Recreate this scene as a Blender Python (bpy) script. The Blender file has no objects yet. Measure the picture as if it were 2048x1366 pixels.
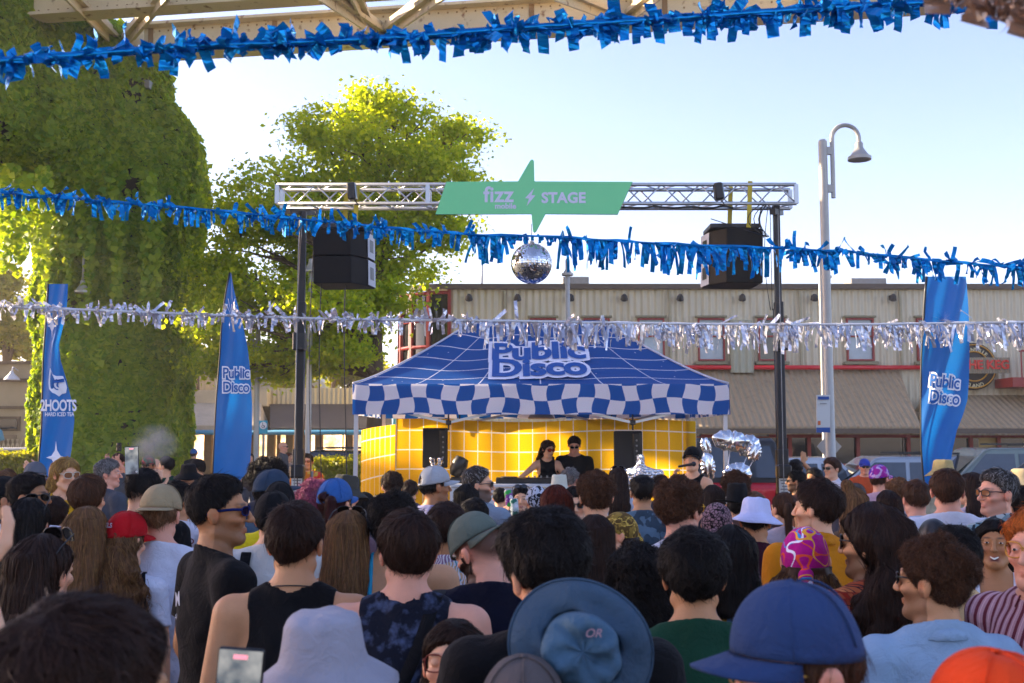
import bpy, math, random
import numpy as np
from mathutils import Vector, Matrix
sc = bpy.context.scene; D = bpy.data; COL = sc.collection
R = math.radians; PI = math.pi
random.seed(7); RNG = np.random.default_rng(7)
# ---------------------------------------------------------------- camera, sky, sun, exposure
F = 2150.0; HC = 1.95; PITCH = math.atan(190 / F)
cam = D.objects.new('camera', D.cameras.new('camera')); COL.objects.link(cam); sc.camera = cam
cam.location = (0, 0, HC); cam.rotation_euler = (PI/2 + PITCH, 0, 0)
cam.data.sensor_width = 36; cam.data.lens = F * 36 / 2048; cam.data.clip_start = .05; cam.data.clip_end = 900
cam.data.dof.use_dof = True; cam.data.dof.focus_distance = 6.5; cam.data.dof.aperture_fstop = 6.5
SUN_AZ = R(-72); SUN_EL = R(21)
w = D.worlds.new('World'); sc.world = w; w.use_nodes = True
nt = w.node_tree; sky = nt.nodes.new('ShaderNodeTexSky'); sky.sky_type = 'NISHITA'; sky.sun_disc = False
sky.sun_elevation = SUN_EL; sky.sun_rotation = SUN_AZ; sky.air_density = 1.0; sky.dust_density = 1.0; sky.ozone_density = 3.2
bg = nt.nodes['Background']; bg.inputs[1].default_value = .085; wb = nt.nodes.new('ShaderNodeVectorMath'); wb.operation = 'MULTIPLY'; wb.inputs[1].default_value = (1.14, .88, .90); nt.links.new(sky.outputs[0], wb.inputs[0]); nt.links.new(wb.outputs[0], bg.inputs[0])
sl = D.lights.new('sun', 'SUN'); sl.energy = 3.3; sl.angle = R(.6); sl.color = (1, .80, .55)
so = D.objects.new('sun', sl); COL.objects.link(so)
sdir = Vector((math.sin(SUN_AZ)*math.cos(SUN_EL), math.cos(SUN_AZ)*math.cos(SUN_EL), math.sin(SUN_EL)))
so.rotation_euler = (-sdir).to_track_quat('-Z', 'Y').to_euler()
sc.view_settings.view_transform = 'Standard'; sc.view_settings.look = 'None'; sc.view_settings.exposure = 2.45
try:
    sc.cycles.use_denoising = True; sc.cycles.max_bounces = 8; sc.cycles.transparent_max_bounces = 6
    sc.cycles.diffuse_bounces = 3; sc.cycles.glossy_bounces = 3; sc.cycles.transmission_bounces = 4
    sc.cycles.sample_clamp_indirect = 6; sc.cycles.caustics_reflective = False; sc.cycles.caustics_refractive = False
except Exception: pass
cp, sp = math.cos(PITCH), math.sin(PITCH)
def at(px, py, Y):
    b = (683 - py) / F; t = Y / (cp - b * sp)
    return Vector(((px - 1024) / F * t, Y, HC + (sp + b * cp) * t))
def xz(px, py, Y): v = at(px, py, Y); return v.x, v.z
# ---------------------------------------------------------------- tags
def tag(o, label=None, cat=None, group=None, kind=None):
    if label: o['label'] = label
    if cat: o['category'] = cat
    if group: o['group'] = group
    if kind: o['kind'] = kind
    return o
def thing(name, label, cat, loc=(0, 0, 0), rz=0, group=None):
    o = D.objects.new(name, None); COL.objects.link(o); o.location = loc; o.rotation_euler = (0, 0, rz)
    o.empty_display_size = .1
    return tag(o, label, cat, group)
def copy_tree(o, parent=None):
    c = o.copy(); COL.objects.link(c); c.parent = parent
    for ch in list(o.children): copy_tree(ch, c)
    return c
# ---------------------------------------------------------------- materials
MATS = {}
def srgb(h):
    if isinstance(h, str):
        h = h.lstrip('#'); c = [int(h[i:i+2], 16) / 255 for i in (0, 2, 4)]
        return tuple((x/12.92 if x <= .04045 else ((x+.055)/1.055)**2.4) for x in c)
    return tuple(h)
class NT:
    def __init__(s, m): s.t = m.node_tree; s.n = s.t.nodes; s.l = s.t.links
    def new(s, typ, ins=None, **kw):
        n = s.n.new(typ)
        for k, v in kw.items(): setattr(n, k, v)
        for k, v in (ins or {}).items():
            if hasattr(v, 'links') or isinstance(v, bpy.types.NodeSocket): s.l.new(v, n.inputs[k])
            else: n.inputs[k].default_value = v
        return n
    def math(s, op, a, b=0.0, c=0.0):
        n = s.n.new('ShaderNodeMath'); n.operation = op
        for i, v in enumerate((a, b, c)):
            if isinstance(v, bpy.types.NodeSocket): s.l.new(v, n.inputs[i])
            else: n.inputs[i].default_value = v
        return n.outputs[0]
    def mix(s, f, a, b):
        n = s.n.new('ShaderNodeMix'); n.data_type = 'RGBA'
        for i, v in ((0, f), (6, a), (7, b)):
            if isinstance(v, bpy.types.NodeSocket): s.l.new(v, n.inputs[i])
            else: n.inputs[i].default_value = v if i == 0 else (tuple(v) + (1,))[:4]
        return n.outputs[2]
def base_mat(name):
    m = D.materials.new(name); m.use_nodes = True; t = NT(m); b = t.n['Principled BSDF']; return m, t, b
def coords(t, kind='Object'):
    c = t.new('ShaderNodeTexCoord'); return c.outputs[kind]
def M(name, col, rough=.6, metal=0.0, var=.12, scale=8, bump=.0, bscale=40, spec=.5, trans=0.0, sss=0.0, coat=0):
    key = (name, col, rough, metal, var, scale, bump, bscale, spec, trans, coat)
    if key in MATS: return MATS[key]
    m, t, b = base_mat(name); c = srgb(col); co = coords(t)
    n = t.new('ShaderNodeTexNoise', {'Vector': co, 'Scale': scale, 'Detail': 5.0, 'Roughness': .6})
    ck = t.mix(t.math('MULTIPLY_ADD', n.outputs[0], 1.6, -.3), tuple(x*(1-var) for x in c), tuple(min(1, x*(1+var)) for x in c))
    t.l.new(ck, b.inputs['Base Color']); b.inputs['Roughness'].default_value = rough; b.inputs['Metallic'].default_value = metal
    b.inputs['Specular IOR Level'].default_value = spec
    if coat: b.inputs['Coat Weight'].default_value = coat
    if bump:
        n2 = t.new('ShaderNodeTexNoise', {'Vector': co, 'Scale': bscale, 'Detail': 4.0})
        bp = t.new('ShaderNodeBump', {'Strength': bump, 'Distance': .01, 'Height': n2.outputs[0]}); t.l.new(bp.outputs[0], b.inputs['Normal'])
    if trans: add_trans(t, b, ck, trans)
    MATS[key] = m; return m
def add_trans(t, b, col, f):
    tr = t.new('ShaderNodeBsdfTranslucent')
    if isinstance(col, bpy.types.NodeSocket): t.l.new(col, tr.inputs[0])
    else: tr.inputs[0].default_value = tuple(col)[:3] + (1,)
    mx = t.new('ShaderNodeMixShader', {0: f, 1: b.outputs[0], 2: tr.outputs[0]})
    t.l.new(mx.outputs[0], t.n['Material Output'].inputs[0])
def attr_mat(name, rough=.6, var=.1, scale=30, trans=0.0, spec=.5, sss=0, bump=0, bscale=200, metal=0):
    m, t, b = base_mat(name); a = t.new('ShaderNodeAttribute', attribute_name='Col')
    n = t.new('ShaderNodeTexNoise', {'Vector': coords(t), 'Scale': scale, 'Detail': 4.0})
    k = t.math('MULTIPLY_ADD', n.outputs[0], 2*var, 1-var)
    v = t.new('ShaderNodeVectorMath', {0: a.outputs[0], 1: k}, operation='MULTIPLY')
    t.l.new(v.outputs[0], b.inputs['Base Color']); b.inputs['Roughness'].default_value = rough
    b.inputs['Specular IOR Level'].default_value = spec; b.inputs['Metallic'].default_value = metal
    if sss:
        b.inputs['Subsurface Weight'].default_value = sss; b.inputs['Subsurface Radius'].default_value = (.012, .005, .003); b.inputs['Subsurface Scale'].default_value = 1
    if bump:
        n2 = t.new('ShaderNodeTexNoise', {'Vector': coords(t), 'Scale': bscale, 'Detail': 3.0})
        bp = t.new('ShaderNodeBump', {'Strength': bump, 'Distance': .004, 'Height': n2.outputs[0]}); t.l.new(bp.outputs[0], b.inputs['Normal'])
    if trans: add_trans(t, b, v.outputs[0], trans)
    return m
# ---------------------------------------------------------------- mesh building
def mesh_obj(name, V, Fc, mat=None, parent=None, smooth=True, col=None, uv=None):
    V = np.asarray(V, np.float32).reshape(-1, 3)
    me = D.meshes.new(name)
    if isinstance(Fc, np.ndarray):
        k = Fc.shape[1]; nf = len(Fc); me.vertices.add(len(V)); me.vertices.foreach_set('co', V.ravel())
        me.loops.add(nf*k); me.loops.foreach_set('vertex_index', Fc.astype(np.int32).ravel())
        me.polygons.add(nf); me.polygons.foreach_set('loop_start', np.arange(0, nf*k, k, dtype=np.int32))
        me.update(calc_edges=True)
    else:
        me.from_pydata([tuple(map(float, v)) for v in V], [], Fc); me.update()
    if smooth is True: me.polygons.foreach_set('use_smooth', np.ones(len(me.polygons), bool))
    if col is not None:
        a = me.color_attributes.new('Col', 'FLOAT_COLOR', 'POINT'); c = np.ones((len(V), 4), np.float32); c[:, :3] = col
        a.data.foreach_set('color', c.ravel())
    if uv is not None:
        u = me.uv_layers.new(name='UVMap'); li = np.empty(len(me.loops), np.int32); me.loops.foreach_get('vertex_index', li)
        u.data.foreach_set('uv', np.asarray(uv, np.float32)[li].ravel())
    if mat: me.materials.append(mat)
    o = D.objects.new(name, me); COL.objects.link(o)
    if parent is not None: o.parent = parent
    return o
class MB:
    def __init__(s): s.v = []; s.f = []
    def add(s, v, f):
        n = len(s.v); s.v += [tuple(p) for p in v]; s.f += [tuple(i + n for i in q) for q in f]; return s
    def box(s, c, d, rz=0, rx=0, ry=0, bev=0.0):
        M3 = Matrix.Rotation(rz, 3, 'Z') @ Matrix.Rotation(ry, 3, 'Y') @ Matrix.Rotation(rx, 3, 'X'); c = Vector(c); h = [x/2 for x in d]
        if bev > 0:
            b = min(bev, min(h)*.9); vs = []; fs = []
            for sx in (-1, 1):
                for sy in (-1, 1):
                    for sz in (-1, 1):
                        vs += [(sx*(h[0]-b), sy*(h[1]-b), sz*h[2]), (sx*(h[0]-b), sy*h[1], sz*(h[2]-b)), (sx*h[0], sy*(h[1]-b), sz*(h[2]-b))]
            def id(x, y, z, k): return ((x*2 + y)*2 + z)*3 + k
            fs += [(id(0,0,z,0), id(1,0,z,0), id(1,1,z,0), id(0,1,z,0)) for z in (0, 1)]
            fs += [(id(0,y,0,1), id(1,y,0,1), id(1,y,1,1), id(0,y,1,1)) for y in (0, 1)]
            fs += [(id(x,0,0,2), id(x,1,0,2), id(x,1,1,2), id(x,0,1,2)) for x in (0, 1)]
            for a in (0, 1):
                for e in (0, 1):
                    fs += [(id(0,a,e,0), id(1,a,e,0), id(1,a,e,1), id(0,a,e,1)), (id(a,0,e,0), id(a,1,e,0), id(a,1,e,2), id(a,0,e,2)), (id(a,e,0,1), id(a,e,1,1), id(a,e,1,2), id(a,e,0,2))]
                    for g in (0, 1): fs.append((id(a,e,g,0), id(a,e,g,1), id(a,e,g,2)))
        else:
            vs = [(x*h[0], y*h[1], z*h[2]) for x in (-1, 1) for y in (-1, 1) for z in (-1, 1)]
            fs = [(0,1,3,2), (4,6,7,5), (0,4,5,1), (2,3,7,6), (0,2,6,4), (1,5,7,3)]
        return s.add([c + M3 @ Vector(v) for v in vs], fs)
    def bar(s, a, b, w_, h_=None, up=(0, 0, 1)):
        a, b = Vector(a), Vector(b); d = (b - a); L = d.length
        if L < 1e-6: return s
        d /= L; u = Vector(up)
        if abs(d.dot(u)) > .98: u = Vector((0, 1, 0))
        x = d.cross(u).normalized(); z = x.cross(d); h_ = h_ or w_
        vs = [p + x*(i*w_/2) + z*(j*h_/2) for p in (a, b) for i, j in ((-1,-1), (1,-1), (1,1), (-1,1))]
        return s.add(vs, [(0,1,2,3), (7,6,5,4), (0,4,5,1), (1,5,6,2), (2,6,7,3), (3,7,4,0)])
    def tube(s, pts, r, n=8, closed=False, cap=True):
        pts = [Vector(p) for p in pts]; m = len(pts); rs = r if isinstance(r, (list, tuple)) else [r]*m
        vs = []; prev = None
        for i, p in enumerate(pts):
            if closed: d = pts[(i+1) % m] - pts[i-1]
            else: d = pts[min(i+1, m-1)] - pts[max(i-1, 0)]
            d.normalize()
            if prev is None:
                u = Vector((0, 0, 1)) if abs(d.z) < .9 else Vector((1, 0, 0)); x = d.cross(u).normalized()
            else: x = (prev - d*prev.dot(d)).normalized()
            prev = x; y = d.cross(x)
            vs += [p + (x*math.cos(2*PI*k/n) + y*math.sin(2*PI*k/n))*rs[i] for k in range(n)]
        fs = [(i*n+k, i*n+(k+1) % n, ((i+1) % m)*n+(k+1) % n, ((i+1) % m)*n+k) for i in range(m if closed else m-1) for k in range(n)]
        if cap and not closed: fs += [tuple(range(n-1, -1, -1)), tuple((m-1)*n + k for k in range(n))]
        return s.add(vs, fs)
    def lathe(s, c, prof, n=20, sy=1.0, rot=None, cap=True, a0=0, a1=2*PI):
        c = Vector(c); full = abs(a1-a0-2*PI) < 1e-6; m = n if full else n+1; vs = []
        for r, z in prof:
            for k in range(m):
                a = a0 + (a1-a0)*k/n; v = Vector((r*math.cos(a), r*math.sin(a)*sy, z)); vs.append(c + (rot @ v if rot else v))
        fs = [(i*m+k, i*m+(k+1) % m, (i+1)*m+(k+1) % m, (i+1)*m+k) for i in range(len(prof)-1) for k in range(n if full else n)]
        if cap and full: fs += [tuple(range(m-1, -1, -1)), tuple((len(prof)-1)*m+k for k in range(m))]
        return s.add(vs, fs)
    def quad(s, a, b, c, d): return s.add([a, b, c, d], [(0, 1, 2, 3)])
    def prism(s, pts, y0, y1):
        n = len(pts); vs = [(x, y0, z) for x, z in pts] + [(x, y1, z) for x, z in pts]
        return s.add(vs, [tuple(range(n)), tuple(range(2*n-1, n-1, -1))] + [(i, n+i, n+(i+1) % n, (i+1) % n) for i in range(n)])
    def build(s, name, mat, parent=None, smooth=False, xf=None):
        V = np.array(s.v, np.float32)
        if xf is not None: V = xf(V)
        o = mesh_obj(name, V, s.f, mat, parent, smooth=smooth)
        if smooth == 'auto':
            me = o.data; me.polygons.foreach_set('use_smooth', np.ones(len(me.polygons), bool))
            try: me.set_sharp_from_angle(angle=R(38))
            except Exception: pass
        return o
def grid_obj(name, fn, nu, nv, mat, parent=None, uvf=None, thick=0.0):
    V = []; U = []
    for j in range(nv+1):
        for i in range(nu+1):
            u, v = i/nu, j/nv; V.append(fn(u, v)); U.append(uvf(u, v) if uvf else (u, v))
    V = np.array(V, np.float32); i, j = np.meshgrid(np.arange(nu), np.arange(nv)); q = (j*(nu+1)+i).ravel()
    Fq = np.stack([q, q+1, q+nu+2, q+nu+1], 1)
    o = mesh_obj(name, V, Fq, mat, parent, uv=np.array(U))
    if thick: md = o.modifiers.new('thick', 'SOLIDIFY'); md.thickness = thick; md.offset = 0
    return o
# text as mesh: returns verts (n,3) in the xz plane (x right, z up, y=0) and faces
def text_mesh(body, size=1.0, offset=0.0, depth=0.0, align='CENTER', spacing=1.0, shear=0.0):
    cu = D.curves.new('t', 'FONT'); cu.body = body; cu.size = size; cu.offset = offset; cu.extrude = depth; cu.resolution_u = 4
    cu.align_x = align; cu.align_y = 'CENTER'; cu.space_character = spacing; cu.shear = shear; cu.fill_mode = 'FRONT' if depth == 0 else 'BOTH'
    o = D.objects.new('t', cu); COL.objects.link(o); dg = bpy.context.evaluated_depsgraph_get(); dg.update()
    me = o.evaluated_get(dg).to_mesh(); V = np.empty(len(me.vertices)*3, np.float32); me.vertices.foreach_get('co', V); V = V.reshape(-1, 3)
    Fc = [tuple(p.vertices) for p in me.polygons]; D.objects.remove(o); D.curves.remove(cu)
    return np.stack([V[:, 0], -V[:, 2], V[:, 1]], 1), Fc
def text_obj(name, body, size, mat, fn, parent=None, **kw):
    V, Fc = text_mesh(body, size, **kw)
    if len(V) == 0: return None
    return mesh_obj(name, fn(V), Fc, mat, parent, smooth=False)
# ---------------------------------------------------------------- signed distance shapes and surface nets
def nets(fn, xs, ys, zs):
    X, Y, Z = np.meshgrid(xs, ys, zs, indexing='ij'); V = fn(X.astype(np.float32), Y.astype(np.float32), Z.astype(np.float32)).astype(np.float32)
    S = V < 0; S1 = S.astype(np.int8)
    cs = sum(S1[a:S1.shape[0]-1+a, b:S1.shape[1]-1+b, c:S1.shape[2]-1+c] for a in (0, 1) for b in (0, 1) for c in (0, 1))
    act = (cs > 0) & (cs < 8); ai = np.argwhere(act); idx = np.full(act.shape, -1, np.int64); idx[act] = np.arange(len(ai))
    acc = np.zeros((len(ai), 3)); cnt = np.zeros(len(ai)); i, j, k = ai.T
    G = (np.asarray(xs), np.asarray(ys), np.asarray(zs))
    for ax in range(3):
        for p in (0, 1):
            for q in (0, 1):
                o = [p, q]; o.insert(ax, 0); o2 = list(o); o2[ax] = 1
                va = V[i+o[0], j+o[1], k+o[2]]; vb = V[i+o2[0], j+o2[1], k+o2[2]]; m = (va < 0) != (vb < 0)
                t = np.where(m, va/np.where(m, va-vb, 1), 0)
                for d, a0 in enumerate((i, j, k)):
                    ca = G[d][a0+o[d]]; cb = G[d][a0+o2[d]]; acc[:, d] += np.where(m, ca+(cb-ca)*t, 0)
                cnt += m
    P = acc/np.maximum(cnt, 1)[:, None]; quads = []
    for ax in range(3):
        sl0 = [slice(None)]*3; sl1 = [slice(None)]*3; sl0[ax] = slice(0, -1); sl1[ax] = slice(1, None)
        ch = S[tuple(sl0)] != S[tuple(sl1)]; e = np.argwhere(ch); o1, o2 = [d for d in range(3) if d != ax]
        ok = (e[:, o1] > 0) & (e[:, o2] > 0) & (e[:, o1] < S.shape[o1]-1) & (e[:, o2] < S.shape[o2]-1); e = e[ok]
        def cell(d1, d2): c = e.copy(); c[:, o1] -= d1; c[:, o2] -= d2; return idx[c[:, 0], c[:, 1], c[:, 2]]
        q = np.stack([cell(1, 1), cell(0, 1), cell(0, 0), cell(1, 0)], 1); ins = S[e[:, 0], e[:, 1], e[:, 2]]
        if ax == 1: ins = ~ins
        q[~ins] = q[~ins][:, ::-1]; quads.append(q)
    Q = np.concatenate(quads) if quads else np.zeros((0, 4), int)
    return P, Q[(Q >= 0).all(1)]
def axis(lo, hi, step, fine=()):
    out = [lo]; x = lo
    while x < hi:
        s = step
        for a, b, f in fine:
            if a-f*2 <= x <= b: s = min(s, f)
        x += s; out.append(x)
    return np.array(out)
def ell(X, Y, Z, c, r):
    x, y, z = (X-c[0])/r[0], (Y-c[1])/r[1], (Z-c[2])/r[2]; k0 = np.sqrt(x*x+y*y+z*z)+1e-6
    k1 = np.sqrt((x/r[0])**2+(y/r[1])**2+(z/r[2])**2)+1e-6; return k0*(k0-1)/k1
def caps(X, Y, Z, a, b, ra, rb=None):
    rb = ra if rb is None else rb; d = [b[i]-a[i] for i in range(3)]; L = sum(x*x for x in d)+1e-9
    t = np.clip(((X-a[0])*d[0]+(Y-a[1])*d[1]+(Z-a[2])*d[2])/L, 0, 1)
    return np.sqrt((X-a[0]-t*d[0])**2+(Y-a[1]-t*d[1])**2+(Z-a[2]-t*d[2])**2)-(ra+(rb-ra)*t)
def smin(a, b, k):
    h = np.clip(.5+.5*(b-a)/k, 0, 1); return b+(a-b)*h-k*h*(1-h)
def smax(a, b, k): return -smin(-a, -b, k)
def snoise(X, Y, Z, f, seed=0):
    s = seed*1.7; return (np.sin(X*f+s+1.3*np.sin(Y*f*.7+s))+np.sin(Y*f*1.1+2*s+1.1*np.sin(Z*f*.8))+np.sin(Z*f*.93+3*s+1.2*np.sin(X*f*.9+s)))/3
# ---------------------------------------------------------------- cloth materials
def cloth(kind, c1, c2='#ffffff', c3='#222222', sc_=1.0, rough=.85, trans=0.0):
    key = ('cloth', kind, c1, c2, c3, sc_, trans)
    if key in MATS: return MATS[key]
    m, t, b = base_mat(kind + '_cloth'); co = coords(t); a, bb, d = srgb(c1), srgb(c2), srgb(c3)
    sx = t.new('ShaderNodeSeparateXYZ', {0: co}); X, Y, Z = sx.outputs
    def band(v, f, w, ph=0): return t.math('LESS_THAN', t.math('FRACT', t.math('ADD', t.math('MULTIPLY', v, f), ph)), w)
    def noise(s, det=4): return t.new('ShaderNodeTexNoise', {'Vector': co, 'Scale': s, 'Detail': float(det)}).outputs[0]
    def ramp(v, lo, hi): return t.new('ShaderNodeMapRange', {0: v, 1: lo, 2: hi}).outputs[0]
    if kind == 'stripes':
        col = t.mix(band(X, 24*sc_, .38), a, bb); col = t.mix(band(X, 24*sc_, .08, .3), col, d)
    elif kind == 'plaid':
        w = t.math('ADD', X, Y); col = t.mix(band(w, 11, .45), a, bb); col = t.mix(t.math('MULTIPLY', band(Z, 10, .4), .55), col, d)
        col = t.mix(t.math('MULTIPLY', band(Z, 10, .05, .5), .8), col, (.6, .6, .65)); col = t.mix(t.math('MULTIPLY', band(w, 11, .05, .2), .8), col, (.6, .6, .65))
    elif kind == 'leopard':
        v = t.new('ShaderNodeTexVoronoi', {'Vector': co, 'Scale': 55.0*sc_}, feature='DISTANCE_TO_EDGE').outputs[0]; col = t.mix(ramp(v, .07, .13), a, bb)
    elif kind == 'acid':
        col = t.mix(ramp(noise(26, 8), .5, .68), a, bb)
    elif kind == 'camo':
        col = t.mix(ramp(noise(14, 2), .5, .53), a, bb)
    elif kind == 'floral':
        v = t.new('ShaderNodeTexVoronoi', {'Vector': co, 'Scale': 16.0*sc_}); r = t.new('ShaderNodeSeparateColor', {0: v.outputs[1]})
        col = t.mix(ramp(r.outputs[0], .4, .45), a, bb); col = t.mix(ramp(r.outputs[1], .62, .66), col, d)
    elif kind == 'leaf':
        wv = t.new('ShaderNodeTexWave', {'Vector': co, 'Scale': 22.0, 'Distortion': 9.0, 'Detail': 1.0, 'Detail Scale': 1.2}).outputs[1]
        v = t.new('ShaderNodeTexVoronoi', {'Vector': co, 'Scale': 13.0}); r = t.new('ShaderNodeSeparateColor', {0: v.outputs[1]})
        c0 = t.mix(ramp(r.outputs[0], .35, .36), bb, d); c0 = t.mix(ramp(r.outputs[1], .75, .76), c0, srgb('#C9A27A')); col = t.mix(ramp(wv, .55, .62), c0, a)
    elif kind == 'aztec':
        ch = t.new('ShaderNodeTexBrick', {'Vector': t.new('ShaderNodeCombineXYZ', {0: t.math('ADD', X, Y), 1: Z}).outputs[0], 'Color1': a+(1,), 'Color2': bb+(1,), 'Mortar': d+(1,), 'Scale': 26.0, 'Mortar Size': .035, 'Brick Width': .35, 'Row Height': .5}).outputs[0]
        col = t.mix(t.math('MULTIPLY', band(Z, 9, .35), .65), ch, a)
    elif kind == 'squiggle':
        ws = None; col = a + (1,)
        for sd, cc in ((0, bb), (3.1, d), (7.7, srgb('#E8E0F0')), (12.3, srgb('#E8A030'))):
            mp = t.new('ShaderNodeMapping', {0: co, 1: (sd, sd*1.3, sd*.7)}); n = t.new('ShaderNodeTexNoise', {'Vector': mp.outputs[0], 'Scale': 7.0, 'Detail': 1.0}).outputs[0]
            col = t.mix(t.math('LESS_THAN', t.math('ABSOLUTE', t.math('SUBTRACT', n, .5)), .011), col, cc)
    elif kind == 'tiedye':
        col = t.mix(ramp(noise(16, 3), .42, .5), a, bb); col = t.mix(ramp(noise(23, 3), .55, .6), col, d)
    elif kind == 'baroque':
        col = t.mix(ramp(noise(30, 2), .5, .54), a, bb); col = t.mix(t.math('LESS_THAN', t.math('ABSOLUTE', t.math('SUBTRACT', noise(18, 3), .5)), .02), col, d)
    elif kind == 'denim':
        wv = band(X, 220, .5); col = t.mix(t.math('MULTIPLY', t.math('MULTIPLY', wv, .35), noise(40)), a, bb)
    else: col = a + (1,)
    n = noise(9, 5); k = t.math('MULTIPLY_ADD', n, .5, .75)
    v = t.new('ShaderNodeVectorMath', {0: (0, 0, 0), 1: k}, operation='MULTIPLY')
    if isinstance(col, bpy.types.NodeSocket): t.l.new(col, v.inputs[0])
    else: v.inputs[0].default_value = col[:3]
    t.l.new(v.outputs[0], b.inputs['Base Color']); b.inputs['Roughness'].default_value = rough; b.inputs['Specular IOR Level'].default_value = .15
    b.inputs['Sheen Weight'].default_value = .03
    n2 = t.new('ShaderNodeTexNoise', {'Vector': co, 'Scale': 14.0, 'Detail': 6.0, 'Roughness': .62, 'Distortion': .6})
    bp = t.new('ShaderNodeBump', {'Strength': .75, 'Distance': .02, 'Height': n2.outputs[0]}); t.l.new(bp.outputs[0], b.inputs['Normal'])
    if trans: add_trans(t, b, v.outputs[0], trans)
    MATS[key] = m; return m
SKINM = attr_mat('skin', rough=.52, var=.09, scale=38, sss=.12, spec=.35, bump=.25, bscale=220)
HAIRM = attr_mat('hair_strands', rough=.5, var=.35, scale=60, trans=.12, spec=.18)
DARK = M('dark_plastic', '#141416', rough=.35, var=.05); LENS = M('dark_lens', '#08080A', rough=.08, var=0, spec=.8)
LENSR = M('red_mirror_lens', '#D03A10', rough=.1, var=0, metal=.6); LENSP = M('purple_mirror_lens', '#1B1030', rough=.1, var=0, metal=.4)
LENSB = M('brown_lens', '#8A5A3A', rough=.12, var=0); GOLD = M('gold_metal', '#B98A3C', rough=.3, metal=.9, var=0)
EYEW = M('eye_white', '#E8E2DA', rough=.2, var=0); IRIS = M('iris', '#1A0E08', rough=.1, var=0); TEETH = M('teeth', '#F2EEE6', rough=.25, var=0)
SK = {'lt': '#E2AC88', 'pk': '#E2A286', 'md': '#C89268', 'tn': '#B27C52', 'br': '#7C4F34', 'dk': '#4E3020'}
HCOL = {'blk': '#17110E', 'dbr': '#2E1C13', 'br': '#4A2E1C', 'lbr': '#6E4C30', 'bln': '#9A7440', 'red': '#5A1F0C', 'wine': '#38100F', 'gry': '#6A6664', 'sp': '#3A3430', 'wht': '#C9C4BA', 'pnk': '#8E4A66', 'gin': '#A85A22'}
ZS = 1.2
GROUP = 'people in the street party crowd'
def hairline(kind):
    if kind == 'fade': return [-.13, -.09, -.04, .0, .04, .085, .12], [1.635, 1.64, 1.655, 1.67, 1.69, 1.715, 1.74]
    if kind == 'buzzline': return [-.13, -.09, -.05, -.015, .02, .05, .085, .12], [1.55, 1.56, 1.60, 1.635, 1.65, 1.69, 1.715, 1.74]
    return [-.13, -.09, -.05, -.02, .015, .04, .085, .12], [1.535, 1.545, 1.575, 1.61, 1.62, 1.66, 1.708, 1.735]
STY = {
 'short': dict(tt=.022, ts=.005, ln=.045, n=1.2, mess=.33, amp=.0055), 'crop': dict(tt=.024, ts=.001, ln=.032, n=1.0, mess=.35, amp=.005, line='buzzline'),
 'messy': dict(tt=.028, ts=.010, ln=.06, n=1.3, mess=.55, amp=.008), 'shag': dict(tt=.024, ts=.010, ln=.09, n=1.2, mess=.3, amp=.006, low=.03),
 'curly': dict(tt=.020, ts=.002, ln=.07, n=1.7, mess=.6, curl=.007, amp=.012), 'afro': dict(tt=.06, ts=.045, ln=.06, n=2.4, mess=1.0, curl=.010, amp=.018),
 'buzz': dict(tt=.008, ts=.004, ln=.014, n=1.0, mess=.4), 'long': dict(tt=.014, ts=.010, ln=.26, n=1.3, mess=.08, zend=1.27, w=.115, amp=.004),
 'longer': dict(tt=.014, ts=.010, ln=.34, n=1.5, mess=.07, zend=1.10, w=.10, amp=.004), 'wavy': dict(tt=.016, ts=.014, ln=.26, n=1.5, mess=.2, zend=1.24, w=.135, amp=.010, curl=.008),
 'curlylong': dict(tt=.026, ts=.026, ln=.2, n=1.9, mess=.5, zend=1.30, w=.15, amp=.014, curl=.013), 'bob': dict(tt=.014, ts=.012, ln=.18, n=1.2, mess=.1, zend=1.44, w=.105, amp=.004),
 'pony': dict(tt=.012, ts=.008, ln=.12, n=1.1, mess=.1, tail=1), 'lowpony': dict(tt=.024, ts=.018, ln=.22, n=1.4, mess=.16, tail=2, zend=1.28, w=.10, amp=.008), 'bun': dict(tt=.016, ts=.012, ln=.3, n=1.4, mess=.08, tail=3, zend=1.2, w=.10),
 'tied': dict(tt=.012, ts=.008, ln=.1, n=1.0, mess=.05),
}
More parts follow.
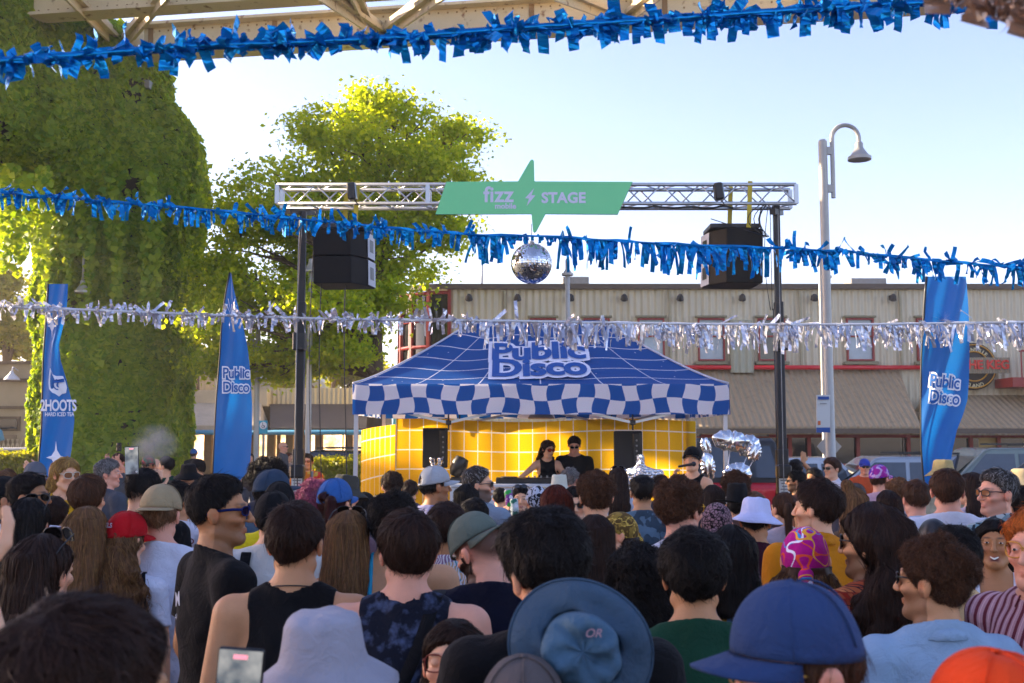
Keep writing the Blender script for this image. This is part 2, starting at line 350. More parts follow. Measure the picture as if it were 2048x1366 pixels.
def head_sdf(X, Y, Z, k):
    aw = .95 if k['sex'] == 'f' else 1.0
    d = ell(X, Y, Z, (0, -.012, 1.652), (.076*aw, .096, .094)); d = smin(d, ell(X, Y, Z, (0, .024, 1.602), (.060*aw, .066, .084)), .02)
    d = smin(d, ell(X, Y, Z, (0, .066, 1.536), (.026*aw, .024, .021)), .025); d = smin(d, caps(np.abs(X), Y, Z, (.055*aw, .0, 1.565), (.02, .07, 1.537), .018), .02)
    A = np.abs(X); d = smin(d, ell(A, Y, Z, (.040, .062, 1.608), (.022, .024, .018)), .015)
    d = smax(d, -ell(A, Y, Z, (.031, .108, 1.640), (.020, .020, .013)), .012)
    d = smin(d, caps(A, Y, Z, (.012, .088, 1.661), (.046, .074, 1.658), .0085), .012)
    d = smin(d, ell(A, Y, Z, (.031, .081, 1.640), (.016, .012, .011)), .004)
    d = smin(d, caps(X, Y, Z, (0, .090, 1.650), (0, .115, 1.606), .007, .0115), .010); d = smin(d, ell(A, Y, Z, (.012, .103, 1.602), (.008, .010, .007)), .006)
    if k.get('smile'):
        d = smax(d, -ell(X, Y+A*.35, Z-A*.35, (0, .100, 1.563), (.026, .016, .009 if k['smile'] < 2 else .014)), .004)
        d = smin(d, ell(X, Y+A*.3, Z-A*.3, (0, .093, 1.550 if k['smile'] < 2 else 1.546), (.022, .007, .005)), .004)
    else:
        d = smin(d, ell(X, Y+A*.25, Z, (0, .092, 1.573), (.022, .008, .0055)), .004); d = smin(d, ell(X, Y+A*.25, Z, (0, .091, 1.564), (.019, .008, .006)), .004)
    e = ell(A, Y, Z, (.084*aw, -.004, 1.622), (.009, .019, .032)); e = smin(e, ell(A, Y, Z, (.089*aw, -.012, 1.630), (.008, .016, .024)), .006); e = smax(e, -ell(A, Y, Z, (.097*aw, .002, 1.625), (.009, .010, .018)), .004)
    return smin(d, e, .006)
def hand_sdf(X, Y, Z, W, d, n, curl, side):
    d = Vector(d).normalized(); n = Vector(n); n = (n - d*n.dot(d)).normalized(); s = d.cross(n)*side; W = Vector(W)
    o = None
    for i, (off, L) in enumerate(((-.028, .072), (-.010, .080), (.010, .076), (.028, .060))):
        k0 = W + s*off*.6; k1 = W + d*.088 + s*off; pal = caps(X, Y, Z, k0, k1, .014, .012); o = pal if o is None else smin(o, pal, .012)
        p = k1; a = 0.12; dd = d
        for j, fl in enumerate((.45, .32, .26)):
            a = curl*(j+.6)*(1+.08*i); dd = (d*math.cos(a) + n*math.sin(a) + s*off*3*(1-min(1, curl))).normalized(); q = p + dd*L*fl
            o = smin(o, caps(X, Y, Z, p, q, .0092-.0012*j, .0082-.0012*j), .004); p = q
    p0 = W + d*.025 - s*.022; p1 = p0 + (d*.55 - s*.75 + n*.25).normalized()*.045; p2 = p1 + (d*.85 - s*.3 + n*.35*curl).normalized()*.032; p3 = p2 + (d*.9 + n*.4*curl).normalized()*.024
    o = smin(o, caps(X, Y, Z, p0, p1, .015, .011), .010); o = smin(o, caps(X, Y, Z, p1, p2, .0105, .0095), .004); return smin(o, caps(X, Y, Z, p2, p3, .0092, .0078), .004)
def make_person(px, py, Zd, label, yaw=0, hy=0, hp=0, hr=0, sex='m', skin='lt', hair='short', hc='dbr', top='tee', tm=None, hat=None, hatm=None, haty=0, gl=None, glm=None, arms=None,
                beard=None, build=1.0, extra=None, smile=0, face=None, len_=None, zend=None, group=GROUP, stubble=None, low=None, dz=0):
    ZS = 1.08 if Zd < 1.6 else 1.2
    Yw = Zd*ZS; ztop = at(px, py, Yw).z; tt = STY[hair]['tt'] if hair != 'bald' else 0
    if hat: tt = {'cap': .030, 'bucket': .035, 'fedora': .075, 'scarf': .018, 'beanie': .03}.get(hat, .02)
    J = np.array((0, 0, 1.50)); k = dict(sex=sex, smile=smile)
    Rh = np.array(Matrix.Rotation(R(-hy), 3, 'Z') @ Matrix.Rotation(R(hr), 3, 'Y') @ Matrix.Rotation(R(-hp), 3, 'X'), np.float32)
    topv = np.array((0, -.015, 1.747+tt)) - J; kk = (ztop - dz) / (J[2] + (Rh @ topv)[2] if abs(hp) < 50 else 1.7)
    if not .84 < kk < 1.16: print('SCALE?', round(kk, 2), label)
    rp = Matrix.Rotation(R(-yaw), 3, 'Z') @ Matrix(Rh.tolist()) @ Vector(topv)*0.6
    root = thing('person', label, 'person', (at(px, py, Yw).x - rp.x*kk, Yw - rp.y*kk*0, dz), R(-yaw), group); root.scale = (kk, kk, kk)
    near = Zd*ZS; fine = .0052 if near < 4 else .0068 if near < 7 else .009 if near < 11 else .013
    Hf = lambda V: (np.asarray(V, np.float32)-J) @ Rh.T + J
    def Hi(X, Y, Z):
        a, b, c = X, Y, Z-1.5; return a*Rh[0,0]+b*Rh[1,0]+c*Rh[2,0], a*Rh[0,1]+b*Rh[1,1]+c*Rh[2,1], a*Rh[0,2]+b*Rh[1,2]+c*Rh[2,2]+1.5
    f = sex == 'f'; bw = (.90 if f else 1.04)*build; sh = .178*bw
    A = {}; arms = arms or {}; seed = px*.013+py
    for s, nm in ((-1, 'L'), (1, 'R')):
        S = Vector((s*sh, -.01, 1.405)); p = arms.get(nm)
        if p: E, Wr, hd, hn, cu = Vector(p[0]), Vector(p[1]), p[2], p[3], p[4]
        else: E, Wr, hd, hn, cu = Vector((s*(sh+.055), -.03, 1.13)), Vector((s*(sh+.05), .05, .88)), (0, .15, -1), (-s, 0, 0), .4
        A[nm] = (S, E, Wr, hd, hn, cu, s)
    ar = (.040 if f else .048)*build
    def torso(X, Y, Z, o=0.0):
        x = X/bw; d = ell(x, Y, Z, (0, -.004, 1.25), (.155+o, (.108 if f else .112)*build+o, .215+o)); d = smin(d, ell(x, Y, Z, (0, 0, 1.04), ((.125 if f else .140)+o, .095*build+o, .19+o)), .06)
        d = smin(d, ell(x, Y, Z, (0, -.01, .93), (.163+o, .115*build+o, .13+o)), .06); d = smin(d, caps(np.abs(X), Y, Z, (0.02, -.015, 1.40), (sh-.01, -.012, 1.40), .062+o, .050+o), .05)
        d = smin(d, caps(np.abs(X), Y, Z, (.02, -.022, 1.495), (sh*.82, -.02, 1.425), .036*bw+o, .032*bw+o), .035)
        if f: d = smin(d, ell(np.abs(X), Y, Z, (.07, .085, 1.27), (.055+o, .045+o, .055+o)), .03)
        return d
    def arm(X, Y, Z, a, o=0.0, fore=True):
        S, E, Wr = a[:3]; d = caps(X, Y, Z, S, E, ar+.010+o, ar-.006+o)
        return smin(d, caps(X, Y, Z, E, Wr, ar-.008+o, ar*.55+o), .012) if fore else d
    hr_xy = [(-.12, .12, fine)]; zf = [(1.44, 1.80, fine)]; xf_ = [(-.10, .10, fine)]; yf = [(-.13, .13, fine)]
    mxr = .30
    lo = [-.32, -.20, 0.0]; hi = [.32, .2, 1.80]
    if hp or hy or hr: zf = [(1.42, 1.80, fine)]
    for nm, a in A.items():
        for P_ in (a[1], a[2], a[2]+Vector(a[3]).normalized()*.2):
            for i in range(3): lo[i] = min(lo[i], P_[i]-.08); hi[i] = max(hi[i], P_[i]+.08)
        if nm in arms and near < 14:
            c = a[2] + Vector(a[3]).normalized()*.09; ff = min(fine, .007)
            if fine < .012:
                xf_.append((c.x-.09, c.x+.09, ff)); yf.append((c.y-.09, c.y+.09, ff)); zf.append((c.z-.11, c.z+.11, ff))
    cs = max(.017, fine*1.6)
    xs = axis(lo[0], hi[0], cs, xf_); ys = axis(lo[1]-.03, hi[1]+.03, cs, yf)
    zs = axis(-.03, hi[2]+.02, .045, [(1.0, hi[2], cs)] + zf)
    pt = (hp or hy or hr)
    def body(X, Y, Z):
        d = torso(X, Y, Z)
        for s in (-1, 1):
            d = smin(d, caps(X, Y, Z, (s*.085, 0, .90), (s*.10, .01, .48), .085*build, .052), .03); d = smin(d, caps(X, Y, Z, (s*.10, .01, .48), (s*.11, -.02, .08), .052, .036), .02)
            d = smin(d, caps(X, Y, Z, (s*.11, -.03, .04), (s*.12, .13, .03), .036, .03), .02)
        for a in A.values():
            d = smin(d, arm(X, Y, Z, a), .03)
            c = a[2] + Vector(a[3]).normalized()*.09; m = (np.abs(X-c.x) < .14) & (np.abs(Y-c.y) < .14) & (np.abs(Z-c.z) < .14)
            if m.any(): d[m] = smin(d[m], hand_sdf(X[m], Y[m], Z[m], a[2], a[3], a[4], a[5], a[6]), .008)
        m = Z > 1.36; x, y, z = X[m], Y[m], Z[m]; q = Hi(x, y, z)
        nb = Vector((Hf([(0, -.012, 1.575)])[0]).tolist()); nk = caps(x, y, z, (0, -.022, 1.43), nb, (.050 if f else .060)*min(1.08, build), .047 if f else .057)
        d[m] = smin(smin(d[m], nk, .035), head_sdf(*q, k), .022)
        return d
    Pb, Qb = nets(body, xs, ys, zs)
    # skin colour per point: lips, brows, stubble, cropped sides
    hx, hyy, hz = Hi(*[Pb[:, i].astype(np.float32) for i in range(3)]); base = np.array(srgb(SK[skin])); col = np.tile(base, (len(Pb), 1)); hcol = np.array(srgb(HCOL[hc]))
    def tint(mask, c, a): col[:] = col*(1-(mask*a)[:, None]) + np.array(c)*(mask*a)[:, None]
    g = lambda v, a, b: np.clip((v-a)/(b-a), 0, 1)
    isH = hz > 1.49
    tint(isH*np.exp(-((np.abs(hx)-.04)**2+(hz-1.60)**2)/.0006)*(hyy > .03), base*np.array((1.1, .72, .66)), .5)
    tint(np.exp(-((np.abs(hx)-.082)**2)/.0001-((hz-1.625)**2)/.002)*(hyy < .03)*isH, base*np.array((1.15, .6, .5)), .6)
    tint((np.exp(-(hx/.024)**4-((hz-1.568)/.011)**4)*(hyy > .07)).astype(float), np.array((.42, .12, .11)) if f else base*np.array((.85, .55, .55)), .75)
    tint((np.exp(-((np.abs(hx)-.032)/.018)**4-((hz-1.662-.05*(.03-np.abs(np.abs(hx)-.03)))/.0042)**4)*(hyy > .05)), hcol*.8+.01, .85)
    if smile: tint((np.exp(-(hx/.022)**4-((hz-1.560)/.010)**4)*(hyy < .092)*(hyy > .05)), (.08, .01, .01), .95)
    fz = 'buzzline'; ly, lz = hairline(fz); bl = np.interp(hyy, ly, lz); sd = hair in ('crop', 'short', 'messy', 'shag') or hair == 'buzz' or stubble
    if sd: tint(g(hz-bl, -.02, .05 if hair in ('crop', 'buzz') else .03)*isH*(np.abs(hx) < .0795), hcol, .85)
    elif hair != 'bald': tint(g(hz-bl, .0, .012)*isH*(np.abs(hx) < .0785), hcol, .95)
    elif hair == 'bald': tint(g(hz-bl, .0, .02)*g(1.71-hz, 0, .03)*isH*(np.abs(hx) < .0785), hcol, .25)
    if beard: tint(g(1.588-hz+(np.abs(hx)*.40), 0, .014)*(hyy > -.005)*isH*(1-np.exp(-(hx/.02)**4-((hz-1.568)/.007)**4)), hcol, beard)
    mesh_obj('body', Pb, Qb, SKINM, root, col=col)
    # top
    if top and tm is not None:
        st = .017 if near > 7 else .011 if near > 3.2 else .009; o = .011
        sleeve = {'tee': .62, 'collar': .62, 'long': 2.0, 'tank': 0, 'strap': 0}.get(top, .62); sx = axis(lo[0]-.03, hi[0]+.03, st); sy = axis(-.19 if sleeve < 2 else lo[1]-.03, .19 if sleeve < 2 else hi[1]+.03, st); sz = axis(.74, max(1.56, hi[2] if sleeve else 0) if arms and sleeve else 1.56, st)
        seed = px*.013+py
        def shirt(X, Y, Z):
            fold = snoise(X*1.0, Y, Z*.55, 26, seed)*.0062 + snoise(X, Y*1.4, Z*1.2, 55, seed+2)*.0030
            d = torso(X, Y, Z, o)
            if sleeve:
                for a in A.values():
                    S, E, Wr = a[:3]; v = (E-S).normalized(); L = (E-S).length; ad = arm(X, Y, Z, a, .014, sleeve > 1)
                    if sleeve <= 1: ad = np.maximum(ad, (X-S.x)*v.x+(Y-S.y)*v.y+(Z-S.z)*v.z-L*sleeve)
                    d = smin(d, ad, .028)
            d = d+fold+.002
            nb_ = caps(X, Y, Z, (0, -.022, 1.43), (0, -.012, 1.575), (.050 if f else .060)*min(1.08, build)+.007, (.047 if f else .057)+.007); d = smin(d, nb_, .035)
            if top == 'tank': d = np.maximum(d, -ell(X, Y, Z, (0, .05, 1.53), (.098, .15, .085)))
            elif top == 'strap': pass
            else: d = np.maximum(d, Z-(1.492+(.010 if top == 'collar' else 0)-.42*Y+.0*X))
            if top == 'tank': d = np.maximum(d, np.abs(X)-(.118*bw+np.clip((1.36-Z), 0, .25)**2*1.6+np.clip(Z-1.40, 0, .1)*.1))
            if top == 'strap': d = np.maximum(d, np.minimum(Z-1.31-.04*np.cos(X*12)*(Y > 0), np.abs(np.abs(X)-.085)-.011))
            return np.maximum(np.maximum(d-.012*np.clip(1.0-Z, 0, .2)/.2, .82-Z), Z-1.56)
        Ps, Qs = nets(shirt, sx, sy, sz); nmz = {'tee': 't_shirt', 'collar': 'shirt', 'long': 'long_sleeved_shirt', 'tank': 'tank_top', 'strap': 'strappy_top'}[top]
        so_ = mesh_obj(nmz, Ps, Qs, tm, root)
        if top == 'collar' and near < 9:
            mb = MB(); n = 28; vs = []
            for i in range(n+1):
                a = R(-150)+R(300)*i/n; q = math.cos(a)
                for r, z in ((.066, 1.475), (.060, 1.512), (.069, 1.517), (.087, 1.482)): vs.append((math.sin(a)*r*1.02, -q*r*1.0-.018, z-.012+.006*q-.03*(1-abs(q))*(q < 0)))
            mb.add(vs, [(i*4+j, i*4+j+1, i*4+4+j+1, i*4+4+j) for i in range(n) for j in range(3)]); co_ = mb.build('collar', tm, so_, smooth=True)
            md = co_.modifiers.new('thick', 'SOLIDIFY'); md.thickness = .004
    # trousers
    tc = ['#20242E', '#2E3A50', '#1B1B1D', '#6A6048', '#39414E'][int(px*7+py) % 5]
    def trs(X, Y, Z):
        d = ell(X/bw, Y, Z, (0, -.01, .92), (.160, .110*build, .13))
        for s in (-1, 1): d = smin(d, smin(caps(X, Y, Z, (s*.088, 0, .88), (s*.10, .01, .48), .10*build, .068), caps(X, Y, Z, (s*.10, .01, .48), (s*.11, -.02, .10), .066, .055), .02), .03)
        return np.maximum(np.maximum(d, Z-.985), .09-Z)
    g_ = .03; Pt, Qt = nets(trs, axis(-.27, .27, g_), axis(-.18, .18, g_), axis(.04, 1.03, .045)); mesh_obj('trousers', Pt, Qt, M('trouser_cloth', tc, rough=.9), root)
    sb = MB()
    for s in (-1, 1): sb.box((s*.115, .04, .045), (.10, .29, .095), bev=.03)
    sb.build('shoes', DARK, root, smooth='auto')
    # hair
    if hair != 'bald':
        st = dict(STY[hair]); ze = zend or st.get('zend'); tt_, ts_ = st['tt'], st['ts']
        if hat in ('cap', 'bucket', 'fedora', 'scarf', 'beanie'): tt_ = min(tt_, .004); ts_ = min(ts_, .008 if not ze else .012)
        ly2, lz2 = hairline(st.get('line', 'n')); amp = st.get('amp', .003); seed = px*.31+py*.17; lw = st.get('w', .1); lowd = low or st.get('low', 0)
        cw = .95 if f else 1.0
        def hfn(X, Y, Z):
            x, y, z = Hi(X, Y, Z); nz = snoise(x, y, z, 62, seed)*amp + snoise(x, y, z, 130, seed+1)*amp*.4
            zl = np.interp(y, ly2, lz2).astype(np.float32) - lowd*(y < -.02)
            tv = np.clip((z-1.62)/.09, 0, 1)
            t = ts_+(tt_-ts_)*tv
            if not ze: t = t*np.clip((z-zl)/.045, .02, 1)**.6
            if hat: t = np.where(z > (1.60 if hat == 'scarf' else 1.675), -.008, t)
            d = ell(x, y, z, (0, -.013, 1.652), (.0765*cw, .097, .095)) - t + nz
            if not ze and not st.get('tail') and hair != 'afro': d = d + np.clip((1.630-z)/.07, 0, 1)*.010
            d = np.maximum(d, (zl-z)*.7)
            if ze:
                yc = np.interp(Z, [1.2, 1.42, 1.55, 1.70], [-.115, -.115, -.075, -.03]); dd = np.interp(Z, [1.0, 1.42, 1.55, 1.70], [.030, .038, .060, .09])
                ww = np.interp(Z, [ze, ze+.12, 1.50, 1.60, 1.72], [lw*.7, lw, lw*.95, .098*cw, .08]); 
                q = np.sqrt((X/ww)**2+((Y-yc)/dd)**2+1e-8); dr = (q-1)*np.minimum(ww, dd)*.9+nz*1.3
                if hy or hp or hr:
                    mixz = np.clip((Z-1.46)/.10, 0, 1); xx = X*(1-mixz)+x*mixz; yy = Y*(1-mixz)+y*mixz; q = np.sqrt((xx/ww)**2+((yy-yc)/dd)**2+1e-8); dr = (q-1)*np.minimum(ww, dd)*.9+nz*1.3
                dr = np.maximum(np.maximum(dr, ze-Z+nz*4), Z-(1.71 if not hat else 1.62))
                dr = smax(dr, -ell(x, y, z, (0, .085, 1.595), (.058, .085, .11)), .01); d = smin(d, dr, .018)
            if st.get('tail') == 1: 
                d = np.minimum(d, caps(x, y, z, (0, -.105, 1.69), (0, -.135, 1.68), .018, .022)); d = smin(d, caps(X, Y, Z, (0, -.14, 1.66), (0, -.15, 1.38), .030, .018)+nz, .02)
            if st.get('tail') == 2: d = smin(d, caps(x, y, z, (0, -.115, 1.70), (0, -.15, 1.45), .030, .05)+nz*1.4, .02)
            if st.get('tail') == 3: d = smin(d, ell(x, y, z, (-.03, -.03, 1.775), (.035, .035, .03))+nz, .006)
            return d
        hs = fine*1.25 if near < 11 else fine; r = tt_+.02; zb = (ze-.03) if ze else (1.30 if st.get('tail') else 1.48); wx = max(.13+ts_, lw+.05)
        if hp > 15 or abs(hr) > 10: wx += .05
        Ph, Qh = nets(hfn, axis(-wx, wx, hs), axis(-.20-ts_, .15+ts_, hs), axis(zb, 1.80+tt_+.02, hs))
        if len(Ph):
            def grad(p, e=.003):
                f0 = hfn(p[:, 0], p[:, 1], p[:, 2]); gx = np.stack([hfn(p[:, 0]+e, p[:, 1], p[:, 2])-f0, hfn(p[:, 0], p[:, 1]+e, p[:, 2])-f0, hfn(p[:, 0], p[:, 1], p[:, 2]+e)-f0], 1)
                return f0, gx/(np.linalg.norm(gx, axis=1, keepdims=True)+1e-9)
            ns = int((8500 if near < 2.9 else 6500 if near < 4.6 else 2600 if near < 7 else 900 if near < 11 else 350)*st['n']*(1.3 if ze else 1)); L = (len_ or st['ln']); sg = 8 if ze or st.get('curl') else 4
            rs = np.random.default_rng(abs(int(px*13+py))); cand = rs.integers(0, len(Ph), ns*2); p = Ph[cand].astype(np.float32)
            if ze: wgt = np.clip((p[:, 2]-ze)/(1.75-ze), .05, 1); p = p[rs.random(len(p)) < wgt]
            
            _q = Hi(p[:, 0], p[:, 1], p[:, 2]); 
            if hat: p = p[_q[2] < (1.60 if hat == 'scarf' else 1.665)]
            p = p[:ns]; n_ = len(p)
            if n_ == 0: p = Ph[:1].astype(np.float32); n_ = 1
            _q = Hi(p[:, 0], p[:, 1], p[:, 2]); hl_f = 1.0 if (ze or st.get('tail')) else np.clip((_q[2]-np.interp(_q[1], ly2, lz2)+.01)/.06, .15, 1); f0, nr = grad(p); root0 = p.copy(); crown = Hf([(0, -.06, 1.73)])[0]; part = rs.normal(0, 1, (n_, 3)).astype(np.float32)*st['mess']
            if ze:
                frc = np.clip((p[:, 2]-1.62)/.1, 0, 1)
            pts = []; norms = []; ph = rs.random(n_)*6.28; cur = st.get('curl', 0); hsh = rs.random(n_); fly = np.where(rs.random(n_) < .07, rs.random(n_)*(.018 if not ze else .012), 0); Lr = L*(.55+.6*rs.random(n_))*hl_f
            wd = (.0007+.00036*near)*(.7+.6*rs.random(n_))
            for s_ in range(sg+1):
                off = .001+.004*rs.random() + (0 if ze else .010*(s_/sg)*st['mess'])
                pp = p+nr*(.0015+(.012*st['mess']*(s_/sg))+fly*(s_/sg))[:, None]
                if ze or st.get('tail'): dv = np.stack([np.sign(p[:, 0])*.25*np.clip((p[:, 2]-1.66)/.06, 0, 1), -.5*np.clip((p[:, 2]-1.69)/.05, 0, 1), -np.ones(n_)], 1)
                else: dv = p-crown; dv /= np.linalg.norm(dv, axis=1, keepdims=True)+1e-6; dv[:, 2] -= .25
                dv = dv+part; dv -= nr*((dv*nr).sum(1, keepdims=True))*(.9 if st['mess'] < .4 else .65); dv /= np.linalg.norm(dv, axis=1, keepdims=True)+1e-6
                sd_ = np.cross(dv, nr); 
                if cur: pp = pp+(sd_*np.cos(ph+s_*1.25)[:, None]+nr*np.sin(ph+s_*1.25)[:, None])*cur*min(1, s_/2)
                pts.append(pp); norms.append(sd_); p = p+dv*(Lr/sg)[:, None]; f0, nr2 = grad(p); ok = (f0 > -.002) | True
                p = p-nr2*(f0*np.where(f0 > 0, .85, 1))[:, None]; nr = nr2
                if ze: p[:, 2] = np.maximum(p[:, 2], ze-.01-.03*hsh)
            if not ze: pts[-1] = pts[-1]+nr*.004*st['mess']
            K = sg+1; PV = np.stack(pts, 1); SV = np.stack(norms, 1); tw = rs.normal(0, .5, (n_, 1, 1)).astype(np.float32); NV = np.cross(SV, np.gradient(PV, axis=1)); NV /= np.linalg.norm(NV, axis=2, keepdims=True)+1e-9
            SV = SV*np.cos(tw)+NV*np.sin(tw); tp = np.sqrt(np.clip(1-(np.arange(K)/sg)**2, .03, 1))[None, :, None]*wd[:, None, None]*.5
            V2 = np.stack([PV-SV*tp, PV+SV*tp], 2).reshape(-1, 3); b0 = (np.arange(n_)[:, None]*K+np.arange(sg)[None])*2; b0 = b0.ravel(); Q2 = np.stack([b0, b0+1, b0+3, b0+2], 1)
            hl = rs.random(n_)
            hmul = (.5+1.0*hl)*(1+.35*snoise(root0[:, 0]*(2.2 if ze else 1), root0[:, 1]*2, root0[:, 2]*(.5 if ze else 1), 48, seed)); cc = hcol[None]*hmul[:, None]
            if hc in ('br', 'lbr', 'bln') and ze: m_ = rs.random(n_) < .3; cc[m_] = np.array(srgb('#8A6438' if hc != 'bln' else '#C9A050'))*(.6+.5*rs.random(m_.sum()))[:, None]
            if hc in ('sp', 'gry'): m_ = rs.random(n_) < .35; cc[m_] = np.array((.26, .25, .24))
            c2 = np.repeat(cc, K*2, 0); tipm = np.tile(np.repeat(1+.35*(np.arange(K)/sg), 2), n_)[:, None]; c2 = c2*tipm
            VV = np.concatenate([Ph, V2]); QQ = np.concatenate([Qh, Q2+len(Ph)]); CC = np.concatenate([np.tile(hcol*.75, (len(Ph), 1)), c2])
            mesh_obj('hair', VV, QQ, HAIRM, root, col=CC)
    if beard and beard > .85:
        def bf(X, Y, Z):
            x, y, z = Hi(X, Y, Z); d = head_sdf(x, y, z, k)-.003+snoise(x, y, z, 160, 3)*.002
            return np.maximum(np.maximum(d, z-(1.578+np.abs(x)*.5)), -y-.0)
        Pq, Qq = nets(bf, axis(-.12, .12, fine), axis(-.12, .16, fine), axis(1.44, 1.66, fine)); mesh_obj('beard', Pq, Qq, HAIRM, root, col=np.tile(hcol, (len(Pq), 1))*(.7+.6*RNG.random((len(Pq), 1))))
    # eyes for faces seen
    fc = face if face is not None else (abs(((yaw+hy+180) % 360)-180) > 75 and not gl)
    if fc:
        for s in (-1, 1):
            e = MB().lathe((s*.031, .0815, 1.640), [(.0122*math.sin(a), .0132*math.cos(a)) for a in np.linspace(.01, 3.13, 9)], 12, sy=.40, rot=Matrix.Rotation(R(-90), 3, 'X')).build('eye', EYEW, root, smooth=True, xf=Hf)
            MB().lathe((s*.031, .0818, 1.640), [(.0122*math.sin(a), .0138*math.cos(a)) for a in np.linspace(.01, .46, 4)], 12, sy=.78, rot=Matrix.Rotation(R(-90), 3, 'X'), cap=False).build('iris', IRIS, e, smooth=True, xf=Hf)
    if smile:
        vs = []; n = 10; hgt = .0065 if smile < 2 else .009
        for i in range(n+1):
            x_ = -.021+.042*i/n
            for z_ in (0, -hgt): vs.append((x_, .0925-abs(x_)**1.5*4.2, 1.569+abs(x_)*.35+z_*(1-(abs(x_)/.026)**2)))
        MB().add(vs, [(2*i, 2*i+1, 2*i+3, 2*i+2) for i in range(n)]).build('teeth', TEETH, root, smooth=True, xf=Hf)
    # hats
    if hat: build_hat(root, hat, hatm, haty, Hf, near, extra)
    if gl: glasses(root, gl, glm, Hf, near)
    root['hf'] = [float(v) for v in Rh.ravel()]
    return root
def build_hat(root, hat, hm, hy_, Hf0, near, extra=None):
    Rz = np.array(Matrix.Rotation(R(hy_), 3, 'Z'), np.float32)
    Hf = lambda V: Hf0(np.asarray(V, np.float32) @ Rz.T)
    N = 36 if near < 8 else 20
    def wob(a, s=1): return 1+.012*s*math.sin(3*a+1)+.008*s*math.sin(7*a+2)
    if hat == 'cap':
        V = []; Fq = []; K = 14
        for j in range(K+1):
            t = j/K
            for i in range(N):
                a = 2*PI*i/N; z0 = 1.660+.018*math.sin(a); ph = t*PI/2
                rx, ry = .0905, .111; r = math.cos(ph)**.82 if t < 1 else 0
                pan = 1+.010*abs(math.sin(a*3))
                V.append((rx*r*pan*math.cos(a), -.008+ry*r*pan*math.sin(a), z0+(1.775-z0)*math.sin(ph)**1.05+.004*math.sin(a)*t))
        for j in range(K):
            for i in range(N):
                a = 2*PI*(i+.5)/N; da = abs((a-1.5*PI+PI) % (2*PI)-PI)
                if (extra or '') != 'closed' and j < 5 and (da/.40)**2+((j+.5)/5)**2 < 1 and not (j == 0 and da < .42): continue
                q = (j*N+i, j*N+(i+1) % N, (j+1)*N+(i+1) % N, (j+1)*N+i); Fq.append(q)
        c = MB().add(V, Fq); 
        for s_ in range(6):
            a = 2*PI*s_/6+PI/6; c.tube([(.0915*(math.cos(p_)**.82)*math.cos(a)*1.008, -.008+.112*(math.cos(p_)**.82)*math.sin(a)*1.008, 1.662+.114*math.sin(p_)**1.05) for p_ in np.linspace(.12, 1.5, 9)], .0009, 4)
        c.lathe((0, -.008, 1.774), [(.007, 0), (.006, .003), (.001, .0045)], 10)
        co = c.build('cap', hm, root, smooth=True, xf=Hf); md = co.modifiers.new('thick', 'SOLIDIFY'); md.thickness = .003
        b = MB(); V = []; n = 20; flat = extra == 'flat'
        for i in range(n+1):
            a = PI/2+R(-66)+R(132)*i/n; q = (i/n-.5)*2
            for j in range(6):
                t = j/5; L = .078*(1-abs(q)**2.6)**.5*t
                x0, y0 = .088*math.cos(a), -.008+.108*math.sin(a); V.append((x0*(1+.12*t*(1-abs(q))), y0+L, 1.676-.006*t-(.010 if flat else .034)*q*q*(.35+.65*t)))
        b.add(V, [(i*6+j, i*6+j+1, i*6+7+j, i*6+6+j) for i in range(n) for j in range(5)]); bo = b.build('brim', hm, co, smooth=True, xf=Hf); md = bo.modifiers.new('thick', 'SOLIDIFY'); md.thickness = .004
    elif hat in ('bucket', 'fedora'):
        prof = [(.001, 1.772), (.03, 1.773), (.06, 1.770), (.073, 1.763), (.079, 1.75), (.083, 1.72), (.088, 1.690), (.094, 1.672), (.098, 1.668), (.118, 1.652), (.140, 1.634), (.158, 1.618)] if hat == 'bucket' else \
               [(.001, 1.805), (.03, 1.805), (.055, 1.815), (.068, 1.815), (.074, 1.80), (.081, 1.74), (.087, 1.685), (.092, 1.676), (.12, 1.672), (.15, 1.678), (.17, 1.686)]
        V = []
        for r, z in prof:
            for i in range(N):
                a = 2*PI*i/N; w_ = wob(a, 1.5 if r > .1 else .8); V.append((r*w_*math.cos(a), -.008+r*1.17*w_*math.sin(a), z+(.009*math.sin(2*a+.6)*max(0, (r-.1)/.06))+.003*math.sin(5*a)*(r > .05)))
        m = len(prof); b = MB().add(V, [(j*N+i, (j+1)*N+i, (j+1)*N+(i+1) % N, j*N+(i+1) % N) for j in range(m-1) for i in range(N)] + [tuple(range(N))])
        o = b.build('bucket_hat' if hat == 'bucket' else 'brimmed_hat', hm, root, smooth=True, xf=Hf); md = o.modifiers.new('thick', 'SOLIDIFY'); md.thickness = .003
    elif hat in ('scarf', 'beanie'):
        Rzi = Rz
        def fn(X, Y, Z):
            d = ell(X, Y, Z, (0, -.014, 1.652), (.088, .111, .108))+snoise(X, Y, Z, 50, 2)*.003+(snoise(X*2, Y, Z*.3, 60, 5)*.002)
            zl = np.interp(Y, [-.13, -.06, 0, .06, .1], [1.575, 1.60, 1.635, 1.67, 1.69]); d = np.maximum(d, zl-Z)
            if hat == 'scarf':
                d = smin(d, ell(X, Y, Z, (0, -.128, 1.60), (.026, .024, .024)), .010); sw = snoise(X, Y, Z, 70, 4)*.005
                d = smin(d, caps(X, Y, Z, (0, -.130, 1.59), (.02, -.160, 1.44), .018, .036)+sw, .012); d = smin(d, caps(X, Y, Z, (-.01, -.13, 1.59), (-.05, -.15, 1.48), .014, .026)+sw, .01)
            return d
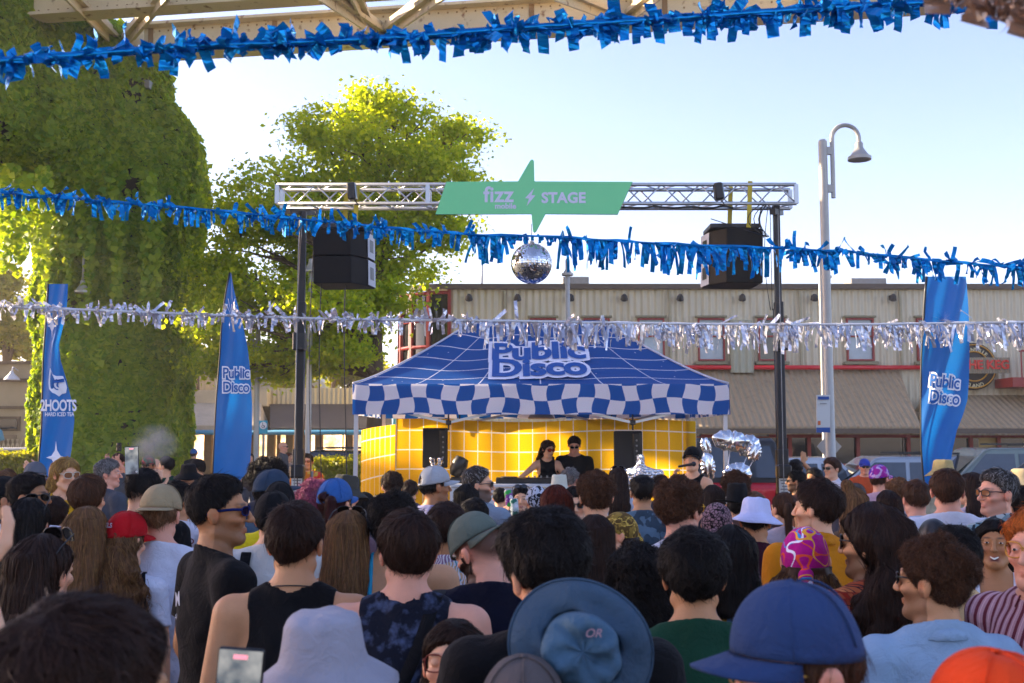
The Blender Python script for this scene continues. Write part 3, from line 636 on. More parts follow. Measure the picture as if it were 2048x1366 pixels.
        g = .006 if near < 6 else .009; P_, Q_ = nets(fn, axis(-.13, .13, g), axis(-.22, .12, g), axis(1.40 if hat == 'scarf' else 1.55, 1.79, g)); mesh_obj('headscarf' if hat == 'scarf' else 'beanie', Hf(P_), Q_, hm, root)
def glasses(root, kind, gm, Hf, near):
    up = kind.startswith('up'); lens = {'red': LENSR, 'pur': LENSP, 'brn': LENSB}.get(kind[-3:], LENS); fm = gm or DARK; big = 'big' in kind
    ax = Matrix.Rotation(R(22), 3, 'X') if up else Matrix.Identity(3); T = (lambda v: (ax @ (Vector(v)-Vector((0, .09, 1.64))))+Vector((0, .068, 1.752))) if up else (lambda v: Vector(v))
    fr = MB(); hw, hh = (.029, .024) if big else (.025, .017); sport = 'sport' in kind
    rim = .0022 if near < 5 else .003; lens_m = []
    for s in (-1, 1):
        c = Vector((s*.032, .104, 1.640)); ring = [c+Vector((hw*np.sign(math.cos(a))*abs(math.cos(a))**.75, -abs(hw*math.cos(a)+s*0)*.0 - (.018 if True else 0)*((abs(c.x+hw*math.cos(a))/.06)**2), hh*np.sign(math.sin(a))*abs(math.sin(a))**.75)) for a in np.linspace(0, 2*PI, 17)[:-1]]
        fr.tube([T(p) for p in ring], rim, 5, closed=True); lens_m.append([T(p) for p in ring])
        pts = [(s*.060, .090, 1.646), (s*.072, .06, 1.648), (s*.082, .0, 1.642), (s*.085, -.03, 1.630)]; fr.tube([T(p) for p in pts], .0028, 5)
        if sport: fr.tube([T(p) for p in pts[:3]], .005, 5)
    fr.tube([T(p) for p in ((-.010, .105, 1.646), (0, .108, 1.649), (.010, .105, 1.646))], rim, 5)
    g = fr.build('sunglasses' if lens is not None and 'clr' not in kind else 'eyeglasses', fm, root, smooth=True, xf=Hf)
    if 'clr' not in kind:
        for r_ in lens_m: MB().add(r_+[sum(r_, Vector())/len(r_)+Vector((0, .002, 0))], [(i, (i+1) % 16, 16) for i in range(16)]).build('lens', lens, g, smooth=True, xf=Hf)
# a strap, necklace or bag in a person's own space, a child of that person
def wear(root, name, mb, mat, smooth=True): return mb.build(name, mat, root, smooth=smooth)
# ================================================================ SETTING
def struct(o): return tag(o, kind='structure')
asph = M('asphalt', '#55534F', rough=.9, var=.25, scale=3, bump=.3, bscale=60)
struct(MB().box((0, 110, -.05), (400, 360, .1)).build('ground', asph))
struct(MB().box((10, 33, .07), (60, 7.5, .14)).build('pavement', M('concrete_paving', '#8A857C', rough=.9, var=.15, scale=5, bump=.2)))
CONC = M('concrete', '#9C9078', rough=.9, var=.2, scale=2, bump=.2)
def metal_paint(n, c, **k): return M(n, c, rough=k.pop('rough', .5), **k)
RED = M('red_paint', '#94302A', rough=.45, var=.1); REDP = M('bright_red_pipe', '#D0202A', rough=.35, var=.05)
GLASSD = M('dark_window_glass', '#1A1D20', rough=.06, var=.3, scale=.6, spec=.9); GLASSB = M('pale_reflecting_glass', '#8FA3B5', rough=.08, var=.35, scale=1.5, spec=.9)
GREY = M('grey_steel', '#8F8F8C', rough=.5, metal=.3, var=.15); BLACK = M('black_metal', '#1A1A1D', rough=.45, var=.1); WHITEP = M('white_paint', '#D8D8DA', rough=.5, var=.05)
def corr(name, c, c2, f, axis_='X', rough=.6, dirt='#6A5A40'):
    m, t, b = base_mat(name); co = coords(t); s = t.new('ShaderNodeSeparateXYZ', {0: co}); v = s.outputs[axis_]
    w_ = t.math('SINE', t.math('MULTIPLY', v, f)); n = t.new('ShaderNodeTexNoise', {'Vector': co, 'Scale': .6, 'Detail': 6.0, 'Roughness': .7}).outputs[0]
    mp = t.new('ShaderNodeMapping', {0: co, 3: (4, 4, .25)}); n2 = t.new('ShaderNodeTexNoise', {'Vector': mp.outputs[0], 'Scale': 1.6, 'Detail': 6.0}).outputs[0]
    col = t.mix(n, srgb(c), srgb(c2)); col = t.mix(t.math('MULTIPLY', t.math('SMOOTH_MAX', t.math('SUBTRACT', n2, .55), 0), 2.2), col, srgb(dirt))
    t.l.new(col, b.inputs['Base Color']); b.inputs['Roughness'].default_value = rough
    bp = t.new('ShaderNodeBump', {'Strength': 1.0, 'Distance': .025, 'Height': w_}); t.l.new(bp.outputs[0], b.inputs['Normal']); return m
def pxbox(mb, x0, y0, x1, y1, Y, depth, back=0.0, bev=0):
    a, b = at(x0, y1, Y), at(x1, y0, Y); return mb.box(((a.x+b.x)/2, Y+depth/2+back, (a.z+b.z)/2), (abs(b.x-a.x), depth, abs(b.z-a.z)), bev=bev)
# ---------------------------------------------------------------- right building
YB = 33.0; RB = thing('corrugated_building', 'long two storey sage green corrugated building with brown awnings and red trim', 'building', (at(1500, 600, YB).x, YB+5, 0))
def inw(root): 
    L = root.location; return lambda V: np.asarray(V, np.float32)-np.array(L, np.float32)
rx = inw(RB)
xl, xr = at(902, 0, YB).x, at(2048, 0, YB).x+4; zt = at(0, 577, YB).z
wallm = corr('sage_corrugated_metal', '#DED4B8', '#CCC2A4', 30)
MB().box(((xl+xr)/2, YB+6, zt/2), (xr-xl, 12, zt)).build('wall', wallm, RB, xf=rx)
MB().box(((xl+xr)/2, YB+6.0, zt+.05), (xr-xl+.2, 12.3, .16)).build('roof_trim', M('brown_flashing', '#5A4E42', rough=.6), RB, xf=rx)
for x0 in (1060, 1167, 1276, 1396, 1516, 1693, 1834):
    a, b = at(x0, 722, YB), at(x0+52, 637, YB); cx, cz, w_, h = (a.x+b.x)/2, (a.z+b.z)/2, b.x-a.x, b.z-a.z; r = lambda V: rx(V)
    fr = MB(); T_ = .05
    fr.box((cx, YB-.05, b.z-T_/2), (w_, .12, T_)).box((cx, YB-.05, a.z+T_/2), (w_, .12, T_)).box((a.x+T_/2, YB-.05, cz), (T_, .12, h-2*T_)).box((b.x-T_/2, YB-.05, cz), (T_, .12, h-2*T_)).box((cx, YB-.045, cz+.1), (w_-2*T_, .08, .045))
    wo = fr.build('window', RED, RB, xf=rx); MB().box((cx, YB-.015, cz), (w_-2*T_, .02, h-2*T_)).build('pane', GLASSB if x0 != 1516 else GLASSD, wo, xf=rx)
    MB().box((cx, YB-.09, a.z-.07), (w_+.2, .2, .09)).build('sill', M('green_trim', '#8A8468', rough=.7), wo, xf=rx); MB().box((cx, YB-.07, b.z+.05), (w_+.14, .14, .06)).build('lintel', M('green_trim', '#8A8468', rough=.7), wo, xf=rx)
mb = MB(); pxbox(mb, 1463, 640, 1506, 745, YB-.3, .3); mb.build('bay_panel', corr('pale_corrugated', '#B9B79F', '#A5A48D', 30), RB, xf=rx)
mb = MB(); z = at(0, 735, YB-.2).z; mb.tube([(at(1290, 0, YB).x, YB-.2, z), (at(1842, 0, YB).x, YB-.2, z)], .07, 8); mb.build('red_pipe', REDP, RB, smooth=True, xf=rx)
for px_ in (938, 1035, 1141, 1248, 1360, 1484, 1628, 1785):
    p = at(px_, 592, YB-.2); mb = MB().box((p.x, YB-.1, p.z), (.08, .2, .08)).lathe((p.x, YB-.25, p.z-.05), [(.05, .1), (.09, .05), (.12, -.08), (.1, -.1)], 10, rot=Matrix.Rotation(R(30), 3, 'X'))
    mb.build('wall_lamp', BLACK, RB, smooth='auto', xf=rx)
awm = corr('brown_corrugated_awning', '#B09A7A', '#9C8868', 34, dirt='#6A5C48')
def awning(x0, x1, yt, yb, Yt, Yb_, slant=0, nm='awning', mat=awm, root=RB, r=rx):
    zt_, zb = at(0, yt, Yt).z, at(0, yb, Yb_).z; a0, a1 = at(x0, yt, Yt).x, at(x1, yt, Yt).x; b0, b1 = at(x0, yb, Yb_).x, at(x1+slant, yb, Yb_).x; t = .06
    v = [(a0, Yt, zt_), (a1, Yt, zt_), (b1, Yb_, zb), (b0, Yb_, zb)]; v += [(p[0], p[1]+.02, p[2]-t) for p in v]
    v += [(b0, Yb_, zb-.22), (b1, Yb_, zb-.22), (b1, Yt, zb-.22), (b0, Yt, zb-.22)]
    MB().add(v, [(0, 3, 2, 1), (4, 5, 6, 7), (3, 8, 9, 2), (1, 2, 10), (1, 2, 9, 10), (8, 11, 10, 9), (0, 11, 8, 3)]).build(nm, mat, root, xf=r)
awning(1180, 1797, 740, 853, YB, YB-2.6, slant=45); awning(1850, 2200, 790, 855, YB, YB-2.2)
mb = MB(); 
zf0 = at(0, 862, YB-2.6).z
mb.box((at(1700, 0, YB).x, YB-2.6, zf0), (17, .12, .14)); mb.build('awning_gutter', M('brown_flashing', '#5A4E42', rough=.6), RB, xf=rx)
for x_ in (1519, 1580, 1618, 1716, 1817, 1942, 1998, 1440):
    p = at(x_, 900, YB-1.0); MB().box((p.x, YB-1.0, 1.15), (.10, .10, 2.3)).build('mullion', RED, RB, xf=rx)
mb = MB().box((at(1700, 0, YB).x, YB-1.0, at(0, 872, YB-1).z), (17, .08, .1)).box((at(1700, 0, YB).x, YB-1.0, at(0, 930, YB-1).z), (17, .07, .08)); mb.build('transom', RED, RB, xf=rx)
a, b = at(1380, 0, YB).x, at(1755, 0, YB).x; MB().box(((a+b)/2, YB-.9, 1.2), (b-a, .04, 2.4)).build('shopfront_glass', GLASSD, RB, xf=rx)
b2 = at(2300, 0, YB).x; MB().box(((b+b2)/2+.3, YB-.85, 1.2), (b2-b, .04, 2.4)).build('cream_reflection_shopfront', M('cream_reflection_paint', '#D9C48A', rough=.8, var=.2, scale=1.5), RB, xf=rx)  # beige wall and shop glass, its warm reflection put into the cream colour
for x_, w_ in ((1870, .9), (1960, .7), (2025, 1.1), (1785, .9)):
    p = at(x_, 0, YB); MB().box((p.x, YB-.9, 1.05), (w_, .06, 1.7)).build('shop_door', GLASSD, RB, xf=rx)
# glazed round corner
cx, cy, rr = xl, YB+1.7, 1.72; mb = MB(); gl_ = MB(); zt2, zb2 = at(0, 577, YB).z, 0
gl_.lathe((cx, cy, 0), [(rr-.06, .3), (rr-.06, zt2-.1)], 20, a0=R(180), a1=R(270), cap=False)
for k in range(5):
    a = R(180+22.5*k); p = (cx+rr*math.cos(a), cy+rr*math.sin(a)); mb.box((p[0], p[1], zt2/2), (.10, .10, zt2), rz=a)
for z_ in (at(0, 585, YB).z, at(0, 693, YB).z, at(0, 640, YB).z+0, at(0, 760, YB).z, at(0, 820, YB).z):
    mb.tube([(cx+rr*math.cos(R(a)), cy+rr*math.sin(R(a)), z_) for a in range(180, 271, 10)], .055, 6)
mb.build('corner_frame', RED, RB, xf=rx); gl_.build('corner_glass', GLASSD, RB, smooth=True, xf=rx)
MB().lathe((cx, cy, zt2), [(rr+.1, -.02), (rr+.1, .14), (0.01, .15)], 24, a0=R(180), a1=R(270), cap=False).build('corner_roof', M('brown_flashing', '#5A4E42', rough=.6), RB, xf=rx)
for x_ in (1010, 1340, 1600, 1800):
    p0, p1_ = at(x_, 582, YB-.08), at(x_, 735, YB-.08); MB().box((p0.x, YB-.07, (p0.z+p1_.z)/2), (.07, .08, p0.z-p1_.z)).build('downpipe', M('drain_pipe', '#A8A084', rough=.7), RB, xf=rx)
mb = MB(); p0 = at(964, 575, YB+1); mb.tube([(p0.x, YB+1, p0.z-.1), (p0.x, YB+1, p0.z+.95)], .03, 6); mb.build('roof_mast', GREY, RB, smooth=True, xf=rx)
for x_, w_, h_ in ((1150, .9, .35), (1420, .5, .25), (1730, 1.2, .3)):
    p0 = at(x_, 577, YB+3); MB().box((p0.x, YB+3, p0.z+h_/2), (w_, .8, h_), bev=.03).build('roof_vent', GREY, RB, xf=rx)
# balcony and sign
p = at(2035, 735, YB-1); mb = MB().box((p.x+1.2, YB-.6, at(0, 768, YB).z), (2.9, 1.2, .28)); mb.build('balcony', RED, RB, xf=rx)
mb = MB(); z0, z1 = at(0, 757, YB-1.1).z, at(0, 702, YB-1.1).z
for i in range(22): mb.box((at(2011, 0, YB-1.1).x+i*.12, YB-1.15, (z0+z1)/2), (.03, .03, z1-z0))
mb.box((at(2011, 0, YB-1.1).x+1.3, YB-1.15, z1), (2.7, .06, .06)); mb.build('balcony_railing', RED, RB, xf=rx)
SG = thing('restaurant_sign', 'round brown and gold sign with red KEG letters on the corrugated wall', 'sign', (at(1968, 732, YB).x, YB-.3, at(1968, 732, YB).z)); rs_ = inw(SG); c = at(1955, 733, YB-.25)
RX = Matrix.Rotation(R(90), 3, 'X'); MB().lathe((c.x-.15, YB-.2, c.z), [(.72, 0), (.72, .12), (.68, .14), (.01, .14)], 40, rot=RX).build('disc', M('dark_brown_sign', '#30261E', rough=.5), SG, smooth='auto', xf=rs_)
GOLDP = M('gold_paint', '#C8902A', rough=.4)
for r_ in (.66, .45): MB().tube([(c.x-.15+r_*math.cos(a), YB-.36, c.z+r_*math.sin(a)) for a in np.linspace(0, 2*PI, 41)[:-1]], .022, 6, closed=True).build('gold_ring', GOLDP, SG, smooth=True, xf=rs_)
mb = MB().box((c.x+.1, YB-.42, c.z+.02), (1.6, .08, .48)); mb.build('name_board', corr('pale_sign_board', '#B0A68C', '#9A9078', 60), SG, xf=rs_)
REDS = M('red_sign_letters', '#D83020', rough=.4, var=.03)
def put(px_, py_, Y): p = at(px_, py_, Y); return lambda V: V+np.array((p.x, Y, p.z), np.float32)
text_obj('sign_lettering', 'THE KEG', .37, REDS, lambda V: rs_(V+np.array((c.x+.13, YB-.48, c.z+.03), np.float32)), SG, offset=.012, depth=.02)
def arc_text(name, txt, rad, a_mid, size, mat, parent, cxyz, up=True, xf=None):
    V, Fc = text_mesh(txt, size, offset=size*.02); s = 1 if up else -1; a = R(a_mid)-s*V[:, 0]/rad; r = rad+s*V[:, 2]
    return mesh_obj(name, xf(np.stack([cxyz[0]+r*np.cos(a), cxyz[1]+V[:, 1], cxyz[2]+r*np.sin(a)], 1)), Fc, mat, parent, smooth=False)
PALEL = M('pale_letters', '#D8CDA0', rough=.5, var=.03)
arc_text('arc_lettering', 'GRANVILLE', .50, 90, .17, PALEL, SG, (c.x-.15, YB-.36, c.z), xf=rs_); arc_text('arc_lettering', 'ISLAND', .60, -90, .17, PALEL, SG, (c.x-.15, YB-.36, c.z), up=False, xf=rs_)
# ---------------------------------------------------------------- middle low shops
YM = 39.0; MBd = thing('low_shop_building', 'low beige shop row with dark awning and blue pipe left of the tent', 'building', (at(560, 0, YM).x, YM, 0)); rm = inw(MBd)
beige = M('beige_stucco', '#CDBD9C', rough=.85, var=.18, scale=1.2, bump=.15); creamc = corr('cream_corrugated', '#DDD0AA', '#CBBD94', 38)
def span(mb, x0, x1, y0, y1, Y, d, back=0): return pxbox(mb, x0, y0, x1, y1, Y, d, back)
span(MB(), 535, 960, 776, 812, YM, 6).build('parapet', creamc, MBd, xf=rm); span(MB(), 330, 534, 780, 812, YM-.5, 6).build('stone_parapet', beige, MBd, xf=rm)
span(MB(), 330, 960, 812, 870, YM+.3, 6).build('wall', M('brown_wall', '#7A6A50', rough=.9, var=.2), MBd, xf=rm)  # plain brown wall colour behind the awnings
dka = M('dark_awning_cloth', '#4A4440', rough=.9, var=.15, scale=3); lga = M('pale_awning_cloth', '#B5A890', rough=.9, var=.15, scale=3)
awning(540, 830, 808, 856, YM, YM-2, nm='dark_awning', mat=dka, root=MBd, r=rm); awning(330, 522, 806, 851, YM-.5, YM-2.2, nm='pale_awning', mat=lga, root=MBd, r=rm)
zz = at(0, 866, YM).z; SHOP = M('shop_interior', '#3A2A1C', rough=.7, var=.5, scale=1.2)
xa, xb = at(330, 0, YM).x, at(960, 0, YM).x; MB().box(((xa+xb)/2, YM+1.2, 1.2), (xb-xa, .1, 2.4)).build('shopfront', SHOP, MBd, xf=rm)
WARM, tW, bW = base_mat('lit_window'); bW.inputs['Emission Color'].default_value = (1, .62, .28, 1); bW.inputs['Emission Strength'].default_value = 1.1; bW.inputs['Base Color'].default_value = (.5, .35, .2, 1)
nz_ = tW.new('ShaderNodeTexNoise', {'Vector': coords(tW), 'Scale': 2.2, 'Detail': 5.0, 'Roughness': .7}); tW.l.new(tW.math('MULTIPLY', tW.math('POWER', nz_.outputs[0], 3.0), 5.5), bW.inputs['Emission Strength'])
for i, x_ in enumerate((372, 392, 410, 520, 560, 622, 655, 690, 712, 770, 785, 800)):
    p = at(x_, 900, YM); MB().box((p.x, YM+1.1, 1.15), (.42 if i % 3 else .7, .06, 1.9)).build('lit_window', WARM, MBd, xf=rm)
for i, x_ in enumerate((382, 420, 512, 545, 582, 640, 700, 740, 792, 835)):
    p = at(x_, 900, YM); MB().box((p.x, YM-.2, 1.15), (.26, .3, 2.3)).build('post', M('timber_post', '#8C7350', rough=.8, var=.2), MBd, xf=rm)
BLUEP = M('blue_pipe_paint', '#3A93B8', rough=.45, var=.12)
zp = at(0, 865, YM-2.3).z; x1_ = at(797, 0, YM-2.3).x; MB().tube([(at(340, 0, YM-2.3).x, YM-2.3, zp), (x1_-.25, YM-2.3, zp), (x1_-.07, YM-2.3, zp+.07), (x1_, YM-2.3, zp+.25), (x1_, YM-2.3, zp+1.0)], .085, 8).build('blue_pipe', BLUEP, MBd, smooth=True, xf=rm)
text_obj('shop_lettering', 'Market', .34, M('shop_letters', '#E8DCC0', rough=.5), lambda V: rm(V+np.array((at(782, 860, YM-2.1).x, YM-2.15, at(0, 862, YM-2.1).z), np.float32)), MBd, offset=.006) if False else None
MB().box((at(783, 0, YM-1).x, YM-1, at(0, 884, YM-1).z), (.3, .05, .5)).build('red_banner', RED, MBd, xf=rm)
UB = thing('upper_building', 'plain beige metal clad building rising behind the pale awning', 'building', (at(400, 0, 48).x, 48, 0)); ru = inw(UB)
span(MB(), 300, 432, 700, 960, 48, 8).build('wall', corr('tan_cladding', '#C9B48C', '#BBA67E', 24), UB, xf=ru); span(MB(), 296, 436, 694, 700, 47.9, 8.2).build('roof_trim', beige, UB, xf=ru)
span(MB(), 432, 640, 762, 960, 52, 6).build('annex', beige, UB, xf=ru)
FT = thing('glass_office_block', 'distant pale office block with bands of windows beyond the tree', 'building', (at(570, 0, 130).x, 130, 0)); rf_ = inw(FT)
span(MB(), 505, 640, 712, 960, 130, 12).build('wall', M('pale_tower', '#9FA9B0', rough=.6, var=.1), FT, xf=rf_)
for j in range(5):
    for i in range(6): span(MB(), 510+i*21, 526+i*21, 717+j*11, 724+j*11, 129.9, .2).build('window', GLASSB, FT, xf=rf_)
# ---------------------------------------------------------------- left building
YL = 35.0; LB = thing('beige_building', 'beige stucco building with dark bands at the left edge behind the ivy pillar', 'building', (at(20, 0, YL).x, YL, 0)); rl = inw(LB)
span(MB(), -400, 150, 722, 980, YL, 8).build('wall', M('tan_stucco', '#B3A284', rough=.85, var=.15, scale=1.2, bump=.15), LB, xf=rl)
for y_ in (722, 757, 812): span(MB(), -400, 152, y_, y_+6, YL-.12, .12).build('dark_band', M('brown_band', '#6A5844', rough=.8), LB, xf=rl)
mb = span(MB(), -60, 40, 833, 862, YL-.06, .06); w1 = mb.build('window', M('brown_band', '#6A5844', rough=.8), LB, xf=rl); span(MB(), -55, 34, 838, 858, YL-.09, .03).build('pane', GLASSD, w1, xf=rl)
d1 = span(MB(), -60, 32, 870, 985, YL-.06, .06).build('door', M('pale_door', '#8C7A62', rough=.7), LB, xf=rl)
mb = MB(); 
for i in range(8):
    a_, b_ = at(-30+i*9, 878, YL-.1), at(-12+i*9, 960, YL-.1); mb.bar((a_.x, YL-.1, a_.z), (b_.x, YL-.1, b_.z), .03); mb.bar((b_.x, YL-.1, a_.z), (a_.x, YL-.1, b_.z), .03)
mb.build('lattice', M('pale_lattice', '#C9B898', rough=.7), d1, xf=rl)
zp = at(0, 859, YL-.8).z; x2_ = at(40, 0, YL-.8).x; MB().tube([(x2_-5, YL-.8, zp), (x2_-.3, YL-.8, zp), (x2_-.08, YL-.8, zp-.08), (x2_, YL-.8, zp-.35)], .10, 8).build('blue_pipe', BLUEP, LB, smooth=True, xf=rl)
p = at(22, 752, YL-.5); MB().tube([(p.x, YL, p.z+.2), (p.x, YL-.4, p.z+.3), (p.x, YL-.45, p.z+.15)], .02, 6).lathe((p.x, YL-.45, p.z-.12), [(.26, 0), (.2, .08), (.06, .22), (.05, .28)], 14).build('wall_lamp', WHITEP, LB, smooth='auto', xf=rl)
DU = thing('green_dumpster', 'green waste bin with pale lid behind the left hedge', 'bin', (at(42, 0, 28).x, 28, 0)); p = at(42, 897, 28)
MB().box((0, .5, p.z/2), (1.5, 1.0, p.z-.1), bev=.04).build('bin_body', M('green_bin', '#2E6B42', rough=.5), DU); MB().box((0, .45, p.z-.02), (1.56, 1.1, .07), bev=.02).build('lid', WHITEP, DU)
# ---------------------------------------------------------------- leaves
def leaf_mat(name, c1, c2, tr=.55):
    m, t, b = base_mat(name); a = t.new('ShaderNodeAttribute', attribute_name='Col'); col = t.mix(a.outputs[2], srgb(c1), srgb(c2))
    t.l.new(col, b.inputs['Base Color']); b.inputs['Roughness'].default_value = .5; b.inputs['Specular IOR Level'].default_value = .35
    v = t.new('ShaderNodeVectorMath', {0: col, 1: (1.7, 1.5, .35)}, operation='MULTIPLY'); add_trans(t, b, v.outputs[0], tr); return m
def leaves(name, C0, N0, size, mat, parent=None, lobed=False, rs=RNG, xf=None, spread=.8):
    n = len(C0); N_ = N0+rs.normal(0, spread, (n, 3)); N_ /= np.linalg.norm(N_, axis=1, keepdims=True)+1e-9
    u = np.cross(N_, rs.normal(0, 1, (n, 3))); u /= np.linalg.norm(u, axis=1, keepdims=True)+1e-9; v = np.cross(N_, u); s = (size*(.45+1.1*rs.random(n)))[:, None]
    sh = [(-.5, 0, 0), (-.05, .42, .10), (.55, 0, -.06), (-.05, -.42, .10)] if not lobed else [(-.45, 0, 0), (-.15, .5, .08), (.6, .05, -.1), (-.1, -.5, .08)]
    V = np.stack([C0+u*s*a+v*s*b+N_*s*c_ for a, b, c_ in sh], 1).reshape(-1, 3); q = np.arange(n)[:, None]*4
    Q = np.concatenate([q+np.array([[0, 1, 2]]), q+np.array([[0, 2, 3]])]); c_ = np.repeat(rs.random(n), 4)[:, None]*np.ones((1, 3))
    if xf is not None: V = xf(V)
    return mesh_obj(name, V, Q, mat, parent, smooth=False, col=c_)
LEAFG = leaf_mat('tree_leaf', '#86A428', '#BCC840', .74); LEAFD = leaf_mat('ivy_leaf', '#6E9422', '#A8B838', .55); LEAFY = leaf_mat('yellow_green_leaf', '#7A8A24', '#A8A43C', .6)
BARK = M('bark', '#5A4A38', rough=.95, var=.3, scale=6, bump=.8, bscale=18)
def tree(name, label, base, Yt, lobes, trunk_px, nleaf, lsize, mat, trunk_r, seed=1, dep=.8, group=None):
    rs = np.random.default_rng(seed); b = at(base, 900, Yt); root = thing(name, label, 'tree', (b.x, Yt, 0), group=group); L = np.array(root.location)
    lob = []; s = Yt/2150
    for (x, y, rx_, ry_) in lobes: p = at(x, y, Yt); lob.append((np.array((p.x, Yt+rs.normal(0, dep*1.1), p.z)), np.array((rx_*s, max(rx_, ry_)*s*dep, ry_*s))))
    sub = []
    for c_, r_ in lob:
        for _ in range(6):
            d = rs.normal(0, 1, 3); d /= np.linalg.norm(d); k = rs.uniform(.36, .58); sub.append((c_+d*r_*rs.uniform(.45, .78), r_*k))
    mb = MB(); top = at(trunk_px[1][0], trunk_px[1][1], Yt); tp = Vector((top.x, Yt, top.z)); b0 = Vector((b.x, Yt, 0)); pts = [b0+(tp-b0)*t+Vector((.05*math.sin(t*7), .05*math.cos(t*5), 0)) for t in np.linspace(0, 1, 12)]
    mb.tube(pts, [trunk_r*(1.15-.25*min(1, t*3)-.62*t) for t in np.linspace(0, 1, 12)], 12)
    for c_, r_ in lob:
        t0 = max(.36, min(.95, (c_[2]-b0.z)/(tp.z)*.72)); st = b0+(tp-b0)*t0; e = Vector(c_); mid = (st+e)/2+Vector((0, 0, .25)); n = 7
        P_ = [st*(1-t)**2+mid*2*t*(1-t)+e*t*t for t in np.linspace(0, 1, n)]; mb.tube(P_, [max(.015, trunk_r*.32*(1-t*.8)) for t in np.linspace(0, 1, n)], 6)
        for _ in range(7):
            d = rs.normal(0, 1, 3); d /= np.linalg.norm(d); q = c_+d*r_*.85; s0 = P_[rs.integers(3, n)]; mb.tube([s0, (s0+Vector(q))/2+Vector((0, 0, .08)), Vector(q)], [.035, .02, .008], 4)
    mb.build('trunk', BARK, root, smooth=True, xf=lambda V: V-L.astype(np.float32))
    lob = sub; vol = np.array([r_[0]*r_[2] for _, r_ in lob]); vol = vol/vol.sum(); Cs = []; Ns = []
    per = 46
    for (c_, r_), f_ in zip(lob, vol):
        nc = max(6, int(nleaf*f_/per)); d = rs.normal(0, 1, (nc, 3)); d /= np.linalg.norm(d, axis=1, keepdims=True); rad = rs.random(nc)**.38; cc = c_+d*r_*rad[:, None]
        sp = .10+.17*rs.random(nc); k = rs.normal(0, 1, (nc, per, 3))*sp[:, None, None]*np.array((1.25, 1.0, .62)); P_ = cc[:, None]+k
        Cs.append(P_.reshape(-1, 3)); Ns.append((np.repeat(d[:, None], per, 1)*.5+np.array((0, 0, .6))).reshape(-1, 3))
    leaves('crown', np.concatenate(Cs), np.concatenate(Ns), lsize, mat, root, rs=rs, xf=lambda V: V-L)
    return root
lobes = [(660, 380, 120, 60), (560, 440, 90, 50), (740, 460, 120, 60), (860, 330, 80, 60), (660, 540, 110, 55), (470, 560, 60, 45), (480, 650, 70, 50), (580, 640, 80, 50), (770, 600, 60, 45), (690, 300, 110, 60), (800, 400, 130, 60), (600, 460, 120, 60), (720, 520, 130, 60), (520, 590, 90, 50), (640, 600, 120, 50), (705, 660, 95, 50), (560, 690, 90, 40), (800, 235, 75, 50), (700, 215, 70, 45), (720, 225, 80, 50), (640, 270, 85, 55), (810, 270, 95, 60), (915, 262, 62, 34), (760, 350, 150, 70), (600, 365, 90, 55), (895, 350, 75, 50), (520, 385, 70, 45), (470, 425, 40, 25), (690, 440, 160, 60), (860, 450, 100, 60), (500, 490, 95, 45), (430, 545, 45, 40), (600, 540, 120, 60), (760, 550, 120, 60), (440, 610, 52, 45), (540, 640, 90, 55), (690, 640, 110, 50), (440, 700, 40, 28), (600, 705, 90, 35), (700, 715, 60, 22), (440, 730, 45, 22), (540, 742, 55, 18), (640, 738, 50, 18)]
tree('maple_tree', 'large backlit yellow-green maple rising behind the left speakers', 745, 25.5, lobes, (0, (760, 260)), 84000, .10, LEAFG, .27, seed=3)
tree('background_tree', 'pale green tree at the left edge behind the ivy pillar', 20, 44, [(20, 560, 60, 50), (-50, 600, 80, 70), (50, 640, 45, 60), (0, 680, 80, 45), (70, 560, 25, 25)], (0, (15, 560)), 22000, .16, LEAFY, .3, seed=5, group='trees beyond the shops')
tree('background_tree', 'bright yellow-green tree behind the shop row left of the tent', 660, 46, [(660, 735, 60, 35), (720, 745, 60, 32), (610, 755, 35, 22), (800, 750, 50, 25)], (0, (670, 730)), 12000, .16, LEAFY, .25, seed=6, group='trees beyond the shops')
tree('background_tree', 'pale tree peeping over the shops between pillar and blue feather flag', 395, 46, [(395, 640, 30, 40), (410, 720, 40, 30)], (0, (398, 650)), 5000, .16, LEAFY, .22, seed=8, group='trees beyond the shops')
def hedge(label, x0, x1, y0, Y, depth, n, seed):
    rs = np.random.default_rng(seed); a, b = at(x0, y0, Y), at(x1, y0, Y); root = thing('hedge', label, 'hedge', ((a.x+b.x)/2, Y, 0)); L = np.array(root.location); w_ = b.x-a.x; h = a.z
    MB().box((0, depth/2, h/2-.06), (w_-.2, depth-.2, h-.12), bev=.1).build('branches', M('hedge_twigs', '#2A2E14', rough=1), root)
    k = rs.random((n, 3)); P_ = np.stack([(k[:, 0]-.5)*w_, k[:, 1]*depth, k[:, 2]**.6*h], 1); fcs = rs.integers(0, 3, n); N_ = np.zeros((n, 3))
    P_[fcs == 0, 1] = rs.normal(.03, .05, (fcs == 0).sum()); N_[fcs == 0, 1] = -1; P_[fcs > 0, 2] = h+rs.normal(-.02, .05, (fcs > 0).sum()); N_[fcs > 0, 2] = 1
    leaves('foliage', P_, N_, .07, LEAFY, root, rs=rs); return root
hedge('clipped sunlit hedge behind the left truss pole and parked cars', 622, 805, 925, 22, 1.4, 16000, 2)
hedge('yellow-green clipped hedge at the left edge by the green bin', -60, 62, 912, 25, 1.2, 9000, 4)
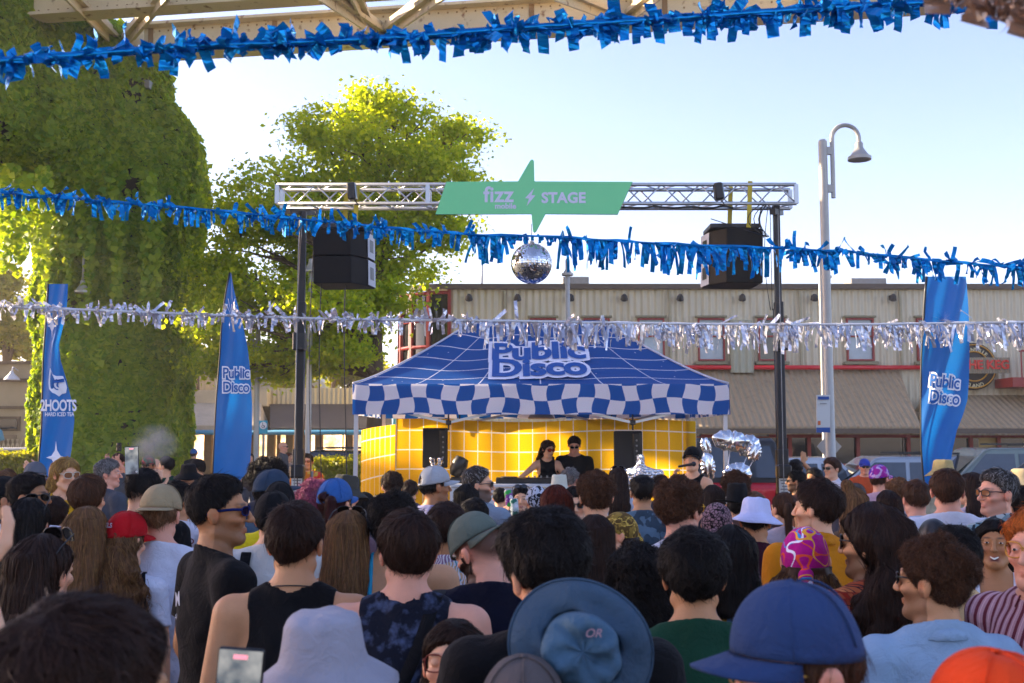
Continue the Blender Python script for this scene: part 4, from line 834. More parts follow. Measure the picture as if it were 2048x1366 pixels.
# ---------------------------------------------------------------- ivy pier
PX, PY = at(232, 0, 26.5).x, 27.0
def rbox(X, Y, Z, c, h, r):
    qx, qy, qz = np.abs(X-c[0])-h[0]+r, np.abs(Y-c[1])-h[1]+r, np.abs(Z-c[2])-h[2]+r
    return np.sqrt(np.maximum(qx, 0)**2+np.maximum(qy, 0)**2+np.maximum(qz, 0)**2)+np.minimum(np.maximum(qx, np.maximum(qy, qz)), 0)-r
def pier(X, Y, Z, grow=0.0):
    tp = (1-Z/11.)*.15; kx = 1+np.clip(8-Z, 0, 8)*.028; d = rbox((X-PX+.1)*kx, Y, Z, (.25, PY, 4.6), (1.78, 1.9, 5.55), 1.1)
    ang = math.atan2(14.5, 6.5); u = ((X-PX)*(-math.cos(ang))+(Y-PY)*(-math.sin(ang))); v = (X-PX)*math.sin(ang)-(Y-PY)*math.cos(ang)
    beam = rbox(u, v, Z, (4.7, 0, 10.0), (5.2, 1.6, 1.9), 1.0); d = smin(d, beam, 1.2)
    return d-grow+snoise(X, Y, Z, 1.9, 3)*.14+snoise(X, Y, Z, 5.1, 5)*.06
PIER = thing('bridge_pier', 'huge concrete bridge pillar smothered in green climbing ivy', 'pillar', (PX, PY, 0)); LP = np.array(PIER.location)
Pp, Qp = nets(pier, axis(PX-10.5, PX+3, .3), axis(8, 30, .3), axis(-.4, 12.6, .3))
mesh_obj('column', Pp-LP, Qp, M('dark_ivy_stems', '#2C2616', rough=1, var=.4, scale=4), PIER)
tri = Pp[Qp]; ar_ = np.linalg.norm(np.cross(tri[:, 2]-tri[:, 0], tri[:, 3]-tri[:, 1]), axis=1)/2; nrm = np.cross(tri[:, 2]-tri[:, 0], tri[:, 3]-tri[:, 1]); nrm /= np.linalg.norm(nrm, axis=1, keepdims=True)+1e-9
cen = tri.mean(1); vis = ((nrm*(np.array((0, 0, 2))-cen)).sum(1) > -3) & (cen[:, 2] > 0) & ~((cen[:, 1] < 16)); pr = ar_*vis; pr /= pr.sum()
nl = 85000; fi = RNG.choice(len(Qp), nl, p=pr); uu = RNG.random((nl, 2)); T4 = tri[fi]; Pl = (T4[:, 0]*(1-uu[:, :1])+T4[:, 1]*uu[:, :1])*(1-uu[:, 1:])+(T4[:, 3]*(1-uu[:, :1])+T4[:, 2]*uu[:, :1])*uu[:, 1:]
cl = snoise(Pl[:, 0], Pl[:, 1], Pl[:, 2], 3.3, 2)+snoise(Pl[:, 0]*2, Pl[:, 1], Pl[:, 2]*.6, 4.7, 8)*.8; keep = RNG.random(nl) < np.clip(.92+cl*.55, .10, 1); Pl = Pl[keep]; Nl = nrm[fi][keep]; cl = cl[keep]
Pl = Pl+Nl*((.05+.16*np.clip(cl+.3, 0, 1.5)*RNG.random(len(Pl)))[:, None]); LPs, LNs = [Pl], [Nl+np.array((0, 0, .35))]
for k in range(46):   # hanging runners
    if k < 20: p = at(RNG.uniform(5, 95), RNG.uniform(330, 380), RNG.uniform(21.5, 24)); L_ = RNG.uniform(.4, 2.2)
    else: p = at(RNG.uniform(90, 330), RNG.uniform(300, 560), 25-.25); L_ = RNG.uniform(.8, 2.6)
    if k > 40: p = at(RNG.uniform(385, 400), RNG.uniform(380, 420), 26); L_ = RNG.uniform(.5, 1.4)
    m_ = int(L_*(45 if k < 20 else 110)); t = RNG.random(m_); LPs.append(np.array(p)[None]+np.stack([RNG.normal(0, .07, m_)*(1.1-t*.6), RNG.normal(0, .10, m_), -t*L_], 1)); LNs.append(np.tile((0, -1, .2), (m_, 1)))
leaves('ivy', np.concatenate(LPs), np.concatenate(LNs), .145, LEAFD, PIER, lobed=True, xf=lambda V: V-LP, spread=.45)
# ---------------------------------------------------------------- bridge
BR = thing('bridge', 'cream riveted steel bridge girders and braces overhead', 'bridge', (0, 24, 11)); LBm = np.array(BR.location, np.float32); xb_ = lambda V: V-LBm
m, t, b = base_mat('riveted_cream_steel'); co = coords(t); vo = t.new('ShaderNodeTexVoronoi', {'Vector': co, 'Scale': 3.2, 'Randomness': .35}); nn = t.new('ShaderNodeTexNoise', {'Vector': co, 'Scale': 1.3, 'Detail': 8.0, 'Roughness': .7})
col = t.mix(nn.outputs[0], srgb('#E0CFA8'), srgb('#CDB98E')); rust = t.new('ShaderNodeMapRange', {0: t.new('ShaderNodeTexNoise', {'Vector': co, 'Scale': 5.0, 'Detail': 8.0}).outputs[0], 1: .6, 2: .75}).outputs[0]
col = t.mix(rust, col, srgb('#7A4A24')); t.l.new(col, b.inputs['Base Color']); b.inputs['Roughness'].default_value = .6; STEEL = m
def girder(A, B, h, name='girder', fw=.5, rivets=True):
    mb = MB(); A, B = Vector(A), Vector(B); mb.bar(A+Vector((0, 0, h/2)), B+Vector((0, 0, h/2)), .10, h-.04); mb.bar(A, B, fw, .07); mb.bar(A+Vector((0, 0, h)), B+Vector((0, 0, h)), fw, .07)
    d = (B-A); L = d.length; d.normalize(); n = int(L/.22); s = Vector((d.y, -d.x, 0)); s = s if s.y < 0 else -s
    g = mb.build(name, STEEL, BR, xf=xb_); rv = MB()
    for i in range(n):
        for dz_ in (.12, h-.12) + (((h/2),) if i % 9 == 0 else ()):
            c_ = A+d*(i*.22)+Vector((0, 0, dz_))+s*.052; rv.box(c_, (.035, .03, .035))
    for i in range(0, n, 14): rv.bar(A+d*(i*.22)+s*.055+Vector((0, 0, .05)), A+d*(i*.22)+s*.055+Vector((0, 0, h-.05)), .12, .04)
    rv.build('rivets', M('rusty_rivets', '#8A6A40', rough=.7), g, xf=xb_)
gA, gB = at(60, 128, 25.6), at(2300, -10, 23.0); girder(gA, gB, .72, fw=.62)
gC, gD = at(60, 45, 22.5), at(1500, -60, 21); girder(gC+Vector((0, 0, .1)), gD, .55, name='upper_beam')
def brace(p0, Y0, p1, Y1, w_): a_, b_ = at(*p0, Y0), at(*p1, Y1); MB().bar(a_, b_, w_, .10).bar(a_+Vector((0, -.05, w_*.45)), b_+Vector((0, -.05, w_*.45)), .05, .2).bar(a_+Vector((0, -.05, -w_*.45)), b_+Vector((0, -.05, -w_*.45)), .05, .2).build('brace', STEEL, BR, xf=xb_)
for p0, p1 in (((235, 82), (95, -60)), ((250, 82), (370, -60)), ((768, 68), (640, -20)), ((765, 68), (900, -30)), ((745, 68), (690, -50)), ((1245, 34), (1110, -20)), ((1250, 34), (1330, -30)), ((1660, 10), (1560, -60)), ((1660, 10), (1780, -60))): brace(p0, 25, p1, 20, .30)
mb = MB()
for x_ in (245, 762, 1248): 
    y_ = 118-(x_-60)*.0615; p = at(x_, y_-20, 24.9); mb.box((p.x, 24.75, p.z), (1.1, .05, .62)); 
mb.build('gusset_plates', STEEL, BR, xf=xb_)
p = at(280, 140, 26); MB().box((p.x, 26, p.z-.1), (.6, .9, .75), bev=.05).box((p.x, 26, p.z-.55), (.9, 1.2, .2)).build('bearing', GREY, BR, xf=xb_)
MB().box((-55.5, 11, 17.2), (89, 15.6, .8)).box((-43.0, 25, 17.0), (5.4, 12.6, .4)).box((-36.65, 21.5, 17.2), (3.3, 5, .78)).build('added_shade_deck', CONC, BR, xf=xb_)  # unseen deck slabs, added and shaped to keep sun off the crowd
# ---------------------------------------------------------------- street lamps
BELLM = M('lamp_grey_paint', '#A8A6A0', rough=.4, metal=.2, var=.1)
def street_lamp(label, px_, ptop, bell, Y, bw_, side=1, pole_w=.15, gooseneck=True):
    base = at(px_, ptop, Y); root = thing('street_lamp', label, 'street lamp', (base.x, Y, 0), group='bell shaded street lamps'); h = base.z
    MB().lathe((0, 0, 0), [(pole_w*.9, 0), (pole_w*.9, .5), (pole_w*.62, .55), (pole_w*.52, h*.6), (pole_w*.5, h), (pole_w*.3, h+.03)], 12).build('pole', BELLM, root, smooth='auto')
    bx, bz = at(bell[0], bell[1], Y).x-base.x, at(bell[0], bell[1], Y).z; r = bw_/2
    if gooseneck:
        x0 = side*pole_w*1.1; zt_ = bz+r*1.35; cx = (x0+bx)/2; rr_ = abs(bx-x0)/2; top_ = max(zt_, h+.05); pts = [(x0, 0, h-.9), (x0, 0, top_)]+[(cx-side*rr_*math.cos(a), 0, top_+rr_*1.0*math.sin(a)) for a in np.linspace(.05, PI-.05, 13)]+[(bx, 0, zt_)]
        MB().tube(pts, .035, 8).box((x0/2, 0, h-.75), (abs(x0), .06, .12)).box((x0/2, 0, h-.15), (abs(x0), .06, .12)).build('arm', BELLM, root, smooth='auto')
    MB().lathe((bx, 0, bz), [(r*.93, .02), (r, 0), (r, .05), (r*.82, r*.35), (r*.42, r*.95), (r*.34, r*1.1), (r*.33, r*1.5), (r*.18, r*1.65)], 20).build('lamp_shade', BELLM, root, smooth='auto')
    return root
street_lamp('tall grey gooseneck street lamp right of the stage truss', 1645, 283, (1719, 320), 16.5, .36, 1, .135)
street_lamp('pale bell street lamp standing behind the left hanging speakers', 622, 520, (622, 545), 24, .38, 1, .12, False)
street_lamp('bell street lamp seen between disco ball and green building wall', 1135, 520, (1135, 551), 24, .27, 1, .10, False)
p = at(165, 586, 24.7); WL = thing('street_lamp', 'bell lamp on a short arm hanging in front of the ivy pillar', 'street lamp', tuple(p), group='bell shaded street lamps')
MB().lathe((0, 0, 0), [(.17, .02), (.18, 0), (.18, .05), (.15, .07), (.075, .18), (.06, .2), (.06, .28), (.03, .3)], 20).build('lamp_shade', BELLM, WL, smooth='auto')
MB().tube([(0, 0, .3), (0, 0, .9), (0, .1, 1.05), (0, .7, 1.1)], .03, 8).build('arm', BELLM, WL, smooth=True)
street_lamp('bell street lamp just right of the middle blue feather flag', 517, 640, (505, 690), 26, .28, -1, .12)
street_lamp('small bell street lamp half hidden behind the tall gooseneck pole', 1640, 520, (1652, 556), 26, .28, 1, .10)
# signs on poles
def sign_poly(name, label, cat, Y, pts, mat, post=None):
    cx = sum(p[0] for p in pts)/len(pts); cy_ = sum(p[1] for p in pts)/len(pts); c_ = at(cx, cy_, Y); root = thing(name, label, cat, (c_.x, Y, 0)); 
    V = [at(x, y, Y) for x, y in pts]; MB().prism([(v.x-c_.x, v.z) for v in V], -.01, .012).build('panel', mat, root)
    if post: MB().lathe((0, .05, 0), [(.035, 0), (.03, max(v.z for v in V))], 8).build('post', GREY, root, smooth='auto')
    return root, c_
sign_poly('diamond_sign', 'blank grey back of a diamond road sign behind the tall street lamp', 'road sign', 17, [(1634, 893), (1658, 866), (1683, 893), (1658, 922)], M('sign_back', '#A9A6A0', rough=.5, metal=.3), post=True)
NB, c_ = sign_poly('pole_notice', 'white paper event notice strapped to the tall lamp pole', 'notice', 16.3, [(1633, 790), (1660, 790), (1660, 865), (1633, 865)], M('paper', '#D8D8D2', rough=.7, var=.03))
BLU = M('notice_blue', '#24509A', rough=.6); ORG = M('notice_orange', '#D87030', rough=.6)
def on(root, x0, y0, x1, y1, Y, mat, name='print'):
    a_, b_ = at(x0, y1, Y), at(x1, y0, Y); L = root.location; return MB().box(((a_.x+b_.x)/2-L.x, Y-L.y, (a_.z+b_.z)/2), (b_.x-a_.x, .004, b_.z-a_.z)).build(name, mat, root)
on(NB, 1633, 855, 1660, 865, 16.27, BLU); on(NB, 1636, 793, 1658, 799, 16.27, BLU); on(NB, 1636, 842, 1641, 850, 16.27, ORG); on(NB, 1640, 806, 1653, 808, 16.27, GREY)
TEAL = M('teal_sign', '#2FA3BE', rough=.5, var=.03); AS, c_ = sign_poly('accessible_sign', 'teal wheelchair access sign beside the middle blue flag', 'sign', 25, [(518, 841), (535, 841), (535, 867), (518, 867)], TEAL, post=True); L = AS.location
c2 = at(526.5, 851, 24.95); n = 24; WHT = M('white_print', '#E6E6EA', rough=.6, var=.02)
MB().add([(c2.x-L.x+.085*math.cos(2*PI*i/n), -.05, c2.z+.085*math.sin(2*PI*i/n)) for i in range(n)], [tuple(range(n))]).build('white_disc', WHT, AS)
MB().tube([(c2.x-L.x+.03*math.cos(a)-.005, -.06, c2.z-.02+.03*math.sin(a)) for a in np.linspace(.8-PI*1.5, .8, 12)], .006, 5).tube([(c2.x-L.x-.01, -.06, c2.z+.05), (c2.x-L.x-.008, -.06, c2.z+.0), (c2.x-L.x+.025, -.06, c2.z-.0), (c2.x-L.x+.035, -.06, c2.z-.04)], .007, 5).lathe((c2.x-L.x-.012, -.06, c2.z+.06), [(.001, -.01), (.011, 0), (.001, .01)], 8).build('wheelchair_symbol', BLACK, AS)
# ================================================================ STAGE
ALU = M('aluminium_truss', '#B9BCC0', rough=.32, metal=.85, var=.08); YT = 13.0
def local(root): L = np.array(root.location, np.float32); return lambda V: np.asarray(V, np.float32)-L
TR = thing('truss_gantry', 'aluminium box truss gantry on two black lifting poles over the tent', 'truss', (at(1070, 390, YT).x, YT, 0)); lt = local(TR)
xa, xb2 = at(562, 0, YT).x, at(1583, 0, YT).x; z1, z0 = at(0, 369, YT).z, at(0, 407, YT).z; dpt = .29
mb = MB()
for z_ in (z0, z1):
    for y_ in (YT, YT+dpt): mb.tube([(xa, y_, z_), (xb2, y_, z_)], .024, 8)
mb.build('chord', ALU, TR, smooth=True, xf=lt); mb = MB(); n = 27; st = (xb2-xa)/n
for i in range(n):
    a, b = xa+i*st, xa+(i+1)*st; u, v = (z0, z1) if i % 2 else (z1, z0); mb.tube([(a, YT, u), (b, YT, v)], .010, 5).tube([(a, YT+dpt, v), (b, YT+dpt, u)], .010, 5).tube([(a, YT, z0), (b, YT+dpt, z0)] if i % 2 else [(a, YT+dpt, z0), (b, YT, z0)], .009, 5).tube([(a, YT, z1), (b, YT+dpt, z1)] if i % 2 else [(a, YT+dpt, z1), (b, YT, z1)], .009, 5)
mb.build('lacing', ALU, TR, smooth=True, xf=lt); mb = MB()
for x_ in (xa, xa+(xb2-xa)*.29, xa+(xb2-xa)*.645, xb2):
    for y_ in (YT, YT+dpt): MB().box((x_, y_, (z0+z1)/2), (.05, .045, z1-z0)).build('upright', ALU, TR, xf=lt)
def pole(px0, px1, ytop):
    t_, b_ = at(px0, ytop, YT), at(px1, 1000, YT); mb = MB(); zz = (b_.z+.6)/2; mb.box((b_.x, YT+.12, .9), (.135, .12, 1.8), bev=.01).box((b_.x, YT+.13, 2.6), (.105, .095, 2.0), bev=.008).box((b_.x, YT+.14, (3.5+t_.z)/2), (.078, .07, t_.z-3.5), bev=.006)
    mb.box((b_.x, YT+.1, .03), (1.3, .12, .06)).box((b_.x, YT+.1, .03), (.12, 1.3, .058)); o = mb.build('lifting_pole', BLACK, TR, xf=lt)
    MB().box((b_.x, YT+.06, at(0, 943, YT).z), (.17, .16, .16), bev=.02).build('clamp_collar', DARK, o, xf=lt); MB().box((b_.x, YT+.06, at(0, 682, YT).z), (.15, .15, .22), bev=.01).build('clamp_collar', DARK, o, xf=lt)
    MB().bar((t_.x-.12, YT-.1, z0-.12), (t_.x+.12, YT+.45, z0-.02), .07, .07).build('fork_bracket', BLACK, o, xf=lt)
    MB().tube([(b_.x-.02, YT-.02, .6), (b_.x-.02, YT-.02, t_.z-.1)], .006, 5).build('lifting_cable', GREY, o, xf=lt); return b_.x
pxl = pole(598, 592, 418); pxr = pole(1560, 1571, 405)
for x_ in (pxl+.0, pxr+.0):
    NT_ = thing('pole_notice', 'white safety notice taped to the %s truss pole' % ('left' if x_ < 0 else 'right'), 'notice', (x_, YT-.005+.035, at(0, 972, YT).z)); MB().box((0, 0, 0), (.13, .004, .42)).build('sheet', M('paper', '#D8D8D2', rough=.7, var=.03), NT_)
    tm_ = MB(); [tm_.box((0, -.004, .17-k*.035), (.10-.02*(k % 3), .003, .010)) for k in range(10)]; tm_.build('print', M('grey_print', '#66686C', rough=.8), NT_)
# straps, lights, hanging speakers
STRAP = M('yellow_strap', '#C8B030', rough=.7, var=.1)
def speaker_stack(label, px0, px1, py0, py1, side):
    c0, c1 = at(px0, py0, YT+.1), at(px1, py1, YT+.1); cx = (c0.x+c1.x)/2; w_ = c1.x-c0.x; zt_, zb_ = c0.z, c1.z; root = thing('hanging_speaker', label, 'loudspeaker', (cx, YT+.25, zt_)); h = (zt_-zb_); S = side
    for j in range(2):
        za, zb = -h*j/2-.008, -h*(j+1)/2+.0; inset = .0+.10*j; inset2 = .10*(j+1)-.03; pr = []
        # plan: wide back, narrow angled flank, front grille facing outwards
        for z_, ii in ((za, inset), (zb, inset2)):
            for (x, y) in ((-.5, -.30), (.18, -.34), (.42, -.10), (.50, .22), (-.46, .30)): pr.append((S*(x*w_*.98+ii*.12), y-.18*ii, z_))
        o = MB().add(pr, [(0, 1, 6, 5), (1, 2, 7, 6), (2, 3, 8, 7), (3, 4, 9, 8), (4, 0, 5, 9), (4, 3, 2, 1, 0), (5, 6, 7, 8, 9)]).build('cabinet', M('black_speaker_cabinet', '#0D0A08', rough=.6, var=.2, scale=5, spec=.2), root)
        md = o.modifiers.new('b', 'BEVEL'); md.width = .012; md.segments = 2
        a_, b_ = Vector(pr[2]), Vector(pr[3]); c_, d_ = Vector(pr[8]), Vector(pr[7]); off = Vector((S*.012, -.012, 0)); q = [v+off for v in (a_, b_, c_, d_)]
        ctr = sum(q, Vector())/4; q = [ctr+(v-ctr)*.92 for v in q]; MB().add(q, [(0, 1, 2, 3)]).build('white_grille', M('pale_grille', '#C4C4C8', rough=.5), o)
        q2 = [ctr+off*.3+(v-ctr)*Vector((.5, .5, .5)).x for v in q]; MB().add(q2, [(0, 1, 2, 3)]).build('driver_horn', DARK, o)
    MB().box((0, 0, .035), (w_*.9, .5, .06), bev=.01).build('rigging_frame', BLACK, root); sx = -.02*S
    zs_ = z1+.05-zt_
    for dx_, dy_ in ((-.10, .05), (.08, -.24)): MB().box((dx_+.1, dy_-.02, zs_/2), (.055, .012, zs_-.02), ry=.05).build('lifting_strap', STRAP, root)
    return root
speaker_stack('black two box speaker cluster hanging from the left end of the truss', 629, 741, 460, 571, 1)
speaker_stack('black two box speaker cluster hanging from the right end of the truss', 1412, 1524, 460, 570, -1)
for px_, lb in ((704, 'small black floodlight clipped on the truss beside the left strap'), (1436, 'small black floodlight clipped on the truss beside the right strap')):
    p = at(px_, 384, YT-.08); F_ = thing('floodlight', lb, 'floodlight', (p.x, YT-.1, p.z)); MB().box((0, 0, 0), (.10, .13, .21), bev=.015, ry=R(-6)).build('housing', BLACK, F_, smooth='auto'); MB().box((.055, 0, 0), (.01, .11, .18), ry=R(-6)).build('lens', GLASSB, F_); MB().tube([(.03, 0, -.1), (.08, .02, -.16), (.02, .1, -.13)], .008, 5).build('bracket', BLACK, F_)
CB = thing('cable_bundle', 'loose black speaker cables looping from the right end of the truss', 'cable', (at(1520, 0, YT).x, YT, z0)); mb = MB()
for k in range(5):
    x0 = RNG.uniform(-.05, .08); pts = [(x0, 0, 0)]+[(x0-.12*math.sin(t*3.1)*(.5+k*.3), -.02*k, -t*.42) for t in np.linspace(.1, 1, 8)]+[(x0-.25-.1*k, -.05, -.40+.05*k)]; mb.tube(pts, .006, 5)
for k in range(3): mb.tube([(.05+.02*k+.06*math.sin(t*PI)*(k-1), .0, -t*1.32) for t in np.linspace(0, 1, 12)], .005, 5)
mb.tube([(.08, 0, -1.3), (.09, 0, -3.6)], .005, 5); mb.build('cables', BLACK, CB, smooth=True)
CB2 = thing('cable_run', 'black cables tied along the truss bottom and hanging by the left pole', 'cable', (at(1250, 0, YT).x, YT, z0)); mb = MB(); mb.tube([(-.5+i*.12, .02*math.sin(i*2.1), -.03-.03*abs(math.sin(i*.9))) for i in range(16)], .013, 6)
for x_ in (-4.0, -3.84, -3.72, -3.42): mb.tube([(x_+.03*math.sin(t*5+x_), 0, -.1-t*3.7) for t in np.linspace(0, 1, 14)], .007, 5)
mb.build('cables', BLACK, CB2, smooth=True)
# green stage sign
GS = thing('stage_sign', 'green lightning bolt shaped STAGE sign mounted on the truss', 'sign', (at(1068, 395, YT).x, YT-.06, at(0, 395, YT).z)); Lg = GS.location
GREENS = M('mint_green_sign', '#78DC98', rough=.5, var=.02); pl = [(893, 364), (1036, 363), (1060, 322), (1064, 319), (1068, 322), (1069, 363), (1265, 364), (1235, 429), (1091, 428), (1073, 462), (1069, 465), (1066, 462), (1063, 428), (871, 429)]
pts = [at(x, y, YT-.06) for x, y in pl]; V2 = [(p.x-Lg.x, p.z-Lg.z) for p in pts]; MB().prism(V2, -.012, .012).build('panel', GREENS, GS)
MB().prism([(x*1.003, z*1.006) for x, z in V2], .0, .02).build('dark_edge', M('dark_green_edge', '#1D4030', rough=.6), GS)
LILAC = M('pale_lilac_print', '#D8DAEC', rough=.6, var=.02)
def sgt(name, txt, px_, py_, size, off=.0, sp_=1.0, par=GS, Y=YT-.076, mat=LILAC, fn=None):
    p = at(px_, py_, YT-.06); V, Fc = text_mesh(txt, size, offset=off, spacing=sp_); V = V+np.array((p.x-Lg.x, -.016, p.z-Lg.z), np.float32); return mesh_obj(name, V, Fc, mat, par, smooth=False)
sgt('lettering', 'fizz', 997, 391, .27, .006, 1.03); sgt('lettering', 'mobile', 1011, 413, .095, .003); sgt('lettering', 'STAGE', 1127, 397, .178, .007, 1.03)
bo = [at(x, y, YT-.06) for x, y in ((1068, 377), (1050, 397), (1058, 398), (1053, 413), (1071, 391), (1063, 391))]; MB().add([(p.x-Lg.x, -.016, p.z-Lg.z) for p in bo], [(0, 1, 2, 5), (5, 2, 3, 4)]).build('bolt_symbol', LILAC, GS)
# disco ball
pc = at(1063, 527, YT-.05); DB = thing('disco_ball', 'mirrored disco ball hanging beneath the green sign', 'disco ball', tuple(pc)); rD = .247
MIR = M('mirror_tile', '#DADCE0', rough=.04, metal=1.0, var=.08, scale=30); V = []; Fq = []; rr_ = np.random.default_rng(4)
for j in range(30):
    t0, t1 = PI*(j+.06)/30, PI*(j+.94)/30; m_ = max(4, int(60*math.sin((t0+t1)/2)))
    for i in range(m_):
        a0, a1 = 2*PI*(i+.05)/m_, 2*PI*(i+.95)/m_; tl = rr_.normal(0, .0010, 4); b_ = len(V)
        for (t_, a_), k in zip(((t0, a0), (t0, a1), (t1, a1), (t1, a0)), range(4)): r_ = rD+.002+tl[k]; V.append((r_*math.sin(t_)*math.cos(a_), r_*math.sin(t_)*math.sin(a_), r_*math.cos(t_)))
        Fq.append((b_, b_+3, b_+2, b_+1))
mesh_obj('mirror_tiles', V, Fq, MIR, DB, smooth=False); MB().lathe((0, 0, 0), [(rD*math.sin(t), -rD*math.cos(t)) for t in np.linspace(.01, 3.13, 24)], 40).build('core', M('ball_core', '#3A3A3C', rough=.6), DB, smooth=True); MB().tube([(0, 0, rD), (0, 0, rD+.24)], .006, 5).lathe((0, 0, rD-.01), [(.04, 0), (.035, .03), (.01, .04)], 12).build('hanger', GREY, DB)
# ---------------------------------------------------------------- tent
YE = 13.45; xe0, xe1 = at(716, 0, YE).x, at(1443, 0, YE).x; ze = at(0, 768, YE).z; zv = at(0, 829, YE).z; W2 = (xe1-xe0)/2; xc = (xe0+xe1)/2; DT = 3.0; YR = YE+1.5; zr = at(0, 641, YR).z; HWR = (at(1216, 0, YR).x-at(972, 0, YR).x)/2
TN = thing('canopy_tent', 'blue and white checkered pop-up canopy tent over the DJ booth', 'tent', (xc, YE+1.5, 0)); ln = local(TN)
m, t, b = base_mat('blue_roof_print'); u = t.new('ShaderNodeUVMap'); s = t.new('ShaderNodeSeparateXYZ', {0: u.outputs[0]}); U, Vv, _ = s.outputs
nse = t.new('ShaderNodeTexNoise', {'Vector': coords(t), 'Scale': 1.1, 'Detail': 1.0}).outputs[0]
sx = t.math('SUBTRACT', U, .5); wv = t.math('MULTIPLY', t.math('SINE', t.math('MULTIPLY', sx, 17.0)), .022)
vl = t.math('ADD', Vv, wv); fr_ = t.math('ABSOLUTE', t.math('SUBTRACT', t.math('FRACT', t.math('MULTIPLY', t.math('ADD', t.math('POWER', vl, 1.0), .02), 6.2)), .5)); h1 = t.math('GREATER_THAN', fr_, .475)
ux = t.math('ABSOLUTE', t.math('SUBTRACT', t.math('FRACT', t.math('MULTIPLY', U, 6.0)), .5)); h2 = t.math('GREATER_THAN', ux, .490)
vo = t.new('ShaderNodeTexVoronoi', {'Vector': t.new('ShaderNodeVectorMath', {0: u.outputs[0], 1: (26, 11, 1)}, operation='MULTIPLY').outputs[0], 'Scale': 1.0}); h3 = t.math('LESS_THAN', vo.outputs[0], .055)
msk = t.math('MAXIMUM', t.math('MAXIMUM', h1, h2), h3); BLUEC, WHC = srgb('#0450A0'), srgb('#F0F0FA')
t.l.new(t.mix(msk, BLUEC, WHC), b.inputs['Base Color']); b.inputs['Roughness'].default_value = .55; add_trans(t, b, t.mix(msk, BLUEC, WHC), .25); ROOFM = m
def checker(name, blue, white, nx, ny, tr=.25):
    m, t, b = base_mat(name); u = t.new('ShaderNodeUVMap'); s = t.new('ShaderNodeSeparateXYZ', {0: u.outputs[0]}); U, Vv, _ = s.outputs
    uu = t.math('ADD', t.math('MULTIPLY', U, nx), t.math('MULTIPLY', t.math('SINE', t.math('ADD', t.math('MULTIPLY', Vv, 5.0), t.math('MULTIPLY', U, 21.0))), .13)); vv = t.math('ADD', t.math('MULTIPLY', Vv, ny), t.math('MULTIPLY', t.math('SINE', t.math('MULTIPLY', U, 28.0)), .13))
    k = t.math('MODULO', t.math('ADD', t.math('FLOOR', uu), t.math('FLOOR', vv)), 2.0); col = t.mix(k, srgb(blue), srgb(white)); t.l.new(col, b.inputs['Base Color']); b.inputs['Roughness'].default_value = .6; add_trans(t, b, col, tr); return m
CHK = checker('blue_white_check_cloth', '#0458AC', '#F4EEF4', 25, 2)
def roofp(s_, t_, side):  # s -1..1 along the edge, t 0 eave .. 1 ridge
    zz = ze+(zr-ze)*(t_**1.22)-.02*math.sin(PI*t_)*abs(math.cos(s_*PI*1.5))
    if side in 'fb': hx = W2+(HWR-W2)*t_; y = YE+1.5*t_ if side == 'f' else YE+DT-1.5*t_; return (xc+s_*hx, y, zz)
    x0 = W2+(HWR-W2)*t_; y = YE+1.5+s_*1.5*(1-t_); return (xc+(x0 if side == 'r' else -x0), y, zz)
for sd, nm in (('f', 'roof_front'), ('b', 'roof_back'), ('r', 'roof_side'), ('l', 'roof_side')):
    grid_obj('roof', lambda u_, v_: tuple(np.array(roofp(u_*2-1, v_, sd))-np.array(TN.location)), 60, 24, ROOFM, TN)
WPIP = M('white_piping', '#D0D0DC', rough=.6, var=.02)
for sx_ in (-1, 1): MB().tube([Vector(roofp(sx_, v_, 'f'))+Vector((0, -.01, .012)) for v_ in np.linspace(0, 1, 14)], .012, 6).build('roof_piping', WPIP, TN, smooth=True, xf=ln)
def val(sd):
    def f(u_, v_):
        z_ = zv+(ze-zv)*v_; wv_ = .022*math.sin(u_*19)*(1-v_)+.012*math.sin(u_*47+1)*(1-v_)
        if sd == 'f': p = (xc-W2+2*W2*u_, YE-.02+wv_, z_+ .03*(abs(u_-.5)*2)**2*0)
        elif sd == 'b': p = (xc-W2+2*W2*u_, YE+DT+.02+wv_, z_)
        else: p = (xc+(W2+.01 if sd == 'r' else -W2-.01)+wv_, YE+DT*u_, z_)
        return tuple(np.array(p)-np.array(TN.location))
    return f
for sd in 'fblr': grid_obj('valance', val(sd), 80, 6, CHK if sd in 'fb' else CHK, TN, uvf=(lambda u_, v_: (u_, v_)) if sd in 'fb' else (lambda u_, v_: (u_*.67, v_)))
LEGM = M('white_tent_leg', '#D6D2D0', rough=.4, metal=.2, var=.05)
for sx_ in (-1, 1):
    for y_ in (YE+.04, YE+DT-.04): MB().box((xc+sx_*(W2-.04), y_, ze/2), (.05, .05, ze)).box((xc+sx_*(W2-.04), y_, .01), (.12, .12, .02)).build('leg', LEGM, TN, xf=ln)
for y_ in (YE+.06, YE+DT-.06):
    for k in range(4):
        x0, x1 = xc-W2+.04+k*(2*W2-.08)/4, xc-W2+.04+(k+1)*(2*W2-.08)/4; zt_, zb_ = zv+.16, zv-.10; a_, b_ = (zt_, zb_) if k % 2 == 0 else (zb_, zt_)
        MB().bar((x0, y_, a_), (x1, y_, b_), .018, .032).build('truss_bar', ALU, TR if False else TN, xf=ln)
        if k % 2 == 0: MB().box((x1, y_, zb_), (.07, .05, .06), bev=.01).box((x1, y_, zb_+.03), (.02, .02, .25)).build('joint', BLACK, TN, xf=ln)
